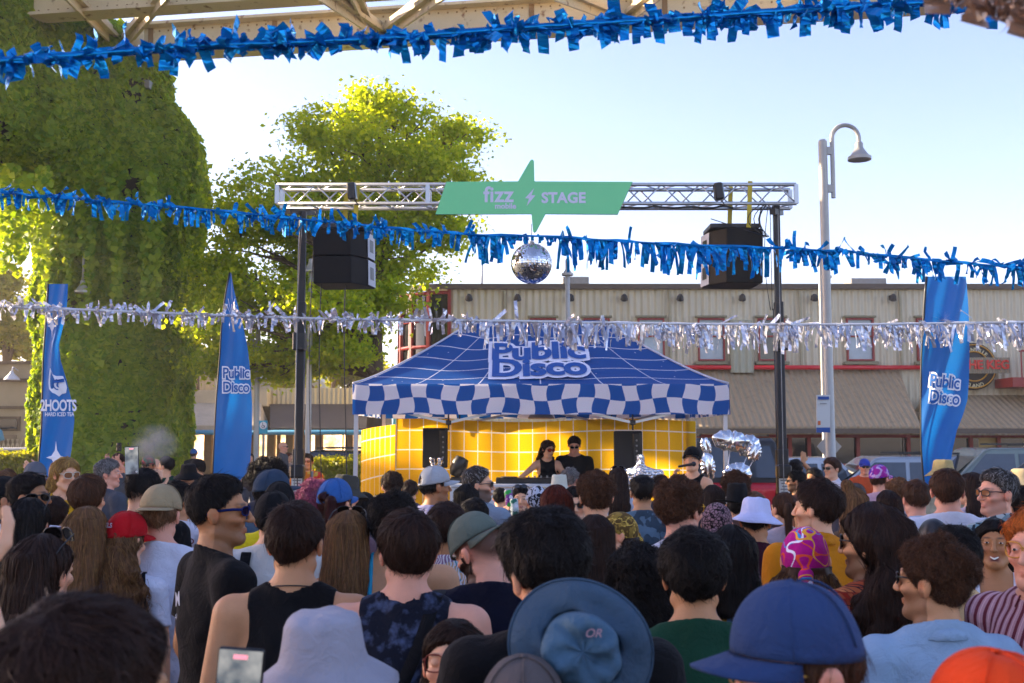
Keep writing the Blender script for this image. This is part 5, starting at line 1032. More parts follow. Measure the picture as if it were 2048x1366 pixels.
def roof_text(txt, cx_, cy_, size, off, mat, lift, par=None):
    p = at(cx_, cy_, YE+.8); V, Fc = text_mesh(txt, size, offset=off, spacing=.96); X_ = V[:, 0]+p.x; Z_ = p.z+V[:, 2]*.62
    tt = np.clip((Z_-ze)/(zr-ze), .001, 1)**(1/1.22); Y_ = YE+1.5*tt; Vn = np.stack([X_, Y_-lift, Z_+lift*.6+.012*np.sin(V[:, 0]*3.5)], 1); return mesh_obj('lettering', ln(Vn), Fc, mat, par or TN, smooth=False)
LETW = M('lilac_white_print', '#F2EEFC', rough=.55, var=.02); LETB = M('royal_blue_print', '#0450A0', rough=.55, var=.02)
for tx, y_ in (('Public', 706), ('Disco', 742)): roof_text(tx, 1076, y_, .55, .068, LETW, .02); roof_text(tx, 1076, y_, .55, .020, LETB, .032)
# backdrop
m, t, b = base_mat('yellow_grid_cloth'); u = t.new('ShaderNodeUVMap'); s = t.new('ShaderNodeSeparateXYZ', {0: u.outputs[0]}); U, Vv, _ = s.outputs
g1 = t.math('GREATER_THAN', t.math('ABSOLUTE', t.math('SUBTRACT', t.math('FRACT', t.math('MULTIPLY', U, 22.0)), .5)), .472); g2 = t.math('GREATER_THAN', t.math('ABSOLUTE', t.math('SUBTRACT', t.math('FRACT', t.math('MULTIPLY', Vv, 7.6)), .5)), .472)
col = t.mix(t.math('MAXIMUM', g1, g2), srgb('#FAC01A'), srgb('#FCF6EA')); t.l.new(col, b.inputs['Base Color']); b.inputs['Roughness'].default_value = .7; add_trans(t, b, col, .6)
YK = YE+DT-.1; BD = thing('backdrop', 'yellow cloth backdrop with white grid lines behind the DJs', 'backdrop', (xc, YK, 0)); xk0, xk1 = at(800, 0, YK).x, at(1380, 0, YK).x; zk = at(0, 838, YK).z
def bd(u_, v_): 
    p = np.array((xk0+(xk1-xk0)*u_, YK+.05*math.sin(u_*14)*(1.0)+.02*math.sin(u_*41+v_*2)-.0, v_*(zk-.02)+.025*math.sin(u_*9+1)*v_)); return tuple(p-np.array(BD.location))
grid_obj('cloth', bd, 120, 20, m, BD); 
def bl(u_, v_): p = np.array((xk0-.0-.30*math.sin(v_*0+u_*1.5), YK-u_*1.6, v_*(zk-.08-.1*u_))); return tuple(p-np.array(BD.location))
grid_obj('side_cloth', bl, 20, 20, m, BD, uvf=lambda u_, v_: (u_*.35, v_))
# DJ riser, table and gear
RI = thing('stage_riser', 'low dark stage riser under the DJ booth', 'stage', (xc, YE+1.5, 0)); MB().box((0, .1, .13), (3.6, 2.4, .26), bev=.01).build('deck', BLACK, RI)
YTb = 13.9; tx0, tx1 = at(905, 0, YTb).x, at(1200, 0, YTb).x; zt_ = at(0, 968, YTb).z; TB = thing('dj_table', 'white panelled DJ booth table facing the crowd', 'table', ((tx0+tx1)/2, YTb, 0)); lw_ = tx1-tx0
MB().box((0, .3, zt_-.02), (lw_, .7, .04), bev=.008).build('table_top', WHITEP, TB)
mb = MB(); 
for k in range(7): mb.box((0, 0, .32+(zt_-.36)*(k+.5)/7), (lw_, .03, (zt_-.36)/7-.008))
mb.build('front_panel', WHITEP, TB); MB().box((-lw_/2+.02, .3, zt_/2+.13), (.04, .6, zt_-.3)).build('side_panel', WHITEP, TB); MB().box((lw_/2-.02, .3, zt_/2+.13), (.04, .6, zt_-.3)).build('side_panel', WHITEP, TB)
MX = thing('dj_mixer', 'black DJ deck on the white table before the DJs', 'dj mixer', (at(1045, 0, YTb).x+.2, YTb+.3, zt_)); mb = MB().box((0, 0, .035), (1.1, .36, .07), bev=.01); mb.build('deck_body', DARK, MX)
[MB().lathe((x_, 0, .07), [(.11, 0), (.11, .015), (.02, .018)], 20).build('jog_wheel', M('jog_grey', '#3A3C40', rough=.3, metal=.5), MX, smooth='auto') for x_ in (-.38, .38)]; mb = MB(); [mb.lathe((-.12+.08*(k % 4), -.1+.07*(k//4), .07), [(.012, 0), (.010, .025), (.001, .026)], 8) for k in range(12)]; mb.build('knobs', GREY, MX)
def pa(label, px0, px1, py0, py1, Y, rz=0):
    a_, b_ = at(px0, py1, Y), at(px1, py0, Y); root = thing('stage_speaker', label, 'loudspeaker', ((a_.x+b_.x)/2, Y, 0), R(rz)); w_, h = b_.x-a_.x, b_.z-a_.z; c_ = (a_.z+b_.z)/2
    pr = [(-w_/2, -.2), (w_/2, -.2), (w_/2*.8, .2), (-w_/2*.8, .2)]; V = [(x, y, a_.z) for x, y in pr]+[(x, y, b_.z) for x, y in pr]; o = MB().add(V, [(3, 2, 1, 0), (4, 5, 6, 7), (0, 1, 5, 4), (1, 2, 6, 5), (2, 3, 7, 6), (3, 0, 4, 7)]).build('cabinet', M('black_speaker_plastic', '#121110', rough=.55, var=.1), root); md = o.modifiers.new('b', 'BEVEL'); md.width = .02; md.segments = 3
    MB().box((w_*.30, -.215, c_), (w_*.28, .03, h*.92), bev=.02).build('rear_panel', DARK, o, smooth='auto'); mb = MB(); [mb.lathe((w_*.30, -.23, c_-.2+.07*k), [(.014, 0), (.012, .01)], 8, rot=RX) for k in range(6)]; mb.build('sockets', GREY, o)
    mb = MB().lathe((0, 0, .26), [(.02, 0), (.018, a_.z-.26)], 10); [mb.bar((0, 0, .75), (.35*math.cos(k*2.1), .35*math.sin(k*2.1), .27), .02) for k in range(3)]; mb.build('tripod', BLACK, root, smooth='auto'); return root
pa('black speaker on a stand at the left end of the yellow backdrop', 843, 894, 856, 935, 15.2, 8); pa('tall black speaker with socket panel right of the male DJ', 1228, 1284, 862, 944, 14.6, -6)
PL = thing('pendant_lamp', 'cream bell pendant lamp hanging under the tent valance', 'pendant lamp', (at(1080, 0, 15).x, 15.0, at(0, 838, 15).z)); MB().lathe((0, 0, 0), [(.18, .0), (.185, .015), (.15, .06), (.07, .12), (.045, .17), (.04, .24), (.015, .26)], 24).build('lamp_shade', M('cream_enamel', '#C9B49A', rough=.4, var=.05), PL, smooth='auto'); MB().tube([(0, 0, .26), (0, 0, .75)], .006, 5).build('cord', BLACK, PL)
FOIL = M('silver_foil', '#D6D8DC', rough=.13, metal=1.0, var=.05, bump=.5, bscale=7); FOILC = M('silver_foil_fringe', '#C8C8CE', rough=.16, metal=.95, var=.1)
# silver mannequin pieces: legs by the left speaker, torso in front of the right one
def foil_obj(name, label, cat, Y, fn_, part, xs_, ys_, zs_, loc): root = thing(name, label, cat, loc); P_, Q_ = nets(fn_, xs_, ys_, zs_); mesh_obj(part, P_, Q_, MIRM, root); return root
m, t, b = base_mat('crumpled_mirror'); v = t.new('ShaderNodeTexVoronoi', {'Vector': coords(t), 'Scale': 34.0}); nn = t.new('ShaderNodeBump', {'Strength': 1.0, 'Distance': .03, 'Height': v.outputs[0]}); b.inputs['Metallic'].default_value = 1; b.inputs['Roughness'].default_value = .12; b.inputs['Base Color'].default_value = (.75, .75, .76, 1); t.l.new(nn.outputs[0], b.inputs['Normal']); MIRM = m
p = at(872, 935, YTb+.3)
def legs(X, Y, Z):
    d = None
    for s_ in (-1, 1): q = smin(caps(X, Y, Z, (s_*.035, 0, 0), (s_*.030, 0, .15), .040, .026), caps(X, Y, Z, (s_*.030, 0, .15), (s_*.055, 0, .30), .026, .038), .01); d = q if d is None else np.minimum(d, q)
    return np.maximum(d, Z-.30)
g = .008; foil_obj('mirror_ornament', 'mirror tiled silver leg ornament in front of the left speaker', 'ornament', 13.8, legs, 'legs', axis(-.12, .12, g), axis(-.07, .07, g), axis(-.05, .36, g), (p.x, YTb+.3, zt_+.03)); 
def tors(X, Y, Z): return smin(smin(ell(X, Y, Z, (0, 0, .14), (.20, .10, .17)), caps(X, Y, Z, (-.22, 0, .22), (.22, 0, .22), .05), .05), caps(X, Y, Z, (0, 0, .2), (0, 0, .40), .05, .045), .04)
p = at(1282, 985, 12.6); foil_obj('mirror_mannequin', 'silver mirrored headless torso ornament below the right speaker', 'ornament', 12.6, tors, 'torso', axis(-.30, .30, .01), axis(-.13, .13, .01), axis(-.1, .47, .01), (p.x, 12.6, at(0, 985, 12.6).z)); MB().lathe((0, 0, -at(0, 985, 12.6).z), [(.15, 0), (.02, .02), (.02, at(0, 985, 12.6).z)], 12).build('stand', BLACK, D.objects[[o.name for o in D.objects if o.name.startswith('mirror_mannequin')][0]])
MH = thing('moving_head_light', 'black stage light on the white table left of the DJs', 'stage light', (at(918, 0, YTb).x, YTb+.3, zt_)); MB().box((0, 0, .04), (.2, .2, .08), bev=.02).build('base', DARK, MH, smooth='auto'); MB().lathe((0, 0, .2), [(.06, -.12), (.10, -.05), (.11, .06), (.085, .14), (.02, .15)], 16, rot=Matrix.Rotation(R(25), 3, 'Y')).build('lamp_head', DARK, MH, smooth='auto')
# foil balloons on the right tent leg
def balloon(label, px_, py_, rx_, rz_, Y, tilt, seed):
    p = at(px_, py_, Y); s = Y/2150; a_, c_ = rx_*s*.86, rz_*s*.86; root = thing('foil_balloon', label, 'balloon', tuple(p), group='silver foil leaf balloons')
    def f(X, Y_, Z): x = X*math.cos(tilt)+Z*math.sin(tilt); z = -X*math.sin(tilt)+Z*math.cos(tilt); ed = np.sqrt((x/a_)**2+(z/c_)**2); wr = np.cos(np.arctan2(z, x)*11+seed)*.006*np.clip(ed, 0, 1)**2; return ell(x, Y_, z, (0, 0, 0), (a_, min(a_, c_)*.55, c_))*.9+wr+np.exp(-(x/.012)**2)*.018
    r = max(a_, c_)+.06; P_, Q_ = nets(f, axis(-r, r, .011), axis(-r*.6, r*.6, .011), axis(-r, r, .011)); mesh_obj('skin', P_, Q_, FOIL, root); tip = at(1440, 1010, Y)-p
    MB().tube([(0, .02, -c_*.6), (tip.x*.4, .05, tip.z*.45-.1), (tip.x, .05, tip.z)], .006, 5).build('stem', FOILC, root, smooth=True)
for a_ in (('large silver leaf balloon at the top of the cluster by the tent leg', 1462, 882, 44, 25, 12.3, -.15, 1), ('silver leaf balloon at the top right of the cluster', 1497, 892, 28, 26, 12.5, .5, 2), ('small pointed silver balloon by the black cap of the singer', 1412, 892, 12, 22, 12.2, .3, 3), ('tall silver leaf balloon beside the singer', 1416, 933, 17, 34, 12.1, .1, 4), ('round ribbed silver balloon low in the cluster', 1474, 950, 34, 30, 11.9, .2, 5), ('dull grey silver balloon drooping at the right of the cluster', 1509, 905, 16, 22, 12.4, -.3, 6)): balloon(*a_)
# ---------------------------------------------------------------- feather flags
def flagcloth(name):
    m, t, b = base_mat(name); n = t.new('ShaderNodeTexNoise', {'Vector': coords(t), 'Scale': 3.0, 'Detail': 3.0}).outputs[0]; col = t.mix(n, srgb('#0868B8'), srgb('#0C7ACC')); t.l.new(col, b.inputs['Base Color']); b.inputs['Roughness'].default_value = .45; b.inputs['Sheen Weight'].default_value = .3
    add_trans(t, b, col, .3); return m
FLAGM = flagcloth('blue_flag_cloth'); FW = M('flag_white_print', '#F2F2FA', rough=.6, var=.02); FB = M('flag_blue_print', '#0A62B4', rough=.6, var=.02)
def flag(label, prof, Y, wave, pole_side=0):
    ys_ = [p[0] for p in prof]; y0, y1 = ys_[0], ys_[-1]; c_ = at((prof[-1][1]+prof[-1][2])/2, y1, Y); root = thing('feather_flag', label, 'flag', (c_.x, Y, 0), group='blue feather flags'); L = np.array(root.location)
    ext = lambda py_: (np.interp(py_, ys_, [p[1] for p in prof]), np.interp(py_, ys_, [p[2] for p in prof]))
    def dep(u_, v_): return wave*math.sin(u_*5.5+v_*7)*(.4+.6*u_)+wave*.4*math.sin(u_*11+v_*13+1)
    def f(u_, v_): py_ = y0+(y1-y0)*v_; l, r_ = ext(py_); return tuple(np.array(at(l+(r_-l)*u_, py_, Y+dep(u_, v_)))-L)
    o = grid_obj('banner', f, 24, 70, FLAGM, root)
    mb = MB(); mb.tube([np.array(at(ext(y0+(y1-y0)*v_)[pole_side]-1, y0+(y1-y0)*v_, Y+.02))-L for v_ in np.linspace(0, 1, 16)]+[Vector((np.array(at(ext(y1)[pole_side], y1, Y))-L)*np.array((1, 1, 0)))], .012, 6); mb.build('pole', DARK, root, smooth=True); MB().lathe((float(at(ext(y1)[pole_side], y1, Y).x-L[0]), 0, 0), [(.22, 0), (.22, .03), (.03, .05)], 16).build('base', BLACK, root)
    def place(V, lift=.012):  # V in pixel units around (px,py): columns px, lift, py
        out = []
        for x_, k, y_ in V:
            l, r_ = ext(y_); u_ = min(1, max(0, (x_-l)/max(1, r_-l))); out.append(np.array(at(x_, y_, Y+dep(u_, (y_-y0)/(y1-y0))-lift-k))-L)
        return np.array(out)
    return root, o, place
def ftext(pl_, par, txt, cx_, cy_, size_px, off, mat, lift, sq=1.0, rotd=0):
    V, Fc = text_mesh(txt, 1.0, offset=off, spacing=.93); x, z = V[:, 0]*size_px*sq, V[:, 2]*size_px; c_, s_ = math.cos(R(rotd)), math.sin(R(rotd)); mesh_obj('lettering', pl_(np.stack([cx_+x*c_-z*s_, V[:, 1]*0, cy_-(z*c_+x*s_)], 1), lift), Fc, mat, par, smooth=False)
def fpoly(pl_, par, nm, pts_, mat, lift=.012): n = len(pts_); c_ = (sum(p[0] for p in pts_)/n, sum(p[1] for p in pts_)/n); V = [(x, 0, y) for x, y in pts_]+[(c_[0], 0, c_[1])]; mesh_obj(nm, pl_(V, lift), [(i, (i+1) % n, n) for i in range(n)], mat, par, smooth=False)
def star(cx_, cy_, r_, q=.18, hx=.55): return [(cx_+(r_*(hx if k % 4 == 0 else 1) if k % 2 == 0 else r_*q)*math.sin(k*PI/4)*(1 if k % 4 else 1), cy_-(r_ if k % 2 == 0 else r_*q)*math.cos(k*PI/4)) for k in range(8)]
def star4(cx_, cy_, rx_, ry_): 
    P_ = []
    for k in range(4):
        a_ = k*PI/2
        for t_ in (0, .33, .66): 
            A_ = (math.sin(a_)*rx_, -math.cos(a_)*ry_); B_ = (math.sin(a_+PI/2)*rx_, -math.cos(a_+PI/2)*ry_); q_ = (1-t_)**2; w_ = t_**2; P_.append((cx_+A_[0]*q_+B_[0]*w_, cy_+A_[1]*q_+B_[1]*w_))
    return P_
f1, b1, p1 = flag('twisted blue flag at the far left printed with an owl eye and iced tea lettering', [(568, 98, 136), (610, 95, 134), (650, 93, 127), (690, 90, 118), (720, 88, 121), (760, 87, 133), (800, 86, 143), (840, 85, 149), (870, 84, 146), (900, 81, 143), (940, 78, 136), (1010, 76, 132)], 10.8, .03)
fpoly(p1, b1, 'star', star4(104, 652, 9, 24), FW); fpoly(p1, b1, 'star', star4(112, 915, 20, 33), FW)
ftext(p1, b1, '2HOOTS', 117, 812, 31, .03, FW, .014, .62); ftext(p1, b1, 'HARD ICED TEA', 119, 829, 11, .02, FW, .014, .78)
fpoly(p1, b1, 'owl_emblem', [(100, 735), (104, 748), (112, 752), (126, 752), (131, 763), (134, 775), (132, 786), (124, 788), (118, 793), (111, 788), (104, 785), (98, 778), (97, 765), (98, 750)], FW)
cir = lambda x, y, r_: [(x+r_*math.cos(a)*.9, y+r_*math.sin(a)) for a in np.linspace(0, 2*PI, 17)[:-1]]
fpoly(p1, b1, 'owl_eye', cir(116, 769, 11.5), FB, .016); fpoly(p1, b1, 'owl_eye', cir(116, 769, 9), FW, .02); fpoly(p1, b1, 'owl_pupil', cir(117, 770, 5), FB, .024); fpoly(p1, b1, 'owl_brow', [(104, 761), (128, 757), (129, 764), (106, 766)], FB, .026)
def public(pl_, par, cx_, cy_, sz, dy, sq=.82, rd=0):
    for k, tx in enumerate(('Public', 'Disco')): ftext(pl_, par, tx, cx_, cy_+k*dy, sz, .11, FW, .012, sq, rd); ftext(pl_, par, tx, cx_, cy_+k*dy, sz, .012, FB, .018, sq, rd)
f2, b2_, p2 = flag('tall pointed blue feather flag beside the ivy pillar with white lettering', [(545, 461, 462), (580, 454, 468), (620, 448, 478), (660, 444, 488), (700, 442, 496), (740, 439, 500), (800, 434, 504), (860, 431, 504), (920, 428, 501), (945, 427, 495), (960, 428, 480), (1010, 440, 462)], 11.6, .02)
public(p2, b2_, 472, 747, 30, 28); [fpoly(p2, b2_, 'ray', [(463, 632), (463+math.sin(a)*(20+8*(k % 2))-.6, 632-math.cos(a)*(24+12*(k % 2))), (464+math.sin(a)*(20+8*(k % 2)), 632-math.cos(a)*(24+12*(k % 2)))], FW) for k, a in enumerate(np.linspace(-.5, .5, 5))]
f3, b3, p3 = flag('broad blue banner flag before the restaurant with star burst and white lettering', [(553, 1854, 1932), (600, 1850, 1936), (640, 1848, 1938), (700, 1845, 1939), (760, 1843, 1938), (800, 1843, 1935), (830, 1843, 1926), (860, 1843, 1914), (900, 1844, 1905), (950, 1848, 1898), (1010, 1856, 1890)], 10.6, .05)
public(p3, b3, 1889, 764, 36, 32, .78, -6)
for k, a in enumerate(np.linspace(-PI/2, PI/2, 11)): L_ = 20+8*(k % 2); fpoly(p3, b3, 'ray', [(1890+math.cos(a+PI/2)*1.2, 641+math.sin(a+PI/2)*1.2), (1890+math.sin(a)*L_, 641-math.cos(a)*L_), (1890-math.cos(a+PI/2)*1.2+.3, 641-1)], FW)
# ---------------------------------------------------------------- foil garlands
def foilm(name, c, rough=.18):
    m, t, b = base_mat(name); n = t.new('ShaderNodeTexNoise', {'Vector': coords(t), 'Scale': 22.0, 'Detail': 3.0}); b.inputs['Metallic'].default_value = .82; b.inputs['Roughness'].default_value = rough; b.inputs['Base Color'].default_value = srgb(c)+(1,)
    bp = t.new('ShaderNodeBump', {'Strength': .7, 'Distance': .01, 'Height': n.outputs[0]}); t.l.new(bp.outputs[0], b.inputs['Normal']); add_trans(t, b, srgb(c), .3); return m
FBLUE = foilm('blue_foil', '#1090D6'); FSILV = foilm('silver_foil_strip', '#D8D8E0', .14)
def garland(label, pts_, Y0, Y1, n, wpx, lfn, mat, seed, up_fn, cordr=.006, cordm=None, band=0):
    rs = np.random.default_rng(seed); X_ = [p[0] for p in pts_]; P_ = lambda x: np.array(at(x, np.interp(x, X_, [p[1] for p in pts_]), np.interp(x, [X_[0], X_[-1]], [Y0, Y1]))); mid = P_((X_[0]+X_[-1])/2)
    root = thing('foil_garland', label, 'garland', tuple(mid)); mb = MB().tube([P_(x)-mid for x in np.linspace(X_[0], X_[-1], 60)], cordr, 6); mb.build('cord', cordm or mat, root, smooth=True)
    V = []; Fq = []; S = 6
    for i in range(n):
        x = (i+rs.random())/n; x += .005*math.sin(x*61+seed)+.003*math.sin(x*143); x = X_[0]+(X_[-1]-X_[0])*x; p = P_(x)-mid; Yh = np.interp(x, [X_[0], X_[-1]], [Y0, Y1]); s = Yh/2150; w_ = wpx*s*(.7+.6*rs.random()); L_ = lfn(x, rs)*s; upk = up_fn(x, rs)
        a = rs.normal(0, .35); d = np.array((math.sin(a)*.8, rs.normal(0, .3), -math.cos(a))); 
        if upk: d = np.array((rs.normal(0, .8), rs.normal(0, .4), rs.normal(.3, .7)))
        d /= np.linalg.norm(d); side = np.cross(d, (0, 1, 0)); side /= np.linalg.norm(side)+1e-6; tw = rs.normal(0, .5); bend = rs.normal(0, .45 if not upk else .9); q = p.copy(); b0 = len(V)
        for k in range(S+1):
            nn_ = np.cross(d, side); sd_ = side*math.cos(tw)+nn_*math.sin(tw); cut = .35*w_*(rs.random()-.5) if k == S else 0
            V += [q-sd_*w_/2+d*cut, q+sd_*w_/2-d*cut]
            if k: Fq.append((b0+2*k-2, b0+2*k-1, b0+2*k+1, b0+2*k))
            st_ = L_/S; q = q+d*st_; tw += rs.normal(0, .25); fold = bend*.35+(rs.normal(0, 1.1) if rs.random() < (.12 if not upk else .35) else 0); d = d*math.cos(fold)+nn_*math.sin(fold)
            if not upk: d = d+np.array((0, 0, -.18))
            d /= np.linalg.norm(d); side = side-d*side.dot(d); side /= np.linalg.norm(side)+1e-6
    mesh_obj('fringe', V, Fq, mat, root, smooth=False)
    if band:
        bv = []; m_ = 90
        for i in range(m_+1):
            x = X_[0]+(X_[-1]-X_[0])*i/m_; p = P_(x)-mid; s = band*np.interp(x, [X_[0], X_[-1]], [Y0, Y1])/2150; bv += [p+np.array((0, .01*math.sin(i*1.7), s*(.6+.25*math.sin(i*1.3)))), p+np.array((0, -.01, -s*(.45+.25*math.sin(i*2.1))))]
        MB().add(bv, [(2*i, 2*i+1, 2*i+3, 2*i+2) for i in range(m_)]).build('folded_band', mat, root)
    return root
garland('thick crumpled blue foil garland strung across the top before the bridge', [(-40, 128), (0, 124), (200, 108), (400, 92), (600, 86), (800, 76), (1000, 60), (1180, 48), (1400, 34), (1600, 20), (1800, 8), (2090, -4)], 2.7, 3.4, 430, 20, lambda x, r_: r_.uniform(24, 62), FBLUE, 11, lambda x, r_: r_.random() < (.85 if x < 800 else .5), .012, band=14)
garland('blue foil fringe garland sagging in front of truss and disco ball', [(-20, 383), (200, 402), (400, 418), (600, 438), (800, 458), (950, 470), (1100, 473), (1250, 483), (1400, 491), (1560, 496), (1700, 504), (1900, 524), (2070, 538)], 6.2, 7.0, 560, 8.0, lambda x, r_: r_.uniform(24, 42) if x < 950 else r_.uniform(8, 20) if 1015 < x < 1112 else r_.uniform(34, 72) if x < 1540 else r_.uniform(22, 50), FBLUE, 12, lambda x, r_: r_.random() < (.5 if x < 950 else .06 if x < 1540 else .35), .006, band=5)
garland('silver foil fringe garland stretched across the tent peak', [(-20, 611), (250, 623), (500, 633), (700, 639), (960, 641), (1200, 645), (1400, 648), (1700, 649), (2070, 644)], 10.3, 10.3, 760, 6.0, lambda x, r_: r_.uniform(16, 36) if x < 960 else r_.uniform(30, 62), FSILV, 13, lambda x, r_: r_.random() < (.6 if x < 960 else .08), .012, WHITEP, band=4)
FBRZ = foilm('bronze_silver_foil', '#C8A890', .2)
garland('near blurred silver bronze foil garland end in the top right corner', [(1860, -30), (1950, -8), (2040, 18), (2110, 30)], 1.5, 1.35, 46, 46, lambda x, r_: r_.uniform(30, 70), FBRZ, 15, lambda x, r_: r_.random() < .7, .006, band=30)
# ---------------------------------------------------------------- cars
def car(label, cpx, Y, rz, L_, H_, paint, roofk=.62, suv=True, roofm=None):
    root = thing('parked_car', label, 'car', (at(cpx, 900, Y).x, Y, 0), R(rz), 'cars parked along the street'); W_ = .92; PT = M('car_paint', paint, rough=.25, metal=.3, var=.03, coat=.6)
    belt = H_*.60; a, b = -L_/2, L_/2; wx = (a+L_*.19, b-L_*.20)
    def body(X, Y_, Z):
        d = rbox(X, Y_, Z, (0, 0, belt*.5+.12), (L_/2, W_, belt*.5-.12), .16)
        for w_ in wx: d = smax(d, -(np.sqrt((X-w_)**2+(Z-.33)**2)-.39), .02)
        return d
    P_, Q_ = nets(body, axis(a-.1, b+.1, .06), axis(-1.05, 1.05, .06), axis(.05, belt+.12, .05)); bo = mesh_obj('body', P_, Q_, PT, root)
    x0, x1 = (a+.06 if suv else a+L_*.12), b-L_*.27; xs_ = [(x0, belt-.05), (x0+(.18 if suv else .55), H_-.06), (x0+.35+(.3 if not suv else 0), H_), (x1-L_*.2, H_-.02), (x1-L_*.17, H_-.06), (x1, belt-.05)]
    V = []; 
    for s_ in (-1, 1):
        for x, z in xs_: V.append((x, s_*(W_-.05-(z-belt)*.22), z))
    n = len(xs_); cb = MB().add(V, [tuple(range(n-1, -1, -1)), tuple(range(n, 2*n))]+[(i, (i+1) % n, n+(i+1) % n, n+i) for i in range(n)]).build('cabin', roofm or PT, root); md = cb.modifiers.new('b', 'BEVEL'); md.width = .05; md.segments = 3
    for s_ in (-1, 1):
        Yf = lambda z: s_*(W_-.05-(z-belt)*.22+.012); zl, zh = belt+.04, H_-.13; bx = np.interp([zl, zh], [belt-.05, H_-.06], [x0, x0+(.18 if suv else .55)]); fx = np.interp([zl, zh], [belt-.05, H_-.06], [x1, x1-L_*.17]); m0, m1, m2 = bx[0]+.1, (bx[0]+fx[0])*.5-.35, (bx[0]+fx[0])*.5+.30
        for (l0, l1, t0, t1) in ((bx[0]+.10, m1-.05, bx[1]+.10, m1-.03), (m1+.03, m2-.04, m1+.05, m2-.06), (m2+.04, fx[0]-.16, m2+.02, fx[1]-.08)):
            MB().quad((l0, Yf(zl), zl), (l1, Yf(zl), zl), (t1, Yf(zh), zh), (t0, Yf(zh), zh)).build('window', CARG, cb)
    ww = W_-.2; MB().quad((x1+.035, -ww, belt+.0), (x1+.035, ww, belt+.0), (x1-L_*.165+.02, ww-.14, H_-.11), (x1-L_*.165+.02, -ww+.14, H_-.11)).build('windscreen', CARG, cb)
    xr0 = x0-.015; MB().quad((xr0-.01, -ww, belt+.06), (xr0-.01, ww, belt+.06), (x0+(.16 if suv else .5)-.02, ww-.12, H_-.14), (x0+(.16 if suv else .5)-.02, -ww+.12, H_-.14)).build('rear_window', CARG, cb)
    for s_ in (-1, 1):
        MB().box((a+.02, s_*(W_-.14), belt-.13), (.10, .16, .28), bev=.02).build('tail_light', M('red_tail_light', '#A01010', rough=.2), bo); MB().box((b-.05, s_*(W_-.2), belt-.18), (.12, .26, .14), bev=.02).build('headlight', GLASSB, bo); MB().box((x1-.25, s_*(W_+.08), belt+.05), (.12, .16, .12), bev=.03).build('mirror', PT, bo, smooth='auto')
        for w_ in wx:
            wh = MB().lathe((w_, s_*(W_-.12), .33), [(.20, -.11), (.33, -.10), (.34, 0), (.33, .10), (.20, .11)], 24, rot=RX).build('wheel', M('tyre', '#16161A', rough=.9), root, smooth='auto'); MB().lathe((w_, s_*(W_-.03), .33), [(.21, -.02), (.19, .02), (.03, .03)], 16, rot=RX).build('rim', ALU, wh, smooth='auto')
    if suv: [MB().bar((x0+.4, q_, H_+.05), (x1-L_*.28, q_, H_+.05), .04).build('roof_rail', DARK, cb) for q_ in (-.62, .62)]
    return root
CARG = M('car_window_glass', '#2A3540', rough=.05, var=.2, spec=1.0)
car('dark blue estate car parked behind the hedge left of the tent', 790, 27, 0, 4.6, 1.62, '#16233A', suv=True)
car('dark grey car with black roof beside the left tent leg', 975, 20.5, 176, 4.5, 1.40, '#2A2C30', suv=False)
car('red sports car parked behind the dark grey car', 870, 23.5, 5, 4.2, 1.35, '#8A1A1E', suv=False)
car('red pickup jeep with black soft top behind the foil balloons', 1440, 21.5, 88, 4.2, 1.92, '#C01428', roofm=M('black_soft_top', '#26282C', rough=.6))
car('silver estate car parked right of the tall lamp post', 1755, 23, 178, 4.7, 1.55, '#9AA3AC')
car('pale grey car half hidden behind the right truss pole', 1560, 24, 176, 4.4, 1.5, '#B4BAC0', suv=False)
car('sage green off-road car behind the right blue flag', 1965, 22, 180, 4.5, 1.74, '#6E7A70')
car('black car at the right edge behind the green off-road car', 2085, 19.5, 150, 4.3, 1.55, '#1C1E22', suv=False)
# ================================================================ CROWD
P = make_person
pc_ = lambda c, **k: cloth('plain', c, **k)
BK = pc_('#0D0D10'); WH = pc_('#D6D8E4'); NV = pc_('#161A30'); SKN = None
UP = lambda s, x=.16, z=1.90, y=.22, c=.5: {('R' if s > 0 else 'L'): ((s*.30, .16, 1.45), (s*x, y, z-.22), (0, .05, 1), (0, 1, 0), c)}
# -------- nearest heads
P(172, 1188, 1.22, 'blurred dark short haired person nearest the bottom left corner', hair='short', hc='dbr', hy=28, tm=pc_('#2A2A30'), skin='md')
P(-480, 1035, 1.55, 'person cut by the left edge raising a bare arm beside dark hair', hair='messy', hc='blk', hy=50, top='tank', tm=pc_('#30303A'), skin='lt', arms={'R': ((.36, .06, 1.40), (.27, .10, 1.66), (-.35, .1, 1), (0, 1, 0), .4)})
bh = P(650, 1213, 1.78, 'person in the pale grey fuzzy bucket hat at the bottom', hair='short', hc='dbr', hat='bucket', hatm=pc_('#9C9AA4'), hy=10, tm=pc_('#4A4A52'), hp=-4)
P(1592, 1158, 1.595, 'person in the big blurred navy blue cap facing left', hair='short', hc='br', hat='cap', hatm=pc_('#2C4068'), hy=-78, hp=6, yaw=-30, gl='clr', glm=GOLD, extra='closed', tm=pc_('#303A50'), skin='pk')
P(1985, 1297, 1.42, 'person in the blurred bright orange cap at the bottom right corner', hair='short', hat='cap', hatm=pc_('#E8481C'), hy=-20, extra='closed', tm=pc_('#404048'))
P(1046, 1310, 1.62, 'person in a brown grey cap below the hanging blue sun hat', hair='short', hat='cap', hatm=pc_('#5A5250'), hy=0, extra='closed', tm=pc_('#303034'))
bs = P(1088, 1022, 2.12, 'person with messy black hair and black shirt carrying the blue sun hat', hair='messy', hc='blk', hy=-28, hp=16, hr=-8, tm=BK, build=1.12, skin='lt')
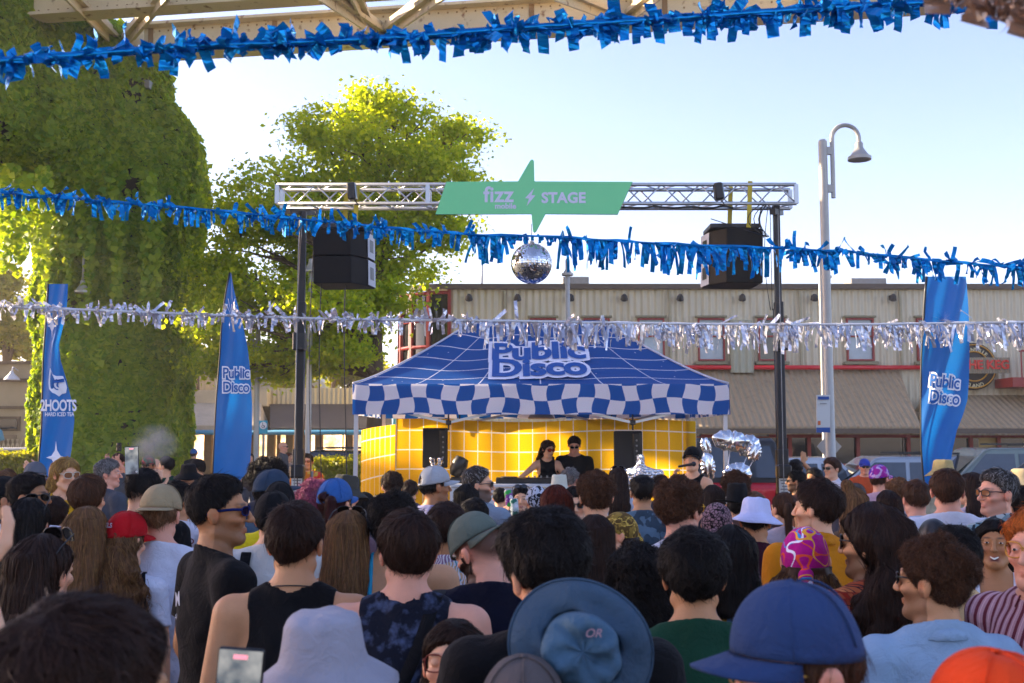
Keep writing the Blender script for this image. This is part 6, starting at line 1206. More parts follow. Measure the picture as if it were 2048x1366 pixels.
P(906, 1243, 2.25, 'woman with brown fringe and round eyeglasses looking up by the black shirt', hair='long', hc='dbr', sex='f', yaw=150, hy=40, gl='clrbig', glm=pc_('#7A3A30'), smile=1, tm=pc_('#1E56A0'), skin='lt', hp=-8)
P(470, 1560, 1.5, 'short person holding up a phone below the frame', hair='short', tm=pc_('#303034'), arms={'R': ((.30, .12, 1.30), (.10, .30, 1.52), (0, .1, 1), (0, -1, 0), .9)})
# -------- front row
P(592, 1004, 2.95, 'man with brown fade haircut, cord necklace and black sleeveless top', hair='short', hc='dbr', hy=8, top='tank', tm=BK, build=1.10, skin='md', stubble=1)
P(437, 948, 3.35, 'man in profile with blue sport sunglasses and black zip shirt', hair='crop', hc='blk', hy=30, yaw=56, gl='sportpur', glm=pc_('#12205A'), tm=pc_('#0A0A0D'), build=1.1, skin='tn', beard=.35, stubble=1)
P(818, 1018, 2.85, 'man with cyan sunglasses and navy acid wash sleeveless shirt', hair='shag', hc='dbr', hy=-24, yaw=4, gl='on', glm=pc_('#28B4D0'), top='tank', tm=cloth('acid', '#141826', '#4A5674'), build=1.12, skin='pk', stubble=1)
P(787, 986, 3.7, 'bare shouldered person with fluffy dark hair behind the navy sleeveless man', hair='curly', hc='blk', sex='m', hy=10, top='strap', tm=pc_('#2A9CC0'), skin='md', build=1.15)
P(893, 1003, 4.1, 'man with short dark hair in a leaf patterned shirt', hair='short', hc='dbr', hy=5, top='tee', tm=cloth('leaf', '#D8D4D8', '#5E9AA8', '#8A6A8A'), skin='tn', build=1.12)
P(955, 1027, 3.15, 'bald man in a backwards grey green cap with head bowed', hair='bald', hc='dbr', hat='cap', hatm=pc_('#5C665C'), haty=180, hy=-48, hp=26, hr=-4, beard=.9, tm=pc_('#0E1024'), skin='pk', build=1.1, stubble=1)
P(1386, 1058, 2.6, 'man with thick black hair in a dark green shirt', hair='messy', hc='blk', hy=3, tm=pc_('#16402E'), skin='md', low=.012)
P(1275, 1088, 3.05, 'woman with dark curly shoulder length hair beside the green shirt', hair='curlylong', hc='blk', sex='f', tm=pc_('#24242A'), hy=-5, zend=1.2)
P(1190, 1028, 3.85, 'woman with long straight dark hair behind the blue sun hat', hair='long', hc='dbr', sex='f', tm=BK, hy=12)
P(1358, 957, 3.9, 'curly brown haired man with yellow framed sunglasses facing right', hair='curly', hc='br', hy=40, yaw=6, gl='on', glm=pc_('#D8A020'), top='collar', tm=WH, skin='pk', beard=.15)
P(1747, 1007, 3.0, 'bearded man with long dark ponytail and red geometric shirt', hair='lowpony', hc='dbr', hy=-48, gl='onbig', top='collar', tm=cloth('aztec', '#8A2418', '#C08050', '#241A28'), beard=.8, stubble=1, skin='md', build=1.05)
P(1868, 1074, 2.6, 'man with sunlit curly brown hair and pale blue chambray shirt', hair='curly', hc='br', hy=-42, yaw=-6, gl='on', top='collar', tm=cloth('denim', '#8CA8C4', '#B4C8DA'), beard=.6, stubble=1, skin='md', build=1.05)
P(1905, 1052, 3.4, 'person with tousled black hair and pale yellow shirt behind the curly man', hair='messy', hc='blk', hy=10, top='collar', tm=pc_('#D8B888'), skin='md')
rd = P(2062, 1012, 2.75, 'red haired man with round eyeglasses and pink striped shirt', hair='short', hc='gin', hy=-62, yaw=180+10, gl='clrbig', glm=pc_('#6A5A40'), top='collar', tm=cloth('stripes', '#B8909A', '#6A2C3A', '#D8B8BE', 1.3), skin='pk', build=1.15, face=True) if False else P(2076, 1012, 2.75, 'red haired man with round eyeglasses and pink striped shirt', hair='short', hc='gin', hy=-20, yaw=-112, gl='clrbig', glm=GOLD, top='collar', tm=cloth('stripes', '#B8909A', '#6A2C3A', '#D8B8BE', 1.3), skin='pk', build=1.15, face=True)
P(1608, 1050, 3.15, 'woman in a magenta headscarf with coloured squiggles over brown hair', hair='wavy', hc='br', sex='f', hat='scarf', hatm=cloth('squiggle', '#B0107C', '#E05030', '#3088C8'), hy=14, tm=pc_('#3A2430'))
P(1634, 958, 4.25, 'man with dark swept hair and stubble in a mustard shirt', hair='messy', hc='dbr', hy=-52, top='collar', tm=pc_('#C87C10'), beard=.45, skin='lt', stubble=1)
P(1512, 993, 4.9, 'man in the lavender white bucket hat and maroon shirt', hair='short', hc='blk', hat='bucket', hatm=pc_('#C4C8E8'), hy=28, hp=10, tm=pc_('#3A1024'), skin='md')
P(1433, 1003, 4.7, 'person in a black and pink leopard print headscarf', hair='short', hc='blk', sex='f', hat='scarf', hatm=cloth('leopard', '#120C10', '#8C6C74'), hy=20, tm=cloth('leopard', '#120C10', '#8C6C74'), top='tee')
P(1462, 1050, 3.3, 'person in a light blue shirt with orange and white stripes', hair='bob', hc='blk', sex='f', hy=10, top='collar', tm=cloth('stripes', '#7A9CC8', '#C8901C', '#E0E0E6', .6), skin='md')
# -------- left middle
P(250, 1022, 3.95, 'woman in a red cap with wavy brown hair and white top', hair='wavy', hc='lbr', sex='f', hat='cap', hatm=pc_('#B00A16'), extra='closed', hy=24, hp=8, tm=WH, zend=1.15, skin='lt')
P(322, 968, 4.1, 'man in a backwards tan cap and white t-shirt', hair='short', hc='lbr', hat='cap', hatm=pc_('#9A8868'), haty=180, hy=4, tm=WH, build=1.1, skin='pk', extra='flat')
P(176, 1011, 3.9, 'woman with long straight highlighted light brown hair', hair='longer', hc='lbr', sex='f', hy=-6, tm=pc_('#403840'))
P(87, 1068, 2.8, 'woman with long dark brown hair and sunglasses pushed up, lower left', hair='long', hc='dbr', sex='f', gl='upbig', hy=20, tm=pc_('#2A2A2E'), zend=1.1)
P(60, 994, 3.9, 'woman with straight black hair and eyeglasses resting on her head', hair='long', hc='blk', sex='f', gl='up', hy=4, tm=pc_('#2A3040'))
P(58, 945, 5.0, 'man in profile with black fade, purple lens sunglasses and white shirt', hair='crop', hc='blk', hy=72, yaw=15, gl='onpur', tm=WH, skin='tn', stubble=1)
P(6, 952, 5.3, 'man in a black cap at the left edge with sunlit face', hair='short', hc='blk', hat='cap', hatm=BK, hy=58, extra='closed', tm=NV, skin='md')
P(70, 923, 7.6, 'white haired man in a grey cap facing right', hair='short', hc='wht', hat='cap', hatm=pc_('#5C606A'), hy=80, yaw=60, gl='on', extra='closed', tm=WH, skin='pk')
P(133, 914, 6.9, 'blonde woman in a yellow top with white sunglasses', hair='wavy', hc='bln', sex='f', yaw=140, hy=-10, gl='onbigbrn', glm=pc_('#E0D4C0'), top='tank', tm=pc_('#D8A410'), skin='lt', hp=6)
P(15, 938, 8.2, 'person with sunlit light brown hair waving near the left edge', hair='shag', hc='lbr', sex='f', tm=pc_('#6A6058'), arms={'R': ((.30, .1, 1.5), (.20, .16, 1.74), (-.8, 0, .55), (0, 1, 0), .3)})
P(108, 992, 5.3, 'person with flattened dark brown hair before the yellow top', hair='short', hc='dbr', tm=pc_('#2C3040'), hy=-10)
P(178, 949, 4.95, 'man with shaggy brown hair and plaid shirt filming with raised phone', hair='shag', hc='br', hy=10, top='tee', tm=cloth('plaid', '#2E2830', '#4A3A44', '#3C4C68'), skin='lt', build=1.05,
  arms={'R': ((.34, .12, 1.42), (.285, .22, 1.665), (.12, .1, 1), (-.3, .9, 0), .75)})
P(285, 938, 5.1, 'man with shaved sides and dark top in a black collared shirt', hair='crop', hc='blk', hy=22, hp=14, top='collar', tm=BK, stubble=1, build=1.15, skin='lt')
P(217, 917, 8.1, 'grey haired man half hidden by the raised wrist', hair='messy', hc='gry', yaw=40, hy=45, tm=pc_('#4A4E58'), skin='pk', face=True)
P(236, 906, 12.5, 'man by the ivy pillar holding a small black camera to his face', hair='short', hc='dbr', yaw=180, tm=pc_('#505860'), skin='pk', arms={'R': ((.27, .12, 1.42), (.07, .20, 1.64), (0, .2, 1), (0, -1, 0), .9), 'L': ((-.27, .12, 1.42), (-.07, .20, 1.64), (0, .2, 1), (0, -1, 0), .9)})
P(297, 911, 12.0, 'man in a red and green patterned cap with sunlit orange face', hair='short', hc='dbr', hat='cap', hatm=cloth('floral', '#A02838', '#1E6A50', '#181818', 1.5), yaw=185, gl='on', extra='flat', tm=pc_('#A05030'), skin='md')
P(312, 918, 13.2, 'bald older man seen between patterned cap and green tank top', hair='bald', hc='wht', yaw=150, tm=pc_('#7A7068'), skin='lt', beard=.3)
P(333, 913, 11.8, 'dark haired man in a green tank top facing away to the left', hair='short', hc='blk', hy=-60, yaw=-20, top='tank', tm=pc_('#1E4034'), skin='lt')
P(378, 926, 9.4, 'smiling woman in a black bucket hat and sunglasses', hair='short', hc='blk', sex='f', hat='bucket', hatm=BK, yaw=170, hy=18, hp=4, gl='on', smile=2, tm=WH, skin='md')
P(397, 917, 12.0, 'man in a black cap with red mirrored sunglasses facing left', hair='short', hc='blk', hat='cap', hatm=BK, yaw=-70, hy=-15, gl='onred', extra='closed', tm=BK, skin='lt')
P(461, 921, 13.2, 'bald bearded man with yellow sunglasses facing left by the blue flag', hair='bald', hc='br', yaw=-75, gl='on', glm=pc_('#D8A020'), beard=1, tm=pc_('#304058'), skin='pk')
P(355, 961, 5.6, 'person with black hair in a white t-shirt with maroon sleeves and lettering', hair='short', hc='blk', hy=35, tm=WH, skin='md', low=.02)
P(388, 897, 22, 'man in a dark shirt and blue cap walking past the shops', hair='short', hat='cap', hatm=pc_('#2868B0'), extra='closed', tm=pc_('#1E2228'), hy=10)
P(566, 884, 21, 'bald older man in a grey polo shirt standing beyond the left truss pole', hair='bald', hc='wht', yaw=95, gl='on', tm=pc_('#4E5058'), skin='pk', top='collar')
P(578, 905, 21.5, 'person with reddish hair beside the bald man in grey', hair='bob', hc='red', sex='f', yaw=120, tm=pc_('#A08A80'))
P(646, 899, 22, 'dark haired person in a white shirt seen from behind by the hedge', hair='short', hc='blk', tm=WH)
P(714, 921, 18.5, 'person in a grey shirt resting between hedge and parked jeep', hair='short', hc='dbr', yaw=170, gl='on', tm=pc_('#6A6470'), skin='md')
P(615, 906, 13.4, 'man with red eyeglasses and moustache in orange floral shirt and braces', hair='short', hc='dbr', yaw=178, gl='onbrn', glm=pc_('#A02820'), top='collar', tm=cloth('floral', '#C87820', '#B83A30', '#C8B050', 1.1), skin='lt', beard=.25)
# -------- centre middle
P(547, 981, 4.35, 'person in a black cap and white t-shirt with black backpack straps', hair='short', hc='blk', hat='cap', hatm=BK, hy=8, extra='closed', tm=pc_('#C6C6C0'), build=1.15, low=.04)
P(543, 938, 5.4, 'man in a slate blue cap facing right before the truss pole', hair='short', hc='blk', hat='cap', hatm=pc_('#2C3C50'), hy=62, extra='closed', tm=pc_('#4A6074'), skin='lt')
P(560, 962, 5.0, 'person in a black cap with white emblem and yellow shirt', hair='short', hc='blk', hat='cap', hatm=BK, hy=-12, extra='closed', tm=pc_('#D8C420'))
P(537, 916, 6.6, 'person with round black afro hair beside the slate cap', hair='afro', hc='blk', tm=pc_('#3A3A44'), skin='dk')
P(630, 962, 6.4, 'person with curly pink hair left of the blue cap', hair='afro', hc='pnk', sex='f', tm=pc_('#9C98B4'), skin='lt')
P(670, 956, 4.8, 'woman in a blue cap with long dark red ponytail', hair='pony', hc='wine', sex='f', hat='cap', hatm=pc_('#2E5A98'), hy=24, tm=pc_('#6A5058'), skin='lt', zend=None)
P(691, 948, 6.0, 'person in an olive grey bucket hat behind the blue cap', hair='bob', hc='dbr', sex='f', hat='bucket', hatm=pc_('#3E3E38'), hy=30, hp=10, tm=pc_('#4A4850'))
P(697, 1019, 3.7, 'woman with long highlighted hair, sunglasses on top and bare back', hair='longer', hc='lbr', sex='f', gl='up', hy=-2, top='strap', tm=cloth('plaid', '#8C90C0', '#A8A8CC', '#7070A8'), skin='tn', zend=1.12)
P(730, 984, 6.6, 'woman with long straight black hair and dark top near the tent leg', hair='long', hc='blk', sex='f', tm=pc_('#3A3E50'), hy=4)
P(784, 944, 7.8, 'person with curly dark brown hair and lavender shirt', hair='curly', hc='dbr', tm=pc_('#8C98C0'), hy=-20)
P(868, 931, 6.1, 'man in a pale grey cap with lavender shirt and black strap facing right', hair='short', hc='blk', hat='cap', hatm=pc_('#A0A4AA'), hy=55, yaw=10, tm=pc_('#8C8CB4'), build=1.15, skin='tn')
P(955, 932, 6.4, 'grey haired bearded man with sunglasses facing right', hair='crop', hc='sp', hy=70, yaw=20, gl='on', beard=.85, top='collar', tm=pc_('#8C9CAC'), skin='lt', stubble=1)
P(933, 967, 6.0, 'woman with smooth black hair before the grey bearded man', hair='bob', hc='blk', sex='f', tm=pc_('#202028'))
P(949, 996, 5.5, 'person with round dark hair beside the grey green cap', hair='short', hc='blk', tm=pc_('#20242E'))
P(1042, 971, 7.4, 'woman facing back holding up two cans with eyeglasses on her head', hair='tied', hc='blk', sex='f', yaw=172, hy=10, gl='up', tm=pc_('#30343E'), skin='lt', face=True,
  arms={'R': ((.26, .10, 1.28), (.17, .17, 1.46), (0, .2, 1), (-.6, -.6, 0), .95)})
P(1074, 970, 6.4, 'person in a black and white paisley headscarf', hair='short', hc='blk', hat='scarf', hatm=cloth('baroque', '#14141C', '#B8BCC8', '#B8BCC8'), hy=-20, tm=cloth('baroque', '#14141C', '#B8BCC8', '#B8BCC8'))
P(1112, 969, 5.0, 'woman with smooth auburn red hair', hair='long', hc='red', sex='f', hy=-10, tm=pc_('#4A3030'))
P(1150, 972, 5.6, 'woman with sunglasses looking back over her shoulder beside auburn hair', hair='long', hc='blk', sex='f', yaw=150, hy=30, gl='on', tm=pc_('#30242A'), skin='lt')
P(1118, 948, 8.2, 'person in a cream cloth hat below the DJs', hair='short', hc='gry', hat='fedora', hatm=pc_('#C4C4B4'), hy=20, tm=WH)
P(1140, 936, 9.2, 'person with curly grey hair below the male DJ', hair='curly', hc='gry', hy=30, tm=pc_('#6A6A70'), skin='pk')
P(1192, 944, 4.9, 'man with curly brown hair in front of the DJ booth', hair='curly', hc='br', hy=-6, tm=cloth('baroque', '#241410', '#A06820', '#C89838'), skin='lt', build=.95)
P(1237, 1022, 4.6, 'woman in a gold patterned headscarf looking left over her shoulder', hair='long', hc='dbr', sex='f', hat='scarf', hatm=cloth('baroque', '#8A7030', '#5A4420', '#C8A850'), yaw=-85, hy=-10, tm=cloth('baroque', '#201410', '#A06820', '#C89838'), skin='lt', face=True)
P(1284, 949, 6.4, 'man with dark undercut and grey blue camouflage vest', hair='crop', hc='blk', hy=-8, top='tee', tm=cloth('camo', '#3A4A58', '#5E7688'), skin='md', stubble=1)
P(1236, 934, 8.4, 'woman with long brown hair and sunglasses on top below the right speaker', hair='longer', hc='dbr', sex='f', gl='up', tm=WH, hy=4)
P(1322, 951, 8.6, 'person with tight dark curls behind the yellow framed glasses', hair='curly', hc='dbr', tm=pc_('#40404A'))
P(1470, 944, 8.0, 'person with round curly brown hair before the foil balloons', hair='afro', hc='br', tm=pc_('#5A3038'), skin='md')
P(1425, 969, 6.6, 'woman with straight dark hair beside the black fedora', hair='long', hc='dbr', sex='f', tm=pc_('#34343C'), hy=5)
P(1473, 965, 6.4, 'person in a black brimmed hat', hair='short', hc='blk', hat='fedora', hatm=BK, hy=5, tm=BK)
P(1507, 983, 6.4, 'person with light brown hair just behind the lavender bucket hat', hair='short', hc='lbr', tm=pc_('#50606A'))
P(1567, 984, 6.0, 'woman with brown ponytail and hair clip', hair='pony', hc='br', sex='f', hy=-25, tm=pc_('#B8A8B0'))
P(1700, 972, 5.1, 'woman with light brown hair and a small top bun', hair='bun', hc='lbr', sex='f', tm=pc_('#6A5848'), hy=-8)
P(1775, 980, 6.2, 'person with short dark bob beside the two sunlit heads', hair='bob', hc='dbr', sex='f', tm=pc_('#40323A'))
P(1796, 957, 6.7, 'man with sunlit curly fair brown hair', hair='curly', hc='lbr', hy=-10, tm=pc_('#A8B0C0'), skin='pk')
P(1830, 959, 5.9, 'man with short dark hair and pale blue collared shirt lit from the left', hair='short', hc='br', hy=-6, top='collar', tm=pc_('#B0BCD0'), skin='pk')
P(1892, 937, 5.3, 'man with short grey brown hair in a white t-shirt', hair='short', hc='br', hy=16, tm=WH, build=1.2, skin='pk')
P(1865, 1031, 4.7, 'person in a shiny black skull cap', hair='short', hc='blk', hat='beanie', hatm=M('black_satin', '#0E0C10', rough=.35), tm=pc_('#282830'))
P(1885, 917, 8.4, 'person in a khaki bucket hat lit by the sun', hair='short', hc='br', hat='bucket', hatm=pc_('#A89868'), hy=-30, tm=pc_('#B0A890'), skin='pk')
P(1942, 944, 6.5, 'woman with dark brown bob and pale pink top', hair='bob', hc='dbr', sex='f', hy=-25, tm=pc_('#D8C4D0'), skin='lt')
P(1994, 937, 5.0, 'man in profile with grey swept undercut, round sunglasses and floral shirt', hair='crop', hc='sp', hy=-80, yaw=-25, gl='onbrn', top='collar', tm=cloth('floral', '#1E2A34', '#6A8890', '#A8B0B0', 2), skin='pk', stubble=1, beard=.35)
P(1992, 1036, 4.0, 'laughing woman with black hair and white halter top', hair='long', hc='blk', sex='f', yaw=204, hy=4, hp=-4, smile=2, top='strap', tm=WH, skin='tn', face=True)
P(1757, 929, 8.4, 'person in a purple tie dye cap and pale pink shirt raising a hand', hair='short', hc='br', hat='cap', hatm=cloth('tiedye', '#5A28B0', '#A02890', '#C8A8D0'), hy=50, extra='closed', tm=pc_('#C8A0AC'), skin='pk', arms={'R': ((.28, .12, 1.30), (.13, .16, 1.52), (.3, .1, 1), (-.5, -.6, 0), .6)})
P(1729, 917, 13.5, 'man in a blue cap and orange t-shirt facing the camera', hair='short', hc='wht', hat='cap', hatm=pc_('#3848A8'), yaw=190, gl='on', tm=pc_('#C8542C'), skin='pk')
P(1664, 914, 10.5, 'brown haired man with sunglasses and white shirt facing left into the sun', hair='messy', hc='br', yaw=-110, hy=-10, gl='on', top='collar', tm=WH, skin='lt')
P(1592, 940, 9.6, 'dark curly haired man with sunglasses by the right truss pole', hair='curly', hc='blk', yaw=-75, gl='on', tm=pc_('#5A3A30'), skin='md', beard=.8)
P(1628, 935, 9.9, 'dark haired smiling person between raised hand and white shirt', hair='short', hc='blk', yaw=-120, smile=1, tm=pc_('#6A5048'), skin='tn')
P(1597, 905, 10.8, 'person in black behind the truss pole raising a sunlit hand', hair='short', hc='blk', tm=BK, skin='md', arms={'R': ((.28, .10, 1.50), (.20, .14, 1.76), (.1, 0, 1), (0, 1, 0), .25)}) if False else P(1590, 918, 11.2, 'person in black behind the truss pole raising a sunlit hand', hair='short', hc='blk', tm=BK, skin='md', arms={'R': ((.26, .06, 1.56), (.13, .10, 1.72), (.1, 0, 1), (0, 1, 0), .25)})
P(1712, 966, 8.0, 'person in a grey brown cap behind the small bun', hair='short', hat='cap', hatm=pc_('#4A4442'), hy=-15, extra='closed', tm=pc_('#504A50'))
P(1781, 951, 8.6, 'person in a navy cap with pale trim right of the purple cap', hair='short', hat='cap', hatm=pc_('#2A4264'), hy=-30, extra='closed', tm=pc_('#A0A0A4'))
P(2040, 935, 8.0, 'person in a cream hat at the right edge', hair='short', hc='lbr', hat='bucket', hatm=pc_('#C8B488'), hy=-20, tm=pc_('#A89070'), skin='pk')
P(2046, 975, 5.6, 'dark haired person cut by the right edge behind the grey undercut', hair='short', hc='blk', tm=pc_('#8A6A5A'))
P(1960, 905, 20, 'distant person in a dark top by the restaurant doors', hair='short', hc='dbr', tm=pc_('#3A3030'), hy=30)
P(2035, 900, 24, 'distant person in a tan hat near the restaurant entrance', hair='short', hat='bucket', hatm=pc_('#B89870'), tm=pc_('#8A6A50'))
P(500, 906, 20, 'distant woman in a dark top beside the middle blue flag', hair='long', hc='dbr', sex='f', yaw=160, tm=pc_('#302A30'))
P(45, 889, 30, 'white haired person behind the green bin', hair='short', hc='wht', yaw=170, tm=pc_('#A89880'), skin='pk')
P(820, 960, 9.0, 'person with brown hair near the left speaker of the booth', hair='short', hc='dbr', tm=pc_('#504858'))
P(1000, 975, 9.2, 'person with dark hair at the front of the DJ table', hair='short', hc='blk', tm=pc_('#3A4450'), hy=12)
P(905, 1060, 3.0, 'low person with black hair between leaf shirt and bowed cap', hair='long', hc='blk', sex='f', tm=pc_('#20242E')) if False else None
P(480, 1000, 5.2, 'person with dark hair hidden beside the blue sport sunglasses', hair='short', hc='dbr', tm=pc_('#D8C420')) if False else None
# -------- performers
P(1096, 880, 12.2, 'female DJ with long dark hair, red sunglasses and black vest', hair='wavy', hc='dbr', sex='f', yaw=172, hy=-22, hp=14, gl='onbigred', top='tank', tm=BK, skin='lt', dz=.26, group='performers under the tent', zend=1.3,
  arms={'R': ((.40, .10, 1.22), (.30, .30, 1.08), (-.4, .6, -.7), (0, -.5, -1), .5), 'L': ((-.28, .12, 1.17), (-.10, .34, 1.18), (.3, .6, .3), (0, 0, -1), .9)})
P(1148, 872, 12.3, 'male DJ in a black t-shirt and dark sunglasses looking down', hair='short', hc='dbr', yaw=182, hp=20, gl='on', tm=BK, skin='pk', dz=.26, build=1.05, group='performers under the tent')
sg_ = P(1386, 893, 9.5, 'singer in a black cap and black halter top holding a microphone', hair='short', hc='blk', sex='f', hat='cap', hatm=BK, yaw=-150, hy=-5, hp=-8, extra='closed', top='tank', tm=BK, skin='lt', face=True, group='performers under the tent',
  arms={'R': ((.24, .12, 1.22), (.09, .24, 1.44), (-.1, .1, 1), (-1, 0, 0), 1.1)})
# ---------------------------------------------------------------- worn details and held things
def person(s): return next(o for o in D.objects if o.get('label', '').startswith(s))
def strap(who, pts_, w_, mat, nm='bag_strap'):
    r_ = person(who); m_ = MB(); pts_ = [Vector(p)+Vector((0, -.016 if p[1] < -.08 else 0, .014 if p[2] > 1.44 else 0)) for p in pts_]; vs = []
    for i, p in enumerate(pts_):
        d = (pts_[min(i+1, len(pts_)-1)]-pts_[max(i-1, 0)]).normalized(); n = Vector((0, -1, .3)) if p.y < .02 else Vector((0, .3, 1)); s_ = d.cross(n).normalized()*w_/2; vs += [p+s_, p-s_]
    o = MB().add(vs, [(2*i, 2*i+1, 2*i+3, 2*i+2) for i in range(len(pts_)-1)]).build(nm, mat, r_, smooth=True); md = o.modifiers.new('t', 'SOLIDIFY'); md.thickness = .006; md.offset = 0
STR = pc_('#0C0C10')
for who, sx_, w_ in (('person in a black cap and white t-shirt', (-.115, .115), .05),): [strap(who, [(x, .06, 1.42), (x, .0, 1.475), (x, -.07, 1.46), (x*1.0, -.115, 1.38), (x*.95, -.132, 1.25), (x*.9, -.13, 1.05)], w_, STR, 'backpack_strap') for x in sx_]
strap('man in a pale grey cap', [(.16, .02, 1.48), (.13, -.06, 1.48), (.05, -.125, 1.38), (-.06, -.14, 1.24), (-.15, -.12, 1.1)], .045, STR)
strap('man with cyan sunglasses', [(.10, .04, 1.49), (.10, -.05, 1.485), (.06, -.125, 1.36), (.0, -.14, 1.22), (-.08, -.13, 1.08)], .04, STR)
strap('woman in a red cap', [(.08, .04, 1.47), (.10, -.04, 1.465), (.13, -.10, 1.38), (.16, -.11, 1.28)], .05, STR)
strap('red haired man', [(-.10, -.04, 1.50), (-.10, .05, 1.49), (-.105, .115, 1.40), (-.11, .14, 1.25), (-.12, .13, 1.05)], .05, pc_('#1A2438'))
r_ = person('man with brown fade'); MB().tube([(.072*math.sin(a), -.018-.072*math.cos(a), 1.492+.016*math.cos(a)) for a in np.linspace(0, 2*PI, 25)[:-1]], .0022, 5, closed=True).build('necklace', DARK, r_, smooth=True)
for who in ('man with red eyeglasses',):
    for x in (-.09, .09): strap(who, [(x, .145, 1.0), (x, .14, 1.2), (x, .13, 1.35), (x, .06, 1.475)], .035, pc_('#7A8494'), 'brace_strap')
# sun hat hanging on the black shirt
ch = at(1163, 1300, 2.02); SH = thing('sun_hat', 'blue grey wide brimmed sun hat hanging crown outward on a black shirt', 'hat', tuple(ch)); SH.scale = (.89, .89, .89); HM = pc_('#4A687E', rough=.7); HM2 = pc_('#3E5468', rough=.7)
hm_ = bpy.data.materials.new('sun_hat_cloth'); 
rot = Matrix.Rotation(R(84), 3, 'X') @ Matrix.Rotation(R(8), 3, 'Z'); V = []; N_ = 64; prof = [(.146, -.026), (.139, -.014), (.122, .000), (.105, .004), (.088, .008), (.080, .016), (.078, .034), (.074, .050), (.064, .062), (.048, .068), (.03, .066), (.001, .064)]
for r_, z_ in prof:
    for i in range(N_):
        a = 2*PI*i/N_; oval = 1+.06*math.cos(2*a+1.2); cr = (.010*math.sin(3*a+r_*60)+.008*math.sin(7*a-r_*90))*(z_ > .015)*min(1, r_/.05)
        fold = .022*math.exp(-((math.cos(a-.7)*r_-.012)/.014)**2)*(r_ < .085)+.016*math.exp(-((math.sin(a-.3)*r_+.03)/.012)**2)*(r_ < .08)
        rip = .007*math.sin(5*a+.5)*(z_ < .01)+.010*math.sin(2*a)*(r_ > .12); V.append(rot @ Vector((r_*oval*math.cos(a)*(1+cr*2), r_*oval*math.sin(a)*1.02, z_+cr+rip-fold)))
m_ = len(prof); br_ = MB().add(V[:6*N_], [(j*N_+i, j*N_+(i+1) % N_, (j+1)*N_+(i+1) % N_, (j+1)*N_+i) for j in range(5) for i in range(N_)]).build('brim', HM2, SH, smooth=True); md = br_.modifiers.new('t', 'SOLIDIFY'); md.thickness = .004
cr_ = MB().add(V[5*N_:], [(j*N_+i, j*N_+(i+1) % N_, (j+1)*N_+(i+1) % N_, (j+1)*N_+i) for j in range(m_-6) for i in range(N_)]).build('crown', HM, SH, smooth=True); md = cr_.modifiers.new('t', 'SOLIDIFY'); md.thickness = .003
MB().tube([rot @ Vector((.145*(1+.06*math.cos(2*a+1.2))*math.cos(a), .148*(1+.06*math.cos(2*a+1.2))*math.sin(a), -.021+.007*math.sin(5*a+.5)+.010*math.sin(2*a))) for a in np.linspace(0, 2*PI, 65)[:-1]], .003, 6, closed=True).build('brim_binding', HM2, br_, smooth=True)
Vt, Ft = text_mesh('OR', .024, offset=.0003, shear=.3); mesh_obj('embroidery', Vt+np.array((.018, -.082, .048), np.float32), Ft, pc_('#B09098'), cr_, smooth=False)
# phones, cans, microphone, camera
def phone(label, px_, py_, Y, w_px, tilt, rz_=0):
    p = at(px_, py_, Y); w_ = w_px*Y/2150; h = w_*2.02; root = thing('phone', label, 'phone', tuple(p), R(rz_)); rt = Matrix.Rotation(tilt, 3, 'Y')
    MB().box((0, 0, 0), (w_, .009, h), bev=.004, ry=tilt).build('phone_case', DARK, root, smooth='auto')
    m, t, b = base_mat('phone_screen'); co = coords(t); n = t.new('ShaderNodeTexNoise', {'Vector': co, 'Scale': 2.2/w_*.05*10, 'Detail': 4.0}); s = t.new('ShaderNodeSeparateXYZ', {0: co}); up = t.new('ShaderNodeMapRange', {0: s.outputs[2], 1: -h*.1, 2: h*.15}).outputs[0]
    rp = t.new('ShaderNodeMapRange', {0: n.outputs[0], 1: .42, 2: .58}).outputs[0]; low = t.mix(rp, (.04, .05, .08), (.30, .36, .45)); hi_ = t.mix(rp, (.12, .16, .2), (.62, .62, .60)); col = t.mix(up, low, hi_); t.l.new(col, b.inputs['Emission Color']); b.inputs['Emission Strength'].default_value = .13; b.inputs['Base Color'].default_value = (.02, .02, .03, 1); b.inputs['Roughness'].default_value = .15
    so_ = MB().box(tuple(rt @ Vector((0, -.0052, 0))), (w_*.92, .002, h*.95), ry=tilt).build('screen', m, root)
    m2, t2, b2 = base_mat('record_red'); b2.inputs['Emission Color'].default_value = (.8, .05, .04, 1); b2.inputs['Emission Strength'].default_value = .25; MB().box(tuple(rt @ Vector((0, -.0066, h*.41))), (w_*.3, .001, h*.045), ry=tilt).build('record_bar', m2, so_)
    MB().lathe(tuple(rt @ Vector((w_*.33, -.0066, -h*.40))), [(.001, .001), (.0045, 0)], 12, rot=RX, cap=False).build('shutter_button', WHITEP, so_); return root
phone('phone recording the stage in the raised hand of the plaid shirt man', 264, 921, 5.72, 28, R(-3))
phone('large blurred phone recording the stage at the bottom left', 476, 1392, 1.72, 92, R(4))
phone('small phone held low beside the pale bucket hat', 776, 1366, 2.5, 20, R(5))
p = at(238, 897, 14.8); CA = thing('camera', 'small black camera held up before the ivy pillar', 'camera', tuple(p)); MB().box((0, 0, .02), (.06, .05, .12), bev=.01).build('camera_body', DARK, CA); MB().lathe((0, -.02, .03), [(.022, 0), (.02, .04), (.001, .04)], 12, rot=RX).build('camera_lens', LENS, CA, smooth='auto')
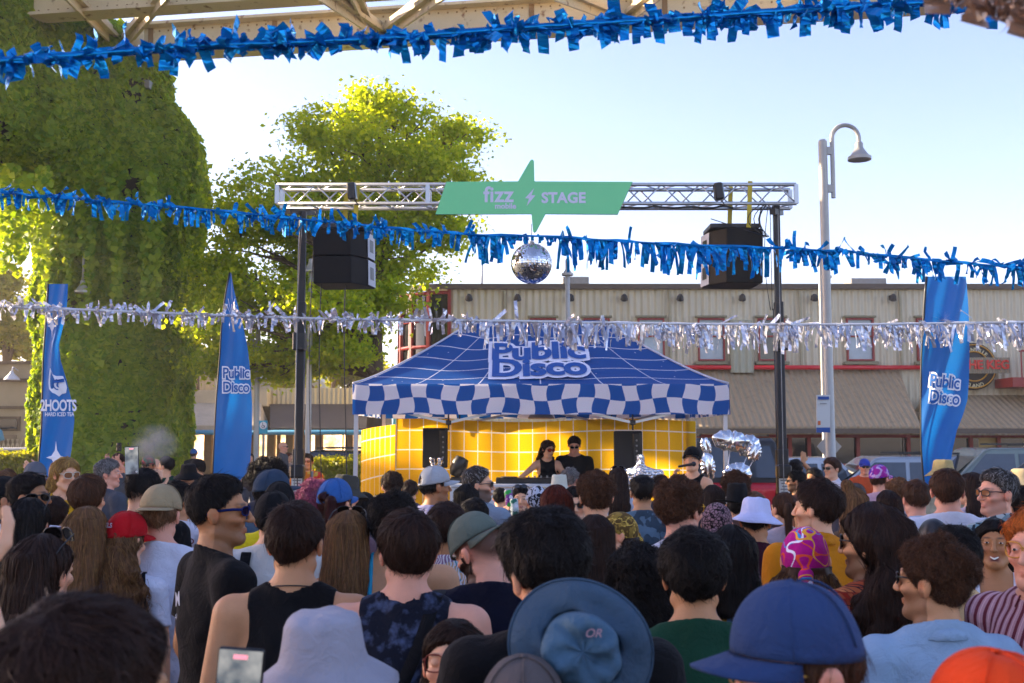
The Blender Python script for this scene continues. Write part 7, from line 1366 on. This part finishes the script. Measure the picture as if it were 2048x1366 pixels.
def can(label, px_, py_, Y, tilt, c1, c2):
    p = at(px_, py_, Y); root = thing('drink_can', label, 'can', tuple(p)); rt = Matrix.Rotation(tilt, 3, 'Y'); h = .13; MB().lathe((0, 0, 0), [(.024, -h/2), (.033, -h/2+.012), (.033, h/2-.012), (.026, h/2), (.001, h/2-.003)], 20, rot=rt).build('can_body', cloth('tiedye', c1, c2, '#D8D8E0', rough=.3), root, smooth='auto'); MB().lathe(tuple(rt @ Vector((0, 0, h/2))), [(.026, 0), (.024, .003), (.001, .001)], 16, rot=rt).build('lid', ALU, root, smooth='auto')
can('green and purple drink can held up by the woman facing back', 1018, 996, 8.7, R(-8), '#2FA84A', '#7A3A8A'); can('dark green drink can below the raised one', 1029, 1014, 8.65, R(-5), '#1E6A5A', '#B8C8C8')
p = at(1381, 929, 11.2); MI = thing('microphone', 'black microphone held to the mouth of the singer', 'microphone', tuple(p)); rt = Matrix.Rotation(R(80), 3, 'Y'); MB().lathe((0, 0, 0), [(.011, -.13), (.015, .0), (.017, .01)], 12, rot=rt).build('handle', DARK, MI, smooth='auto'); MB().lathe(tuple(rt @ Vector((0, 0, .03))), [(.001, -.025), (.022, -.012), (.026, .004), (.02, .022), (.001, .03)], 14, rot=rt).build('mesh_head', M('mic_mesh', '#3A3A3E', rough=.4, metal=.7), MI, smooth=True)
r_ = person('man with shaggy brown hair'); A_, B_ = Vector((.34, .12, 1.42)), Vector((.285, .22, 1.665)); d_ = (B_-A_).normalized(); c_ = A_+d_*.20; q = d_.to_track_quat('Z', 'Y').to_matrix(); MB().lathe(tuple(c_), [(.034, -.018), (.037, -.016), (.037, .016), (.034, .018)], 20, rot=q).build('watch', DARK, r_, smooth='auto')
# lettering on clothes and caps
def back_text(who, txt, size, x, z, y, mat, ry=0, off=.0, arc=0):
    r_ = person(who); V, Fc = text_mesh(txt, size, offset=off); c, s = math.cos(ry), math.sin(ry); X_ = V[:, 0]*c-V[:, 2]*s; Z_ = V[:, 0]*s+V[:, 2]*c-arc*V[:, 0]**2; mesh_obj('lettering', np.stack([x+X_, y+X_**2*1.2, z+Z_], 1), Fc, mat, r_, smooth=False)
back_text('person with black hair in a white', 'FOR GOOD', .05, .02, 1.40, -.152, pc_('#7A1024'), -.05, .001, .5)
back_text('man in profile with blue', 'M', .07, -.03, 1.33, -.137, pc_('#C8CCD8'), .2, .001); back_text('man in profile with blue', 'AUI', .028, -.03, 1.27, -.137, pc_('#C8CCD8'), .1)
r_ = person('woman in a red cap'); Rh = np.array(list(r_['hf']), np.float32).reshape(3, 3); V, Fc = text_mesh('ANGELS', .030, offset=.0006); th = V[:, 0]/.105+R(24+0)*0+.25; Vh = np.stack([-.0*V[:, 0]+.098*np.sin(th-.55), -.008-.118*np.cos(th-.55), 1.700+V[:, 2]], 1); J = np.array((0, 0, 1.5)); mesh_obj('lettering', (Vh-J) @ Rh.T+J, Fc, pc_('#C8C0D0'), r_, smooth=False)
back_text('male DJ', 'PD', .045, .09, 1.31, .155, pc_('#D8D8D8'), 0, .001)
back_text('person in a black cap with white emblem', 'EST', .03, .0, 1.2, -.15, BK)
# ---------------------------------------------------------------- puff of vapour by the pillar
p = at(308, 888, 12.6); SMK = D.materials.new('vapour'); SMK.use_nodes = True; t = NT(SMK); t.n.remove(t.n['Principled BSDF']); pv = t.new('ShaderNodeVolumePrincipled'); co = coords(t)
n = t.new('ShaderNodeTexNoise', {'Vector': co, 'Scale': 5.0, 'Detail': 4.0}); g = t.new('ShaderNodeVectorMath', {0: co, 1: (1/.30, 1/.2, 1/.26)}, operation='MULTIPLY'); ln_ = t.new('ShaderNodeVectorMath', {0: g.outputs[0]}, operation='LENGTH')
fall = t.math('MAXIMUM', t.math('SUBTRACT', 1.0, ln_.outputs['Value']), 0.0); dn = t.math('MULTIPLY', t.math('MULTIPLY', fall, t.math('MAXIMUM', t.math('SUBTRACT', n.outputs[0], .38), 0.0)), 42.0); t.l.new(dn, pv.inputs['Density']); pv.inputs['Color'].default_value = (.95, .92, .85, 1); t.l.new(pv.outputs[0], t.n['Material Output'].inputs['Volume'])
o = MB().lathe((0, 0, 0), [(.30*math.sin(a), -.26*math.cos(a)) for a in np.linspace(.05, 3.09, 12)], 16, sy=.7).build('vapour_puff', SMK, None, smooth=True); o.location = p; tag(o, 'pale puff of vapour drifting in front of the ivy pillar', 'vapour', kind='stuff')
# ---------------------------------------------------------------- evening haze over the whole place
HZ = D.materials.new('haze'); HZ.use_nodes = True; t = NT(HZ); t.n.remove(t.n['Principled BSDF']); pv = t.new('ShaderNodeVolumePrincipled'); pv.inputs['Color'].default_value = (1.0, .95, .86, 1); pv.inputs['Density'].default_value = .0012; pv.inputs['Anisotropy'].default_value = .35
t.l.new(pv.outputs[0], t.n['Material Output'].inputs['Volume'])
hz = MB().box((0, 110, 8.7), (404, 364, 19.8)).build('haze', HZ, None); tag(hz, 'thin warm evening haze over the street', 'haze', kind='stuff')
